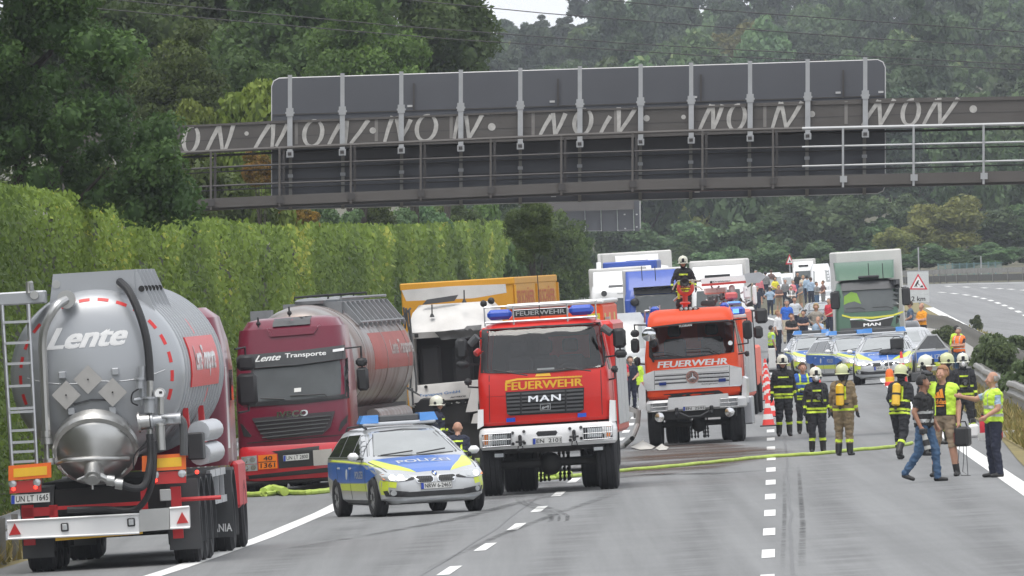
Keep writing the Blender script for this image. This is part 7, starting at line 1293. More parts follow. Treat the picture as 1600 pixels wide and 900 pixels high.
def person(label, px, py, ytop, face=0., arms=('down', 'down'), legs='stand', top=None, bottom=None, shoe=None, sleeve='long', shorts=False, hair=H_BRN, hairstyle='short', skin=SKIN, near=False, bulk=1., lean=0., twist=0., kit=None, vest=None, group=None, coat=False, sex='m', cat='person', headturn=0., headnod=0., at_world=None, scale=None, tape=None, fold=1.):
 """stand a figure with its soles at (px,py) and the top of its head at ytop"""
 if kit: bulk *= 1.13
 me, L, hd, up = body_mesh(arms, legs, near, bulk, lean, twist, sex, headturn, headnod, bool(kit) or not (shorts or sleeve == 'skin')); n = len(me.polygons); C = np.empty(n*3, np.float32); me.polygons.foreach_get('center', C); C = C.reshape(-1, 3)
 A = np.array([tuple(l[0]) for l in L]); B = np.array([tuple(l[1]) for l in L]); ra = np.array([l[2] for l in L]); rb = np.array([l[3] for l in L]); labs = np.array([l[4] for l in L]); D = B-A; dd = (D**2).sum(1)+1e-9
 t = np.clip(((C[:, None, :]-A[None])*D[None]).sum(2)/dd[None], 0, 1); dist = np.linalg.norm(C[:, None, :]-(A[None]+D[None]*t[..., None]), axis=2)-(ra[None]+(rb-ra)[None]*t); k = dist.argmin(1); lab = labs[k]; tt = t[np.arange(n), k]
 mats = [skin, top, bottom, shoe or K_SHOE, K_NEON, EYE, LIP, K_BLK if kit else top, tape or K_SILV]; mi = np.zeros(n, np.int32); spine = np.array([tuple(up((0, 0, z))) for z in (.93, 1.5)]); sv = spine[1]-spine[0]; h = ((C-spine[0])@sv)/(sv@sv)*.57+.93   # height measured along the back
 mi[lab == 'torso'] = 1; mi[(lab == 'torso') & (h < (.80 if coat else .985))] = 2; mi[lab == 'thigh'] = 2; mi[lab == 'shin'] = 2; mi[lab == 'foot'] = 3
 mi[(lab == 'thigh') & (C[:, 2] > .80) & coat] = 1; up_ = lab == 'uparm'; fo = lab == 'forearm'; mi[up_] = 1
 if sleeve == 'long': mi[fo & (tt < .93)] = 1
 elif sleeve == 'rolled': mi[fo & (tt < .15)] = 1
 else: mi[up_ & (tt > .72)] = 0
 if shorts: mi[lab == 'shin'] = 0; mi[(lab == 'shin') & (tt > .72)] = 3
 if kit:
  z = C[:, 2]; mi[lab == 'foot'] = 3; mi[(lab == 'shin') & (tt > .62)] = 3; mi[(lab == 'hand')] = 7 if kit != 'bare' else 0; mi[fo & (tt >= .93)] = 1
  st = np.zeros(n, bool); tor = (lab == 'torso') | ((lab == 'thigh') & (mi == 1)) 
  for a, b in (((.86, .90), (.93, .97), (1.10, 1.14)) if kit != 'khaki' else ((.90, .95),)): st |= tor & (h > a) & (h < b)
  st |= tor & (h > 1.315) & (h < 1.355) & (np.abs(C[:, 0]) < .12) & (C[:, 1] < 0); st |= (lab == 'shin') & (tt > .42) & (tt < .56); st |= fo & (tt > .55) & (tt < .75)
  if kit in ('back', 'khaki'): st |= tor & (h > 1.12) & (h < 1.40) & (np.abs(np.abs(C[:, 0])-.085) < .022) & (C[:, 1] > 0)
  st |= up_ & (tt > .5) & (tt < .62) & (kit == 'blue'); mi[st] = 4
 ey = [np.array(tuple(hd((s*.034, -.098, 1.668)))) for s in (-1, 1)]; mo = [np.array(tuple(hd((x, -.115, 1.593)))) for x in (-.02, 0, .02)]; hm = lab == 'head'
 if near or True:
  for e in ey: mi[hm & (np.linalg.norm(C-e, axis=1) < (.0105 if near else .0))] = 5
  for e in mo: mi[hm & (np.linalg.norm(C-e, axis=1) < (.012 if near else 0))] = 6
 # creases in the cloth
 if fold:
  V = np.empty(len(me.vertices)*3, np.float32); me.vertices.foreach_get('co', V); V = V.reshape(-1, 3); N = np.empty(len(me.vertices)*3, np.float32); me.vertices.foreach_get('normal', N); N = N.reshape(-1, 3); amp = np.zeros(len(V)); vi = np.empty(len(me.loops), np.int32); me.loops.foreach_get('vertex_index', vi); ls = np.empty(n, np.int32); me.polygons.foreach_get('loop_start', ls); lt = np.empty(n, np.int32); me.polygons.foreach_get('loop_total', lt); amp[vi] = np.repeat(np.isin(mi, (1, 2, 4, 7)).astype(float), lt)
  sd_ = px*.37; f = np.array([mnoise.noise(Vector((v[0]*9+sd_, v[1]*9, v[2]*16)))+.6*mnoise.noise(Vector((v[0]*22, v[1]*22+sd_, v[2]*30))) for v in V]); V = V+N*(amp*f*.017*fold)[:, None]; me.vertices.foreach_set('co', V.astype(np.float32).ravel()); me.update()
 for m_ in mats: me.materials.append(m_ or K_BLK)
 me.polygons.foreach_set('material_index', mi); me.polygons.foreach_set('use_smooth', [True]*n)
 root = empty('person', label, cat, group); bo = bpy.data.objects.new('body', me); COL.objects.link(bo); bo.parent = root
 V = np.empty(len(me.vertices)*3, np.float32); me.vertices.foreach_get('co', V); V = V.reshape(-1, 3); N = np.empty(len(me.vertices)*3, np.float32); me.vertices.foreach_get('normal', N); N = N.reshape(-1, 3); polys = [tuple(p.vertices) for p in me.polygons]
 def skinpart(name, mask, ma, off, stripes=None):
  idx = np.nonzero(mask)[0]
  if not len(idx): return None
  used = sorted({v for i in idx for v in polys[i]}); mp = {v: j for j, v in enumerate(used)}; nn = len(used); e = {}
  for i in idx:
   p = polys[i]
   for a, b in zip(p, p[1:]+p[:1]): e[(a, b)] = 1
  m = MB(); vs = [tuple(V[v]+N[v]*off) for v in used]+[tuple(V[v]-N[v]*.004) for v in used]; fs = [tuple(mp[v] for v in polys[i]) for i in idx]; sd2 = [(mp[a], mp[b], nn+mp[b], nn+mp[a])[::-1] for (a, b) in e if (b, a) not in e]
  m.add(vs, fs); m.add([], []); m.f += sd2; m.m += [0]*len(sd2)
  me2 = bpy.data.meshes.new(name); me2.from_pydata(m.v, [], m.f); me2.update(); me2.polygons.foreach_set('use_smooth', [True]*len(me2.polygons)); ml = ma if isinstance(ma, list) else [ma]
  if stripes is not None: me2.polygons.foreach_set('material_index', list(stripes[idx].astype(int))+[0]*len(sd2))
  return link(name, me2, ml, root)
 loc = (C-np.array(tuple(hd((0, .0, 1.68))))); fwd = np.array(tuple(hd((0, -1, 1.68))-hd((0, 0, 1.68)))); upv = np.array(tuple(hd((0, 0, 2.68))-hd((0, 0, 1.68)))); yy = -(loc@fwd); zz = loc@upv
 if kit and kit != 'blue' and hairstyle != 'bare':
  helmet(root, hd, K_HELMY if kit in ('back', 'khaki', 'lum') else K_HELM, mask=(kit == 'mask'))
  skinpart('neck_flap', (hm & (yy > .0) & (zz < .03)) | (lab == 'neck'), K_BLK, .022)
 elif hairstyle == 'short': skinpart('hair', hm & ((zz > .062) | ((yy > .012) & (zz > -.05)) | ((yy > -.045) & (zz > .035))), hair, .014)
 elif hairstyle == 'long': skinpart('hair', (hm & ((zz > .055) | ((yy > -.04) & (zz > -.12)))) | ((lab == 'neck') & (yy > -.02)), hair, .03)
 elif hairstyle == 'ring': skinpart('hair', hm & (yy > .0) & (zz < .035) & (zz > -.05), hair, .007)
 if vest:
  ma, z0, z1, op = vest; mask = (lab == 'torso') & (h > z0) & (h < z1); mask |= up_ & (tt < .10) & (h > z0)
  if op: mask &= ~((C[:, 1] < .02) & (np.abs(C[:, 0]) < op))
  stp = ((h > z0+.10) & (h < z0+.15)) | ((h > z0+.24) & (h < z0+.29)); stp |= (np.abs(np.abs(C[:, 0])-.10) < .022) & (h > z0+.29)
  skinpart('vest', mask, [ma, K_NEON if ma is K_BVEST else K_SILV], .016, stp if op < .08 or not op else None)
 hgt = max(V[:, 2])+(.06 if kit and kit != 'blue' and hairstyle != 'bare' else 0); hgt = 1.80+(.07 if kit and kit != 'blue' else 0) if legs not in ('kneel', 'bend') and abs(lean) < .3 else hgt
 if at_world is not None: p, s = at_world, scale or 1.
 else: p = G(px, py); ppm = FPX/p.y; s = scale or (py-ytop)/ppm/hgt
 root.matrix_world = Matrix.Translation(p) @ Matrix.Rotation(R(face), 4, 'Z') @ Matrix.Scale(s, 4); root['hd'] = 0; del root['hd']
 PEOPLE[label] = (root, hd, up, s); return root
def helmet(root, hd, ma, mask=False):
 c = hd((0, .015, 1.705)); u = (hd((0, .015, 2.705))-c).normalized(); f = (hd((0, -1, 1.705))-hd((0, 0, 1.705))).normalized(); x = u.cross(f); M = Matrix((x, -f, u)).transposed().to_4x4(); M.translation = c
 m = MB(); m.lathe([(.128, -.055), (.130, -.02), (.127, .03), (.112, .078), (.08, .115), (.04, .132), (.002, .136)], (0, 0, 0), (0, 0, 1), 24); m.v = [(a, b*1.18, z) for a, b, z in m.v]; b0 = len(m.v)
 m.lathe([(.126, -.05), (.150, -.066), (.152, -.072), (.126, -.06)], (0, 0, 0), (0, 0, 1), 24); m.v[b0:] = [(a, b*1.2-.008, z) for a, b, z in m.v[b0:]]
 m.tube([(0, -.13, .045), (0, -.1, .10), (0, 0, .142), (0, .1, .105), (0, .14, .04)], .012, 6); m.xf(M); h = m.build('helmet', ma, root, 40)
 q = MB(); q.box(-.035, .035, -.168, -.140, -.03, .065, .012); q.box(-.085, .085, -.166, -.146, -.05, -.025, .008); q.xf(M); q.build('helmet_badge', K_BLK, h)
 for s in (-1, 1): q = MB(); q.lathe([(.03, 0), (.03, .02), (.002, .024)], (s*.128, 0, -.02), (s, 0, 0), 10); q.xf(M); q.build('ear_knob', K_BLK, h)
 if mask:
  q = MB(); q.lathe([(.085, .03), (.082, -.01), (.06, -.05), (.04, -.07), (.035, -.10), (.002, -.105)], (0, -.088, -.085), (0, 1, 0), 16); q.v = [(a, b, -.085+(z+.085)*1.15) for a, b, z in q.v]; q.xf(M); mo = q.build('breathing_mask', mat('mask_grey', (.50, .51, .52), .3), root)
  q = MB(); q.box(-.07, .07, -.150, -.125, -.062, -.02, .01); q.xf(M); q.build('visor', M_DARKGL, mo)
  q = MB(); q.lathe([(.042, 0), (.036, -.05), (.002, -.055)], (0, -.17, -.105), (0, 1, .25), 14); q.xf(M); q.build('mask_valve', M_WHT, mo)
def air_tank(root, up, ma):
 m = MB(); a, b = up((0, .20, 1.02)), up((0, .19, 1.40)); m.tube([a+(a-b).normalized()*.02, a, b, b+(b-a).normalized()*.03, b+(b-a).normalized()*.05], [.05, .082, .082, .06, .02], 16); t = m.build('air_cylinder', ma, root)
 m = MB(); m.tube([a, a+(a-b).normalized()*.09], .03, 8); m.build('cylinder_valve', M_BLK, t); m = MB(); mid = a.lerp(b, .55); d = (b-a).normalized(); m.cyl(mid-d*.02, mid+d*.02, .085, 16); m.build('cylinder_strap', M_BLK, t)
 m = MB()
 for s in (-1, 1): m.tube([up((s*.09, .14, 1.40)), up((s*.11, .05, 1.49)), up((s*.11, -.10, 1.42)), up((s*.11, -.15, 1.22)), up((s*.12, -.13, 1.08))], .022, 6)
 m.tube([up((-.16, -.06, 1.04)), up((0, -.155, 1.04)), up((.16, -.06, 1.04)), up((.14, .13, 1.04)), up((-.14, .13, 1.04)), up((-.16, -.06, 1.04))], .022, 6); m.build('harness', M_BLK, root)
def chest_gear(root, up):
 m = MB(); m.lathe([(.075, .0), (.07, -.06), (.05, -.09), (.03, -.12), (.001, -.12)], up((.02, -.15, 1.2)), (0, 1, 0), 14); o = m.build('hanging_mask', M_BLK, root); m = MB(); m.lathe([(.035, 0), (.03, -.03), (.001, -.03)], up((.02, -.265, 1.17)), (0, 1, 0), 12); m.build('mask_valve', M_GRY, o); m = MB(); m.tube([up((.05, -.18, 1.15)), up((.13, -.2, 1.05)), up((.16, -.1, 1.0)), up((.14, .1, 1.1))], .015, 6); m.build('air_hose', M_BLK, root)
FF = dict(top=K_BLK, bottom=K_BLK, coat=True, kit='std', near=True); GF = 'firefighters on the carriageway'
person('firefighter in black coat and white helmet beside the red and white cones', 1226, 682, 552, 4, ('down', 'down'), 'stand', **FF, group=GF)
person('hatless man in blue command vest standing between two firefighters', 1257, 678, 566, 12, ('down', 'front'), 'stand', top=K_BLK, bottom=K_BLK, coat=True, kit='blue', hair=H_BRN, near=True, vest=(K_BVEST, 1.0, 1.5, .0), group=GF)
a = person('firefighter wearing a breathing mask, standing before the khaki-clad one', 1278, 708, 571, 6, ('down', 'down'), 'stand', **{**FF, 'kit': 'mask'}, group=GF); q = PEOPLE[a['label']]; chest_gear(a, q[2]); air_tank(a, q[2], K_BLK)
a = person('firefighter in khaki suit seen from behind with yellow air cylinder', 1320, 712, 566, 160, ('down', 'down'), 'stand', **{**FF, 'top': K_KHAKI, 'bottom': K_KHAKI, 'kit': 'khaki'}, group=GF, bulk=1.05); M_CYL = mat('cylinder_yellow', (.80, .48, .02), .3, coat=.5); q = PEOPLE[a['label']]; air_tank(a, q[2], M_CYL)
a = person('firefighter striding away with yellow air cylinder behind the photographer', 1408, 718, 566, 155, ('carry', 'carry'), 'walk', **{**FF, 'kit': 'back'}, group=GF, lean=.18); q = PEOPLE[a['label']]; air_tank(a, q[2], M_CYL)
person('firefighter turned sideways with white helmet behind the cameraman', 1452, 712, 552, 60, ('down', 'down'), 'stand', **FF, group=GF)
person('firefighter looking left behind the cameraman, under the orange vest', 1482, 694, 549, -75, ('down', 'down'), 'stand', **{**FF, 'kit': 'lum'}, group=GF)
a = person('masked firefighter facing the camera between cameraman and policeman', 1508, 684, 549, 2, ('down', 'carry'), 'wide', **{**FF, 'kit': 'mask'}, group=GF); q = PEOPLE[a['label']]; chest_gear(a, q[2]); air_tank(a, q[2], K_BLK)
K_TEE = cloth('black_tee', (.018, .018, .019)); K_CARGO = cloth('sand_shorts', (.27, .205, .14))
PHO = person('photographer in black polo and jeans walking with a camera in hand', 1447, 753, 585, 62, (((.24, .02, 1.17), (.20, -.12, .96)), ((.27, .05, 1.17), (.27, -.06, .93))), 'walk', top=K_TEE, bottom=K_JEAN, sleeve='short', hair=H_BLK, skin=SKIN2, near=True, headturn=.5, vest=(K_TEE, .90, 1.21, 0))
CAM = person('cameraman in black printed tee, sand shorts and open neon vest', 1477, 745, 570, -18, ('down', ((.36, -.08, 1.27), (.29, -.16, 1.48))), 'wide', top=K_TEE, bottom=K_CARGO, sleeve='short', shorts=True, hair=H_RED, near=True, bulk=1.14, vest=(K_VEST, .99, 1.5, .085), headturn=-.35)
POL = person('bald policeman in neon vest pointing left with outstretched arm', 1555, 746, 580, -72, ('carry', 'point'), 'wide', top=K_LBLUE, bottom=K_NAVY, sleeve='short', hair=H_GRY, hairstyle='ring', near=True, vest=(K_VEST, .93, 1.5, 0), bulk=1.08)
person('officer in neon vest and light blue shirt beside the striped beacon', 1207, 577, 508, 110, ('mouth', 'down'), 'walk2', top=K_LBLUE, bottom=K_NAVY, sleeve='short', hair=H_BLK, vest=(K_VEST, .97, 1.5, 0))
person('man in orange safety vest with folded arms by the guard rail', 1500, 592, 511, -35, ('cross', 'cross'), 'stand', top=K_NAVY, bottom=K_JEAN, sleeve='short', hair=H_GRY, hairstyle='short', vest=(K_OVEST, .93, 1.5, 0), bulk=1.05)
person('dark-haired man half hidden behind the orange safety vest', 1497, 586, 508, 150, ('down', 'down'), 'stand', top=K_VEST, bottom=K_NAVY, hair=H_BLK)
K_OR = cloth('orange_shirt', (.85, .33, .02)); person('man in orange shirt with folded arms by the rail', 1442, 549, 473, -50, ('cross', 'cross'), 'stand', top=K_OR, bottom=K_BLK, sleeve='short', hair=H_GRY, hairstyle='ring')
person('man in slate-blue shirt leaning beside the orange-shirted man', 1424, 541, 470, -80, ('front', 'down'), 'stand', top=cloth('slate_shirt', (.08, .12, .18)), bottom=K_JEAN, sleeve='short', hair=H_BRN)
GC = 'bystanders between the stopped vehicles'
K = {'white': K_WHITE, 'black': K_TEE, 'blue': cloth('royal_blue', (.025, .13, .55)), 'red': cloth('red_shirt', (.55, .03, .05)), 'lblue': K_LBLUE, 'navy': K_NAVY, 'yellow': cloth('yellow_top', (.75, .68, .05)), 'pink': cloth('pink_top', (.75, .22, .25)), 'grey': cloth('grey_top', (.20, .20, .20)), 'beige': cloth('beige_knit', (.30, .27, .23)), 'lgrey': cloth('pale_shirt', (.55, .57, .60)), 'brown': cloth('brown_top', (.15, .09, .08)), 'green': cloth('green_top', (.03, .07, .05)), 'cream': cloth('cream_top', (.55, .48, .36)), 'khaki': K_CARGO, 'jean': K_JEAN}
for lb, px, py, yt, face, arms, tp, bt, hr, hs, ex in (
 ('man in white shirt and dark trousers gazing to the right', 1217, 553, 484, 65, ('down', 'down'), 'white', 'navy', H_RED, 'short', {'sleeve': 'rolled'}),
 ('man in black polo with folded arms before the blue polo', 1238, 558, 489, 10, ('cross', 'cross'), 'black', 'navy', H_BRN, 'short', {'sleeve': 'short'}),
 ('young man in dark tee with folded arms left of the police cars', 1257, 549, 484, -25, ('cross', 'cross'), 'navy', 'navy', H_BLK, 'short', {'sleeve': 'short'}),
 ('man in royal blue polo standing behind the white shirt', 1231, 537, 468, 10, ('down', 'down'), 'blue', 'cream', H_GRY, 'short', {'sleeve': 'short', 'bulk': 1.1}),
 ('man in pale shirt with a hand on his hip behind the blue polo', 1243, 527, 463, 15, ('hips', 'down'), 'lgrey', 'navy', H_BLK, 'short', {}),
 ('blonde woman in beige striped sweater with hands on hips', 1277, 545, 474, -5, ('hips', 'hips'), 'beige', 'grey', H_BLD, 'long', {'sex': 'f'}),
 ('man in red shirt beside the green lorry', 1297, 530, 465, -40, ('front', 'down'), 'red', 'navy', H_GRY, 'short', {'sleeve': 'short'}),
 ('person in pale blue shirt with hands on hips seen from behind', 1204, 493, 448, 170, ('hips', 'hips'), 'lblue', 'navy', H_BRN, 'short', {'sleeve': 'short'}),
 ('man in navy tee with white badge beside the ladder truck', 1184, 498, 447, -10, ('down', 'down'), 'navy', 'navy', H_GRY, 'short', {'sleeve': 'short'}),
 ('man in brown top and sand shorts with folded arms', 1218, 489, 445, 5, ('cross', 'cross'), 'brown', 'khaki', H_BRN, 'short', {'sleeve': 'short', 'shorts': True}),
 ('woman in bright yellow top among the bystanders', 1212, 476, 432, 20, ('front', 'front'), 'yellow', 'jean', H_BRN, 'long', {'sleeve': 'short', 'sex': 'f'}),
 ('tall person in dark jacket left of the yellow top', 1197, 468, 424, 175, ('down', 'down'), 'grey', 'navy', H_BLK, 'short', {}),
 ('woman in pink top and white sleeves beyond the navy tee', 1188, 474, 430, 30, ('down', 'down'), 'pink', 'navy', H_BLD, 'long', {'sex': 'f'}),
 ('white-haired person at the far left of the bystanders', 1182, 466, 422, -30, ('front', 'down'), 'cream', 'grey', H_GRY, 'short', {}),
 ('woman in salmon top right of the yellow top', 1240, 482, 437, 40, ('front', 'down'), 'pink', 'jean', H_GRY, 'short', {'sex': 'f'}),
 ('man in white shirt and dark waistcoat before the salmon top', 1237, 492, 446, 10, ('cross', 'cross'), 'white', 'navy', H_BRN, 'short', {'vest': (K_TEE, .97, 1.5, .05)}),
 ('man in grey shirt and khaki shorts, in profile', 1252, 485, 441, -60, ('front', 'down'), 'grey', 'khaki', H_GRY, 'short', {'sleeve': 'short', 'shorts': True}),
 ('person in cream top near the white lorry front', 1256, 473, 430, 0, ('cross', 'cross'), 'cream', 'jean', H_BLD, 'short', {}),
 ('man in light blue shirt and dark trousers seen from behind', 1268, 480, 433, 150, ('down', 'down'), 'lblue', 'navy', H_BRN, 'short', {}),
 ('dark-haired person in light blue shirt before the white lorry', 1262, 474, 430, 190, ('down', 'hips'), 'lblue', 'navy', H_BLK, 'short', {}),
 ('person in grey top left of the black car', 1277, 486, 440, 60, ('cross', 'cross'), 'grey', 'jean', H_BRN, 'short', {}),
 ('person in brown top leaning on the black car', 1287, 484, 438, -70, ('carry', 'front'), 'brown', 'grey', H_BRN, 'short', {'sleeve': 'short'}),
 ('bald man in pale blue shirt behind the left police car', 1280, 563, 494, -20, ('mouth', 'down'), 'lblue', 'navy', H_GRY, 'ring', {'sleeve': 'short'}),
 ('man in dark green jacket in front of the green lorry', 1313, 562, 491, -60, ('down', 'down'), 'green', 'navy', H_BRN, 'short', {}),
 ('man in dark shirt before the green lorry grille', 1338, 563, 493, -70, ('down', 'down'), 'navy', 'navy', H_GRY, 'short', {}),
 ('bystander in grey jacket behind the arms-folded brown top', 1228, 480, 436, 20, ('down', 'down'), 'grey', 'navy', H_GRY, 'short', {}),
 ('bystander in plum top at the rear of the crowd', 1206, 464, 421, 160, ('down', 'down'), 'brown', 'jean', H_BRN, 'short', {}),
 ('bystander in black beside the far white van', 1247, 466, 425, 30, ('down', 'down'), 'black', 'jean', H_BLK, 'short', {})):
 person(lb, px, py, yt, face, arms, 'stand', top=K[tp], bottom=K[bt], hair=hr, hairstyle=hs, group=GC, **ex)
# by the lorries
a = person('firefighter with white helmet beside the crushed white cab', 687, 752, 616, 75, ('carry', 'carry'), 'stand', top=K_NAVY, bottom=K_NAVY, coat=True, kit='std', near=True)
person('crouching firefighter with cropped hair and neon stripes behind the police car', 716, 756, 657, 175, ('carry', 'carry'), 'kneel', top=K_NAVY, bottom=K_NAVY, coat=True, kit='back', near=True, hairstyle='bare', lean=.35, hair=H_GRY, scale=.90)
person('stout man in red shirt and dark trousers between the fire engines', 972, 645, 553, -25, ('front', 'front'), 'stand', top=K['red'], bottom=K_NAVY, sleeve='short', hair=H_BRN, near=True, bulk=1.12)
person('man in dark clothes behind the red shirt between the fire engines', 987, 640, 556, 15, ('front', 'down'), 'stand', top=K_NAVY, bottom=K_NAVY, sleeve='short', hair=H_BRN)
person('firefighter in neon jacket half hidden beside the orange-red engine', 996, 636, 556, -20, ('down', 'down'), 'stand', top=K_VEST, bottom=K_BLK, coat=True, kit='std')
# ---------------------------------------------------------------- the jam behind: lorries, vans, cars
def lorry(label, name, cat, x0y0k, cx, cy, sc, colour, feats, h_top, w_m=1.06, hbox=None, boxcol=None, yaw=-.03, group='lorries in the jam', length=9., lowz=.55, xo=0.):
 """cab-over lorry; feats(T,P,bv,root) adds what its front shows"""
 ppm = ppm_at(cx, cy); T = Trace(*x0y0k, cx, cy, ppm); root = empty(name, label, cat, group)
 lv = [(lowz, w_m*.96, .08, 2.0, .14, .06), (lowz+.3, w_m, .0, 2.0, .14, .08), (1.3, w_m, .02, 2.0, .16, .08), (2.15, w_m*.97, .2, 2.0, .16, .08), (h_top-.35, w_m*.95, .32, 2.0, .2, .06), (h_top-.08, w_m*.9, .55, 1.95, .25, .04), (h_top, w_m*.7, .9, 1.8, .25, 0)]
 m = shell(lv); bv = m.bvh(); m.build('cab', colour, root, 35)
 P = lambda n, pl, ma, off=.004, th=.012, fall=.2: patch(n, T.P(*pl), bv, ma, root, 'y-', off, th, .25, fall)
 if hbox: m = MB(); m.box(xo-w_m*1.03, xo+w_m*1.03, 2.15, 2.15+length, 1.0, hbox, .05); m.build('box_body', boxcol or M_WHT, root)
 m = MB(); m.box(-.9*w_m, .9*w_m, .3, 2.1+length, .4, .95); m.build('chassis', M_DKM, root, 0)
 for s in (-1, 1): wheel(root, s*.88*w_m, 1.0, .45, .28, n=18); wheel(root, s*.82*w_m, 2.1+length*.7, .45, .45, n=18)
 feats(T, P, bv, root, lv); place(root, cx, cy, yaw, sc if sc < 5 else sc/ppm); return root
M_TBLU = mat('lorry_blue', (.03, .085, .40), .35, coat=.2); M_TGRN = mat('lorry_green', (.05, .125, .075), .35, coat=.5); M_SCRN2 = mat('lorry_screen', (.085, .095, .095), .08, var=.4, vs=1.5, coat=.4); M_CANV = mat('pale_canvas', (.60, .59, .57), .7, var=.15, vs=1.); M_LBL = mat('sky_blue_paint', (.12, .30, .60), .4)
def deflector(root, w0, w1, z0, z1, y0, y1, ma, name='roof_deflector'):
 m = MB(); m.loft([rr_ring(z0, w0, y0, 2.0, .15, .05), rr_ring((z0+z1)/2, (w0+w1)/2, (y0+y1)/2-.1, 2.05, .15, .04), rr_ring(z1, w1, y1, 2.1, .12, 0)]); return m.build(name, ma, root, 35)
def f_blue(T, P, bv, root, lv):
 P('sun_visor', ((556, 380), (1010, 350), (1080, 345), (1080, 430), (560, 455)), M_GRY, .04, .06); P('windscreen', ((568, 462), (1085, 438), (1080, 630), (590, 655)), M_SCRN2, .03, .01)
 for q in (((580, 640), (620, 638), (620, 615), (585, 618)), ((795, 625), (850, 620), (850, 600), (800, 605))): P('paper', q, M_PLATE, .02, .004)
 deflector(root, 1.02, 1.0, 3.25, T(800, 190)[1], .55, 1.3, M_TBLU)
 a, b = T(470, 655), T(535, 505); m = MB(); m.box(a[0], b[0], .3, .5, a[1], b[1], .05); o = m.build('mirror', M_TBLU, root); a, b = T(545, 560), T(600, 515); m = MB(); m.ball(((a[0]+b[0])/2, .2, (a[1]+b[1])/2), .17, sc=(1, .6, .9)); m.build('kerb_mirror', M_BLK, root)
 for u in (650, 795): x, z = T(u, 290); m = MB(); m.tube([(x, .5, z-.05), (x, .5, z+.5)], .015, 4); m.build('antenna', M_BLK, root)
lorry('blue cab-over lorry with blue roof deflector behind the orange-red engine', 'blue_lorry', 'lorry', (900, 380, 6.43), 1027, 589, .93, M_TBLU, f_blue, 3.4, 1.12, 4.12, M_CANV)
def f_white(T, P, bv, root, lv):
 P('windscreen', ((185, 548), (505, 540), (560, 536), (560, 700), (200, 720)), M_SCRN2, .004, .01); P('white_panel', ((190, 450), (215, 432), (560, 408), (560, 534), (188, 545)), M_WHT, .01, .03); P('grey_slot', ((322, 408), (505, 395), (505, 416), (320, 430)), M_GRY, .05, .02)
 x, z = T(278, 493); m = MB(); m.lathe([(.1, -.01), (.13, -.01), (.13, .01), (.1, .01)], (x, -.0+.12, z), (0, 1, .1), 18); m.tube([(x-.1, .1, z-.09), (x+.1, .1, z+.09)], .02, 5); m.build('emblem', M_GRY, root)
 letter('lettering', 'Volvo', T.quad((410, 500), (500, 492), (500, 480), (410, 488)), bv, M_GRY, root, 'y-', .02, 0, .05); deflector(root, 1.0, .98, 3.2, T(350, 265)[1], .5, 1.25, M_WHT)
lorry('white cab-over lorry left of the blue one, half hidden by it', 'white_lorry', 'lorry', (900, 380, 6.43), 968, 562, .98, M_WHT, f_white, 3.35, 1.15, 4.05, M_CANV)
def f_green(T, P, bv, root, lv):
 vs = P('sun_visor', ((200, 372), (480, 350), (755, 335), (757, 420), (480, 432), (214, 450)), M_GRY, .02, .06); P('windscreen', ((222, 452), (480, 436), (752, 422), (748, 622), (480, 640), (236, 652)), M_SCRN2, .004, .01)
 P('hi_vis_jacket', ((235, 500), (300, 455), (355, 470), (395, 570), (330, 545), (270, 560), (232, 580)), mat('jacket_green', (.20, .36, .05), .7), .016, .003)
 P('yellow_stripe', ((215, 668), (300, 690), (500, 690), (690, 668), (790, 634), (790, 650), (690, 684), (500, 708), (300, 706), (216, 684)), mat('lorry_yellow', (.62, .60, .05), .4), .01, .02); P('white_stripe', ((290, 708), (400, 700), (480, 722), (540, 716), (700, 680), (700, 690), (540, 728), (480, 734), (400, 712), (290, 722)), M_WHT, .01, .015)
 P('grille', ((290, 722), (480, 735), (700, 692), (665, 790), (300, 800)), M_INK, .004, .01); letter('lettering', 'MAN', T.quad((415, 782), (577, 770), (577, 742), (415, 752)), bv, M_WHT, root, 'y-', .03, 0, .03)
 P('corner_vent', ((725, 690), (762, 672), (745, 740), (718, 762)), M_INK, .006, .008); P('bumper', ((200, 800), (690, 775), (720, 880), (200, 900)), M_GRY, .01, .04)
 for a in (((250, 610), (380, 600), (430, 618)), ((500, 600), (640, 590), (700, 615))): wiper(root, T.P(*a), .1)
 deflector(root, 1.0, 1.04, T(480, 335)[1], T(480, 165)[1], .45, 1.3, M_TGRN); m = MB(); a, b = T(368, 335), T(564, 296); m.box(a[0], b[0], .35, .5, a[1], b[1], .03); m.build('roof_hatch', M_BLK, root)
 for q in ((112, 452, 190, 622), (782, 412, 852, 585)): a, b = T(q[0], q[3]), T(q[2], q[1]); mirror(root, ((a[0]+b[0])/2, .3, (a[1]+b[1])/2), (b[0]-a[0])/2, (b[1]-a[1])/2, [((b[0] if q[0] < 400 else a[0]), .4, b[1])])
 for u in (470, 603): x, z = T(u, 325); m = MB(); m.tube([(x, .45, z), (x, .45, z+.5)], .014, 4); m.build('antenna', M_BLK, root)
lorry('green cab-over lorry with yellow waistline and pale box body', 'green_lorry', 'lorry', (1280, 380, 6), 1361, 573, 1.0, M_TGRN, f_green, 3.0, 1.10, 4.0, M_CANV, yaw=.005, lowz=.4, xo=.2)
def f_plain(vis): 
 def f(T, P, bv, root, lv):
  patch('windscreen', [(-.9, 1.75), (.9, 1.75), (.84, 2.55), (-.84, 2.55)], bv, M_SCRN2, root, 'y-', .004, .01, .3); deflector(root, .98, .98, 3.0, vis, .5, 1.3, M_WHT)
  patch('roof_window', [(-.5, 3.0), (.5, 3.0), (.5, 3.16), (-.5, 3.16)], bv, M_BLK, root, 'y-', .06, .02, .3, .4); patch('grille', [(-.7, .8), (.7, .8), (.8, 1.5), (-.8, 1.5)], bv, M_GRY, root, 'y-', .004, .02, .3)
 return f
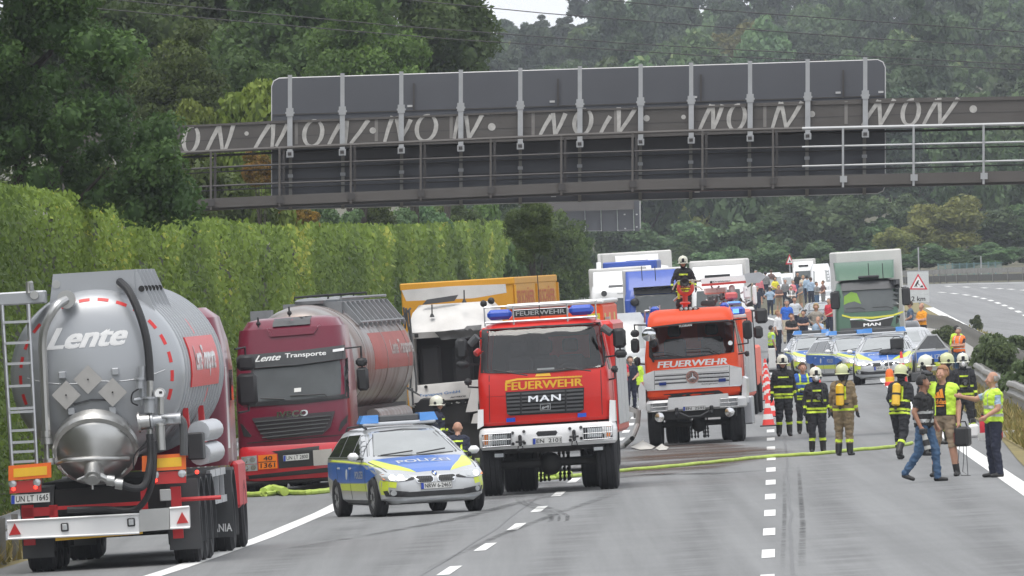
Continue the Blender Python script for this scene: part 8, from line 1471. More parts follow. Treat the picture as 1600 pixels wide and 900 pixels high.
lorry('white lorry with pale box seen over the ladder boom', 'white_lorry', 'lorry', (1020, 380, 6.43), 1128, 555, 1.08, M_WHT, f_plain(3.5), 3.0, 1.08, 3.74, M_CANV)
lorry('distant white lorry framed by bystanders near the warning triangle', 'white_lorry', 'lorry', (1170, 395, 7.5), 1258, 463, 15.6, M_WHT, f_plain(3.5), 3.1, 1.1, 3.75, M_CANV)
lorry('lorry with blue roof edge behind the white and blue cabs', 'blue_lorry', 'lorry', (900, 380, 6.43), 990, 540, 1.1, M_LBL, f_plain(3.6), 3.1, 1.2, 3.85, M_TBLU)
lorry('white canvas lorry at the back left of the jam', 'white_lorry', 'lorry', (900, 380, 6.43), 1002, 515, 1.25, M_WHT, f_plain(3.4), 2.9, 1.55, 3.55, M_CANV, yaw=.0)
lorry('pale lorry with sky-blue cab top at the very back of the jam', 'white_lorry', 'lorry', (900, 380, 6.43), 966, 512, 1.1, M_LBL, f_plain(3.5), 3.0, .9, 3.95, M_CANV)
# ladder truck behind the orange-red engine
def ladder_truck():
 cx, cy = 1117, 652; ppm = ppm_at(cx, cy); T = Trace(1020, 380, 6.43, cx, cy, ppm); root = empty('ladder_truck', 'turntable ladder fire truck with white boom behind the orange-red engine', 'fire engine')
 lv = [(.6, 1.02, .05, 2.1, .12, .04), (1.3, 1.08, 0, 2.1, .12, .05), (2.3, 1.05, .15, 2.1, .14, .05), (2.65, .95, .4, 2.0, .2, .02)]; m = shell(lv); bv = m.bvh(); m.build('cab', M_ORG, root); patch('windscreen', [(-.9, 1.4), (.9, 1.4), (.86, 2.25), (-.86, 2.25)], bv, M_SCRN, root, 'y-', .004, .01, .3)
 m = MB(); m.box(-1.06, 1.06, 2.2, 9, .7, 1.7, .05); m.build('body', M_ORG, root); m = MB(); m.box(-.9, .9, .2, 9, .4, .8); m.build('chassis', M_DKM, root, 0)
 for s in (-1, 1): wheel(root, s*.92, 1.2, .48, .3); wheel(root, s*.88, 6.5, .48, .4)
 def bx(n, u0, v0, u1, v1, y0, y1, ma, r=.04): a, b = T(u0, v1), T(u1, v0); q = MB(); q.box(a[0], b[0], y0, y1, a[1], b[1], r); return q.build(n, ma, root)
 # boom with red underside and lettering
 for n, pl, y0, y1, ma in (('boom', ((470, 355), (910, 320), (930, 395), (480, 430)), 1.0, 1.5, M_WHT), ('boom_edge', ((480, 412), (925, 378), (930, 400), (480, 436)), .98, 1.52, MATS['lorry_red'] if 'lorry_red' in MATS else mat('lorry_red', (.50, .05, .04), .5)), ('boom', ((900, 310), (1060, 290), (1130, 330), (1060, 400), (930, 400)), 1.05, 1.45, M_ALU)):
  q = MB(); q.prism(T.P(*pl), 'y', y0, y1); o = q.build(n, ma, root, 0)
  if n == 'boom' and ma is M_WHT: letter('lettering', 'Drehleiter', T.quad((596, 396), (775, 384), (775, 370), (596, 382)), bvh_of(o), M_INK, o, 'y-', .03, 0, .006); patch('badge', T.P((565, 404), (590, 402), (590, 380), (565, 382)), bvh_of(o), M_INK, o, 'y-', .002, .004)
 for u0, v0, u1, v1, y0, y1, ma, n in ((500, 430, 725, 520, 1.6, 2.2, M_WHT, 'turntable_cabin'), (760, 420, 810, 560, 1.2, 1.5, M_WHT, 'strut'), (720, 490, 840, 570, .8, 1.1, mat('stretcher_red', (.6, .12, .12), .5), 'rescue_stretcher'), (905, 430, 970, 560, 1.0, 1.6, M_WHT, 'basket'), (1000, 420, 1030, 620, 1.0, 1.2, M_WHT, 'strut'), (900, 640, 1005, 760, 1.0, 1.8, M_WHT, 'equipment_box'), (660, 500, 705, 580, 1.0, 1.4, M_GRY, 'equipment_box'), (920, 570, 1000, 640, 1.2, 1.6, M_GRY, 'basket_floor'), (735, 580, 880, 625, .6, 1.0, M_BLU2, 'blue_lamp'), (540, 520, 640, 600, 1.0, 1.5, M_GRY, 'equipment_box')): bx(n, u0, v0, u1, v1, y0, y1, ma)
 for k in range(26):
  g = random.Random(k); u, v = g.uniform(480, 960), g.uniform(440, 620); a = T(u, v); b = T(u+g.uniform(-70, 70), v+g.uniform(-40, 40)); q = MB(); q.tube([(a[0], 1.0, a[1]), (b[0], 1.1, b[1])], .022, 5); q.build('railing', M_ALU if k % 3 else M_BLK, root)
 for k in range(5): x, z = T(500+k*25, 605+k); q = MB(); q.lathe([(.01, -.05), (.07, -.04), (.075, .04), (.02, .08)], (x, .8, z), (0, 1, 0), 12); q.build('work_lamp', M_BLK, root)
 for u0, v0, u1, v1 in ((1030, 650, 1145, 810), (1015, 830, 1100, 960), (905, 775, 985, 910)): a, b = T(u0, v1), T(u1, v0); q = MB(); q.box(a[0], b[0], .3, .45, a[1], b[1], .06); o = q.build('mirror', M_BLK, root); q = MB(); q.tube([(1.0, .5, b[1]-.05), (a[0]+.03, .4, b[1]-.05)], .025, 5); q.build('mirror_arm', M_BLK, o)
 m = MB(); m.box(1.02, 1.10, .2, .24, .6, 2.6); m.build('door_edge', M_BLK, root, 0); place(root, cx, cy, -.035); return root
ladder_truck()
# cars
M_CSIL = mat('car_silver', (.42, .43, .44), .3, .3, coat=.5); M_CBLK = mat('car_black', (.015, .016, .02), .25, coat=.6); M_CWHT = mat('car_white', (.70, .71, .72), .3, coat=.4); M_CRED = mat('car_red', (.42, .05, .06), .3, coat=.5)
def car(label, px, py, yaw, col, sc=.9, group='cars in the jam', name='car', roof=None):
 root = empty(name, label, 'car', group); b, g = car_body(4.4, .89, True); o = b.build('body', col, root, 50); bv = b.bvh(); gv = g.bvh(); g.build('cabin', roof or col, root, 45); arch = []
 for y in (.8, 3.5):
  for s in (-1, 1): c = MB(); c.cyl((s*.6, y, .33), (s*1.2, y, .33), .37, 20); arch.append(c)
 cutout(o, arch)
 for y in (.8, 3.5):
  for s in (-1, 1): wheel(root, s*.79, y, .32, .21, M_ALU, n=18, spokes=5)
 patch('windscreen', [(-.76, 1.0), (.76, 1.0), (.59, 1.35), (-.59, 1.35)], gv, M_SCRN, root, 'y-', .005, .006, .15)
 for s, ax in ((-1, 'x-'), (1, 'x+')):
  for pl in ([(1.62, .985), (2.42, .985), (2.42, 1.335), (2.18, 1.315)], [(2.5, .985), (3.36, .985), (3.36, 1.325), (2.5, 1.34)], [(3.43, .985), (4.1, .99), (3.85, 1.285), (3.43, 1.32)]): patch('side_window', pl, gv, M_DARKGL, root, ax, .003, .006, .2)
  patch('headlight', [(s*.46, .60), (s*.50, .68), (s*.80, .71), (s*.82, .62)], bv, M_LENS, root, 'y-', .002, .012, .15, .05); m = MB(); m.box(s*.93, s*1.1, 1.5, 1.66, .93, 1.06, .05); m.build('wing_mirror', col, root, 50)
 patch('grille', [(-.42, .54), (.42, .54), (.42, .64), (-.42, .64)], bv, M_BLK, root, 'y-', .003, .01, .2, .05); patch('lower_intake', [(-.6, .28), (.6, .28), (.6, .40), (-.6, .40)], bv, M_BLK, root, 'y-', .003, .01, .2, .05); m = MB(); m.box(-.75, .75, .3, 4.1, .2, .5); m.build('underbody', M_INK, root, 0); plate(root, box4(-.25, .25, .42, .52), bv, 'EN MK 36' if False else 'UN  417', fall=0.)
 place(root, px, py, yaw, sc if sc < 5 else sc/ppm_at(px, py)); return root
def van(label, px, py, wd, hp, col, yaw=0., group='vans in the jam', name='van'):
 """delivery van sized in pixels of the photograph"""
 k = ppm_at(px, py); w_ = wd/2/k; h = hp/k; root = empty(name, label, 'van', group); lv = [(.3, w_*.95, .05, 5, .2, .08), (.6, w_, 0, 5, .2, .1), (h*.48, w_, .25, 5, .2, .1), (h*.88, w_*.9, 1.0, 5, .2, .08), (h, w_*.75, 1.4, 4.9, .2, 0)]; m = shell(lv); v = m.bvh(); m.build('body', col, root, 40)
 patch('windscreen', [(-w_*.85, h*.5), (w_*.85, h*.5), (w_*.76, h*.82), (-w_*.76, h*.82)], v, M_SCRN, root, 'y-', .003, .01, .25)
 for s in (-1, 1): patch('headlight', [(s*w_*.5, h*.3), (s*w_*.9, h*.3), (s*w_*.9, h*.38), (s*w_*.55, h*.38)], v, M_LENS, root, 'y-', .003, .02, .3); wheel(root, s*w_*.82, .9, .32, .22, n=16); wheel(root, s*w_*.82, 4., .32, .22, n=16)
 patch('grille', [(-w_*.4, h*.26), (w_*.4, h*.26), (w_*.4, h*.36), (-w_*.4, h*.36)], v, M_BLK, root, 'y-', .003, .01, .3); place(root, px, py, yaw); return root
car('silver car between the two fire engines below the white lorry', 978, 566, -.05, M_CSIL, 1.05, roof=M_CSIL)
van('pale silver van windscreen seen between the fire engines', 975, 602, 88, 112, M_CSIL); car('dark red car roof glimpsed below the white lorry', 970, 545, -.03, M_CRED, .95)
van('white van behind the crowd left of the yellow top', 1209, 464, 34, 38, M_CWHT); van('white van behind the crowd right of the yellow top', 1232, 462, 26, 35, M_CWHT); van('tall white van beside the distant white lorry', 1286, 470, 32, 58, M_CWHT, name='box_van')
car('black car with people leaning on it beside the green lorry', 1291, 508, .12, M_CBLK, 25); car('white car beyond the black one beside the box body', 1296, 482, 0, M_CWHT, 20); car('grey car parked behind the front police car, before the green lorry', 1404, 585, -.12, M_CSIL, 1.0); van('dark pickup at the guard rail behind the grey car', 1424, 562, 40, 60, M_CBLK, name='pickup')
# police cars in the middle distance: copies with their own labels
def repeat_police(label, px, py, yaw, sc): r = copy_tree(PC); r['label'] = label; place(r, px, py, yaw, sc); return r
P2 = repeat_police('silver-blue police car at the left end of the parked police row', 1281, 589, .06, .92); P3 = repeat_police('police car standing sideways in the middle of the police row', 1366, 593, .30, .94)
P4 = repeat_police('police car with open door and black jacket thrown over its bonnet', 1381, 600, -.06, 1.0)
def open_door():
 m = MB(); pl = [(0, .30), (1.05, .30), (1.08, .92), (.95, .95), (.55, 1.36), (.22, 1.33), (.02, .95)]; bl = MB(); ang = R(62)
 M = Matrix.Translation((.93, 1.35, 0)) @ Matrix.Rotation(-ang, 4, 'Z')     # hinge at the front edge, swung outward
 def part(n, poly, y0, y1, ma):
  q = MB(); q.prism([(a, b) for a, b in poly], 'x', y0, y1); q.xf(M); return q.build(n, ma, P4, 0)
 d = part('open_door', [(0, .30), (1.05, .30), (1.08, .93), (.0, .93)], -.04, .04, M_SILV)
 def sub(n, poly, y0, y1, ma): o = part(n, poly, y0, y1, ma); o.parent = d; return o
 sub('blue_film', [(.02, .55), (1.04, .55), (1.06, .88), (.02, .86)], (.041), .046, M_PBLUE); sub('yellow_film', [(.02, .42), (1.04, .42), (1.04, .54), (.02, .54)], (.041), .046, M_NEON); sub('door_window', [(.06, .95), (1.0, .95), (.72, 1.33), (.40, 1.33)], -.008, .008, M_DG)
 for a in ([(.0, .93), (.06, .95), (.42, 1.33), (.38, 1.37)], [(.38, 1.37), (.42, 1.33), (.72, 1.33), (.74, 1.37)], [(.74, 1.37), (.72, 1.33), (1.0, .95), (1.07, .93)]): sub('window_frame', a, -.03, .03, M_SILV)
 P, F = text2d('POLIZEI', 0); t = MB(); t.add([(.05, .2+u*.75, .64+v*.13) for u, v in P], F); t.xf(M); t.build('lettering', M_PSIL, d, 0)
open_door()
def worldpt(root, p): return root.matrix_world @ Vector(p)
def jacket():
 m = MB(); n = 14; g = []
 for i in range(n+1):
  for j in range(n+1): x = -.12+.72*i/n; y = .62+.5*j/n; e = min(i, n-i, j, n-j); g.append((x+.05*mnoise.noise(Vector((x*4, y*4, 0))), y, .895+.07*(y-.62)/.5+(.05 if e > 0 else .0)+.05*mnoise.noise(Vector((x*7, y*7, 2)))))
 m.add(g, [(i*(n+1)+j, (i+1)*(n+1)+j, (i+1)*(n+1)+j+1, i*(n+1)+j+1) for i in range(n) for j in range(n)]); o = m.build('black_jacket', K_BLK); tag(o, 'black jacket thrown across the bonnet of the police car', 'jacket'); o.matrix_world = P4.matrix_world
 m = MB(); m.box(.22, .62, .95, 1.1, 1.0, 1.32, .03); m.tube([(.3, 1.0, 1.32), (.34, 1.0, 1.37), (.5, 1.0, 1.37), (.54, 1.0, 1.32)], .015, 6); o = m.build('black_case', M_BLK); tag(o, 'square black case standing on the police car bonnet', 'case'); o.matrix_world = P4.matrix_world
 m = MB(); m.box(-.12, .15, .45, .6, .86, .87); o = m.build('paper_sheet', M_WHT); tag(o, 'white sheet of paper lying on the police car bonnet', 'paper'); o.matrix_world = P4.matrix_world @ Matrix.Rotation(-.12, 4, 'X')
jacket()
# ---------------------------------------------------------------- signs, cones, hoses, things carried
M_SIGNG = mat('sign_face', (.55, .57, .57), .45); M_SRED = mat('sign_red', (.60, .03, .05), .45)
def works_sign():
 cx, cy = 1435, 536; k = ppm_at(cx, cy); T = Trace(1400, 400, 4.5, cx, cy, k, .03); root = empty('road_sign', 'grey roadworks warning sign with red triangle and 2 km plate on a pole', 'sign')
 b = MB(); x0, z0 = T(85, 330); x1, z1 = T(228, 106); zm = T(150, 271)[1]; b.box(x0, x1, -.02, .02, zm+.004, z1, .004); p = b.build('sign_panel', M_SIGNG, root); pv = bvh_of(p)
 tri = T.P((94, 236), (222, 236), (155, 124)); patch('red_triangle', tri, pv, M_SRED, p, 'y-', .002, .002, .5); patch('white_field', T.P((110, 227), (205, 227), (155, 143)), pv, M_WHT, p, 'y-', .006, .002, .5)
 for q in (((168, 218), (184, 203), (190, 214), (194, 220), (164, 220)), ((128, 216), (138, 196), (146, 204), (152, 218), (146, 218), (141, 207), (134, 218)), ((138, 197), (148, 176), (156, 182), (147, 204)), ((150, 184), (160, 198), (168, 204), (165, 207), (157, 201), (147, 188)), ((146, 190), (160, 190), (160, 186), (146, 186)), ring_pts(156, 175, 5.5, 5.5, 10)): patch('pictogram', T.P(*q), pv, M_INK, p, 'y-', .010, .002, .5)
 b = MB(); b.box(x0, x1, -.02, .02, z0, zm-.004, .004); p2 = b.build('distance_plate', M_SIGNG, root); letter('lettering', '2 km', T.quad((108, 318), (206, 316), (206, 282), (108, 284)), bvh_of(p2), M_INK, p2, 'y-', .02, 0, .003)
 m = MB(); x = (x0+x1)/2; m.tube([(x+.05, .06, 0), (x+.05, .06, T(157, -60)[1])], .03, 8); m.build('pole', M_GALV, root); m = MB(); m.box(x0-.01, x1+.01, -.024, .024, z1, z1+.02); m.build('rim', M_GALV, root); place(root, cx, cy, 0, 1, False)
works_sign()
def triangle_sign():
 cx, cy = 1235, 448; k = ppm_at(cx, cy); root = empty('road_sign', 'small red and white warning triangle far off above the crowd', 'sign'); h = 13/k; z0 = (cy-413)/k; w_ = 13.5/k/2
 m = MB(); m.prism([(-w_, z0), (w_, z0), (0, z0+h*1.25)], 'y', -.02, .02); p = m.build('red_triangle', M_SRED, root, 0); pv = bvh_of(p); patch('white_field', [(-w_*.62, z0+h*.16), (w_*.62, z0+h*.16), (0, z0+h*.98)], pv, M_WHT, p, 'y-', .003, .003, .5); patch('pictogram', [(-w_*.2, z0+h*.25), (w_*.3, z0+h*.25), (0, z0+h*.6)], pv, M_INK, p, 'y-', .008, .002, .5); m = MB(); m.tube([(0, .05, -.2), (0, .05, z0+h)], .04, 8); m.build('pole', M_GALV, root); place(root, cx, cy, 0, 1, False)
triangle_sign()
M_CONE = mat('cone_red', (.80, .06, .05), .45); M_CONW = mat('cone_white', (.72, .72, .70), .4)
def cone(label, px, py, h=.70):
 root = empty('traffic_cone', label, 'traffic cone', 'traffic cones'); r0, r1 = .145, .03
 f = lambda z: r0+(r1-r0)*(z-.03)/(h-.03)
 m = MB(); m.box(-.20, .20, -.20, .20, 0, .03, .01); m.build('base', M_BLK, root)
 m = MB(); m.lathe([(f(.03), .03), (f(h), h), (.001, h)], (0, 0, 0), (0, 0, 1), 20); m.build('cone_body', M_CONE, root)
 for a, b in ((.17, .30), (.45, .56)): m = MB(); m.lathe([(f(a*h/.7)+.003, a*h/.7), (f(b*h/.7)+.003, b*h/.7)], (0, 0, 0), (0, 0, 1), 20); m.build('white_band', M_CONW, root)
 place(root, px, py, 0); return root
for i, (px, py) in enumerate(((1201, 666), (1206, 652), (1203, 640), (1201, 626), (1199, 613), (1198, 602), (1197, 592))): cone(['nearest traffic cone beside the orange-red fire engine', 'second traffic cone in the line beside the fire engine', 'third traffic cone in the line beside the fire engine', 'fourth traffic cone in the line beside the fire engine', 'fifth traffic cone in the line, beside the mirrors', 'sixth traffic cone in the line beside the ladder truck', 'farthest traffic cone in front of the striped beacon'][i], px, py, .66)
cone('slim cone standing before the police car with the open door', 1411, 600, .95); cone('short red cone at the wheel of the sideways police car', 1276, 600, .55)
def beacon():
 root = empty('barrier_beacon', 'red and white diagonally striped beacon behind the cones', 'beacon'); m = MB(); m.box(-.13, .13, -.02, .02, .12, .82, .02); b = m.build('beacon_board', M_CONW, root); v = bvh_of(b)
 for k in range(5):
  z = .10+k*.17; pl = [(-.125, z+.10), (.125, z-.06), (.125, z+.03), (-.125, z+.19)]; pl = [(a, min(.81, max(.13, c))) for a, c in pl]; patch('red_stripe', pl, v, M_SRED, b, 'y-', .002, .002, .5)
 m = MB(); m.box(-.22, .22, -.16, .16, 0, .09, .02); m.build('foot', M_BLK, root); place(root, 1208, 581, .1, 1.)
beacon()
def lantern():
 root = empty('warning_lantern', 'orange flashing lantern with reflective bands on the white line', 'lantern'); m = MB(); m.lathe([(.15, 0), (.15, .10), (.13, .12)], (0, 0, 0), (0, 0, 1), 18); m.build('base', M_CONE, root); m = MB(); m.lathe([(.128, .12), (.128, .24), (.12, .25)], (0, 0, 0), (0, 0, 1), 18); m.build('band', M_REFY, root); m = MB(); m.lathe([(.115, .25), (.11, .38), (.07, .46), (.001, .48)], (0, 0, 0), (0, 0, 1), 18); m.build('amber_dome', M_REFO, root); m = MB(); m.tube([(.0, 0, .48), (-.03, 0, .85)], .015, 6); m.build('rod', M_WHT, root); place(root, 1391, 603, 0, 1.05)
lantern()
def lying(name, label, cat, pts, r, ma, n=8, dz=0., flat=1., sag=None):
 q = [G(*p) for p in pts]; w_ = []
 for i in range(len(q)-1):
  for k in range(6):
   t = k/6; a, b = q[max(i-1, 0)], q[i]; c, d = q[i+1], q[min(i+2, len(q)-1)]; w_.append(.5*((2*b)+(c-a)*t+(2*a-5*b+4*c-d)*t*t+(3*b-a-3*c+d)*t**3))
 w_.append(q[-1]); w_ = [Vector((p.x, p.y, gz(p.x, p.y)+r*flat+dz+.004*math.sin(i*1.9))) for i, p in enumerate(w_)]; m = MB(); m.tube(w_, r, n); o = m.build(name, ma); return tag(o, label, cat)
M_HOSE = mat('neon_hose', (.42, .54, .10), .7, var=.4, vs=5); M_HOSG = mat('grey_hose', (.30, .30, .29), .7, var=.2)
lying('fire_hose', 'neon yellow fire hose lying across the whole carriageway', 'hose', [(800, 756), (860, 750), (960, 739), (1050, 731), (1130, 723), (1200, 716), (1280, 711), (1330, 706), (1390, 701), (1425, 695)], .034, M_HOSE)
lying('fire_hose', 'flattened neon hose in front of the dark red tanker lorry', 'hose', [(384, 777), (415, 776), (440, 773), (470, 774), (500, 772), (530, 768)], .05, M_HOSE); lying('fire_hose', 'neon hose bundle bulging beside the dark red tanker lorry', 'hose', [(412, 776), (425, 771), (445, 775)], .085, M_HOSE)
lying('fire_hose', 'thick yellow-green hose running under the red fire engine', 'hose', [(748, 722), (770, 735), (800, 747), (850, 750), (890, 747)], .07, M_HOSE)
def drop_hose():
 m = MB(); P = [at(998, 640, G(1000, 694).y-.3), at(996, 665, G(1000, 694).y-.35), at(988, 685, G(985, 700).y), at(974, 697, G(974, 700).y), at(958, 703, G(960, 704).y)]; m.tube(P, .055, 8); tag(m.build('suction_hose', M_HOSG), 'grey hose drooping from the orange-red fire engine to the road', 'hose')
drop_hose()
def sheet_heap(label, pts, h):
 m = MB(); n = len(pts); base = [G(*p) for p in pts]; c = sum(base, Vector())/n; rings = [[tuple(c.lerp(p, f)+Vector((0, 0, .02+h*(1-f)*(.7+.5*mnoise.noise(p*3))))) for p in base] for f in (1, .7, .35, .05)]; m.loft(rings); tag(m.build('tarpaulin', mat('pale_tarp', (.50, .48, .44), .7, var=.15, vs=5), None, 25), label, 'tarpaulin', 'crumpled sheets on the road')
sheet_heap('crumpled pale sheet on the road at the wheel of the orange-red engine', [(985, 700), (998, 694), (1012, 694), (1024, 699), (1018, 703), (1000, 704)], .16); sheet_heap('small folded pale sheet beside the crumpled one', [(1024, 702), (1034, 698), (1045, 700), (1042, 704), (1030, 705)], .12)
def grey_plank():
 k = G(975, 655); m = MB(); a, b = at(952, 633, k.y), at(996, 647, k.y); m.add([(a.x, k.y-.1, a.z), (b.x, k.y-.1, b.z), (b.x, k.y-.1, b.z+.12), (a.x, k.y-.1, a.z+.16), (a.x, k.y+.2, a.z), (b.x, k.y+.2, b.z), (b.x, k.y+.2, b.z+.12), (a.x, k.y+.2, a.z+.16)], [(0, 1, 2, 3), (5, 4, 7, 6), (3, 2, 6, 7), (1, 0, 4, 5), (0, 3, 7, 4), (2, 1, 5, 6)]); 
 for x in (.1, .9): p = a.lerp(b, x); m.box(p.x-.03, p.x+.03, k.y, k.y+.06, gz(p.x, k.y), p.z)
 tag(m.build('grey_barrier', M_HOSG, None, 0), 'sloping grey plank barrier in front of the red-shirted man', 'barrier')
grey_plank()
def kerb_board():
 a, b = G(1528, 689), G(1625, 680); m = MB(); d = (b-a); n = 5
 root = empty('striped_board', 'red and white striped barrier board lying at the grass edge', 'barrier'); root.location = a
 for k in range(n): p, q = d*(k/n), d*((k+1)/n); m = MB(); m.loft([[(v.x, v.y-.06, v.z), (v.x, v.y+.06, v.z), (v.x, v.y+.06, v.z+.15), (v.x, v.y-.06, v.z+.15)] for v in (p, q)]); m.build('board_section', M_SRED if k % 2 else M_CONW, root, 0)
kerb_board()
def extinguisher():
 root = empty('fire_extinguisher', 'red fire extinguisher standing at the white line behind the policeman', 'extinguisher'); m = MB(); m.lathe([(.07, 0), (.085, .03), (.085, .42), (.06, .50), (.03, .53), (.03, .57)], (0, 0, 0), (0, 0, 1), 18); m.build('cylinder', M_SRED, root); m = MB(); m.box(-.03, .03, -.06, .06, .56, .60, .01); m.tube([(0, .05, .6), (0, -.08, .64)], .012, 6); m.tube([(.03, 0, .56), (.11, 0, .5), (.10, 0, .25), (.09, 0, .1)], .014, 6); m.build('valve', M_BLK, root); place(root, 1537, 684, 0, .8)
 root = empty('white_bag', 'white canister bag beside the red fire extinguisher', 'bag'); m = MB(); m.box(-.11, .11, -.08, .08, 0, .28, .05); m.build('bag_body', M_WHT, root); m = MB(); m.tube([(-.06, 0, .27), (-.05, 0, .38), (.05, 0, .38), (.06, 0, .27)], .012, 6); m.build('handle', M_GRY, root); place(root, 1522, 684, .2, 1.)
extinguisher()
# things in people's hands
def held(name, label, cat, person_root, build): 
 parts = build(); root = empty(name, label, cat); root.matrix_world = person_root.matrix_world
 for n, m, ma in parts: m.build(n, ma, root)
 return root
def dslr():
 b = MB(); b.box(-.33, -.19, -.16, -.05, .80, .90, .02); l = MB(); l.lathe([(.04, 0), (.045, .06), (.055, .2), (.055, .26), (.05, .26)], (-.26, -.12, .80), (0, -.25, -1), 16); rr_2 = MB(); rr_2.lathe([(.052, .1), (.058, .1), (.058, .2), (.055, .2)], (-.26, -.12, .80), (0, -.25, -1), 16); return [('camera_body', b, M_BLK), ('lens', l, mat('lens_grey', (.40, .40, .38), .4)), ('lens_ring', rr_2, M_BLK)]
held('photo_camera', 'black still camera with pale telephoto lens in the photographer\'s hand', 'camera', PHO, dslr)
def strap():
 m = MB(); m.tube([(-.13, -.17, 1.0), (.0, -.19, 1.15), (.12, -.13, 1.38), (.10, .05, 1.49), (-.02, .18, 1.35), (-.2, .10, 1.05)], .016, 5); return [('strap_band', m, M_BLK)]
held('camera_strap', 'black camera strap across the photographer\'s back', 'strap', PHO, strap)
def tvcam():
 b = MB(); b.box(-.36, -.21, -.34, .06, 1.54, 1.72, .03); l = MB(); l.cyl((-.285, -.34, 1.62), (-.285, -.48, 1.62), .055, 16); l.box(-.36, -.21, -.54, -.47, 1.55, 1.69, .01); v = MB(); v.tube([(-.21, -.2, 1.66), (-.10, -.2, 1.66)], .03, 8); h = MB(); h.tube([(-.285, -.25, 1.71), (-.285, -.22, 1.79), (-.285, .0, 1.79), (-.285, .03, 1.71)], .014, 6); d = MB(); d.box(-.21, -.195, -.30, -.18, 1.59, 1.68, .004); return [('camera_body', b, M_BLK), ('lens', l, M_GRY), ('viewfinder', v, M_BLK), ('carry_handle', h, M_BLK), ('side_screen', d, M_DARKGL)]
held('video_camera', 'black video camera held at the cameraman\'s shoulder', 'camera', CAM, tvcam)
def bag():
 b = MB(); b.box(.20, .44, -.14, .10, .48, .80, .04); h = MB(); h.tube([(.24, -.03, .80), (.26, -.03, .88), (.37, -.03, .88), (.40, -.03, .80)], .014, 6); r_ = MB(); r_.box(.198, .20, -.1, .0, .55, .7); c = MB(); c.tube([(.36, -.15, .5), (.38, -.2, .3), (.36, -.22, .08), (.44, -.2, .02), (.40, -.1, .3), (.38, -.05, .5)], .006, 5); c.tube([(.3, -.15, .5), (.28, -.22, .2), (.34, -.25, .02), (.5, -.25, .015)], .006, 5); return [('bag_body', b, M_BLK), ('handle', h, M_BLK), ('red_piping', r_, M_SRED), ('dangling_cable', c, M_BLK)]
held('equipment_bag', 'black equipment bag with dangling cables in the cameraman\'s hand', 'bag', CAM, bag)
def radio():
 b = MB(); b.box(-.27, -.21, -.27, -.22, 1.03, 1.17, .008); a = MB(); a.tube([(-.25, -.245, 1.17), (-.25, -.245, 1.28)], .007, 5); return [('radio_body', b, M_BLK), ('aerial', a, M_BLK)]
held('hand_radio', 'small black hand radio in the policeman\'s lower hand', 'radio', POL, radio)
# tee print on the cameraman: follows the chest
def tee_print():
 bo = [c for c in CAM.children if c.name.startswith('body')][0]; bv = bvh_of(bo); og = mat('print_orange_tee', (.85, .30, .03), .6)
 letter('print_lettering', 'adidas', ((-.125, 1.17), (.095, 1.17), (.095, 1.25), (-.125, 1.25)), bv, og, CAM, 'y-', .03, 0, .014)
 for k in range(3): x = -.10+k*.055; t = .06+k*.045; patch('print_bar', [(x, 1.27), (x+.052, 1.27), (x+.052-.03, 1.27+t), (x-.022, 1.27+t-.022)], bv, og, CAM, 'y-', .012, .002, .06)
 patch('print_bar', [(-.08, 1.135), (.06, 1.135), (.06, 1.148), (-.08, 1.148)], bv, og, CAM, 'y-', .012, .002, .06)
tee_print()
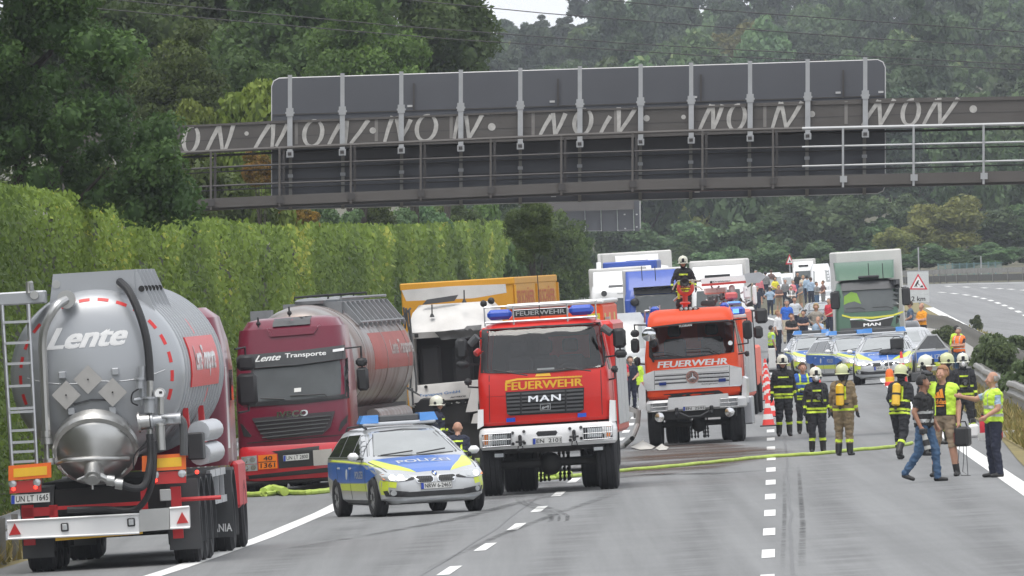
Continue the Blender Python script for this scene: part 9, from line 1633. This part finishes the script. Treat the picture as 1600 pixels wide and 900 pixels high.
# firefighter and the nozzle on the roof of the orange-red engine
def roof_crew():
 c = FEO.matrix_world; zt = 2.9; Y = (c @ Vector((0, 1.7, 0))).y; kk = FPX/Y; foot = at(1070, 503, Y)
 person('firefighter standing on the fire engine roof behind the red nozzle', 1070, 497, 400, 0, (((.30, -.06, 1.18), (.32, -.22, .97)), ((.30, -.06, 1.18), (.32, -.22, .97))), 'bend', top=K_BLK, bottom=K_BLK, coat=True, kit='std', near=True, at_world=foot, scale=96/kk/1.66)
 Y2 = Y-.55; k = FPX/Y2; root = empty('water_cannon', 'red roof-mounted water cannon with railing in front of the firefighter', 'water cannon'); root.location = at(1071, 484, Y2); o = root.location
 W = lambda u, v, dy=0.: at(1020+u/6.43, 380+v/6.43, Y2)-o+Vector((0, dy, 0)); rd = mat('cannon_red', (.62, .07, .05), .4, coat=.3)
 def tb(n, uv, r, ma, dy=0.): m = MB(); m.tube([W(a, b, dy) for a, b in uv], r/k, 10); return m.build(n, ma, root)
 tb('stand_pipe', [(325, 660), (325, 520)], 4.2, rd); m = MB(); p = W(325, 600); m.lathe([(.09, -.03), (.12, 0), (.09, .03)], p, (0, 0, 1), 16); m.build('flange', rd, root)
 m = MB(); c2 = W(328, 450); pts = [c2+Vector((.145*math.cos(R(a)), -.05, .13*math.sin(R(a)))) for a in range(150, 400, 12)]; m.tube(pts, .045, 10); m.build('swivel_bend', rd, root)
 m = MB(); c3 = W(318, 395, -.15); m.lathe([(.05, .25), (.06, .05), (.095, -.02), (.10, -.1), (.07, -.1), (.02, -.06)], c3, (0, 1, -.1), 16); m.build('nozzle', M_BLK, root); tb('nozzle_ring', [(290, 425), (360, 425)], 3, M_ALU, -.1)
 for uv in ([(215, 430), (250, 380), (400, 372), (470, 378)], [(215, 430), (200, 470)], [(290, 430), (470, 440), (500, 470)], [(262, 440), (258, 560)], [(412, 380), (410, 480)]): tb('guard_rail_tube', uv, 1.1, mat('pale_tube', (.55, .56, .5), .4, .3), .1)
 for u in (262, 400): tb('rail_sleeve', [(u, 395), (u, 560 if u < 300 else 475)], 2.2, K_NEON, .1)
 tb('control_arm', [(300, 540), (250, 540), (210, 580)], 1.6, M_ALU, .1)
roof_crew()
# ---------------------------------------------------------------- the air
def haze(dens):
 m = bpy.data.materials.new('haze'); m.use_nodes = True; t = m.node_tree; t.nodes.clear(); o = t.nodes.new('ShaderNodeOutputMaterial'); v = t.nodes.new('ShaderNodeVolumePrincipled')
 v.inputs['Color'].default_value = (.86, .91, 1, 1); v.inputs['Density'].default_value = dens; v.inputs['Anisotropy'].default_value = .0; t.links.new(v.outputs[0], o.inputs['Volume'])
 b = MB(); b.box(-500, 540, -80, 3850, -18, 160); tag(b.build('haze', m, None, 0), 'thin pale summer haze over the whole place', 'haze', kind='stuff')
haze(.00008)
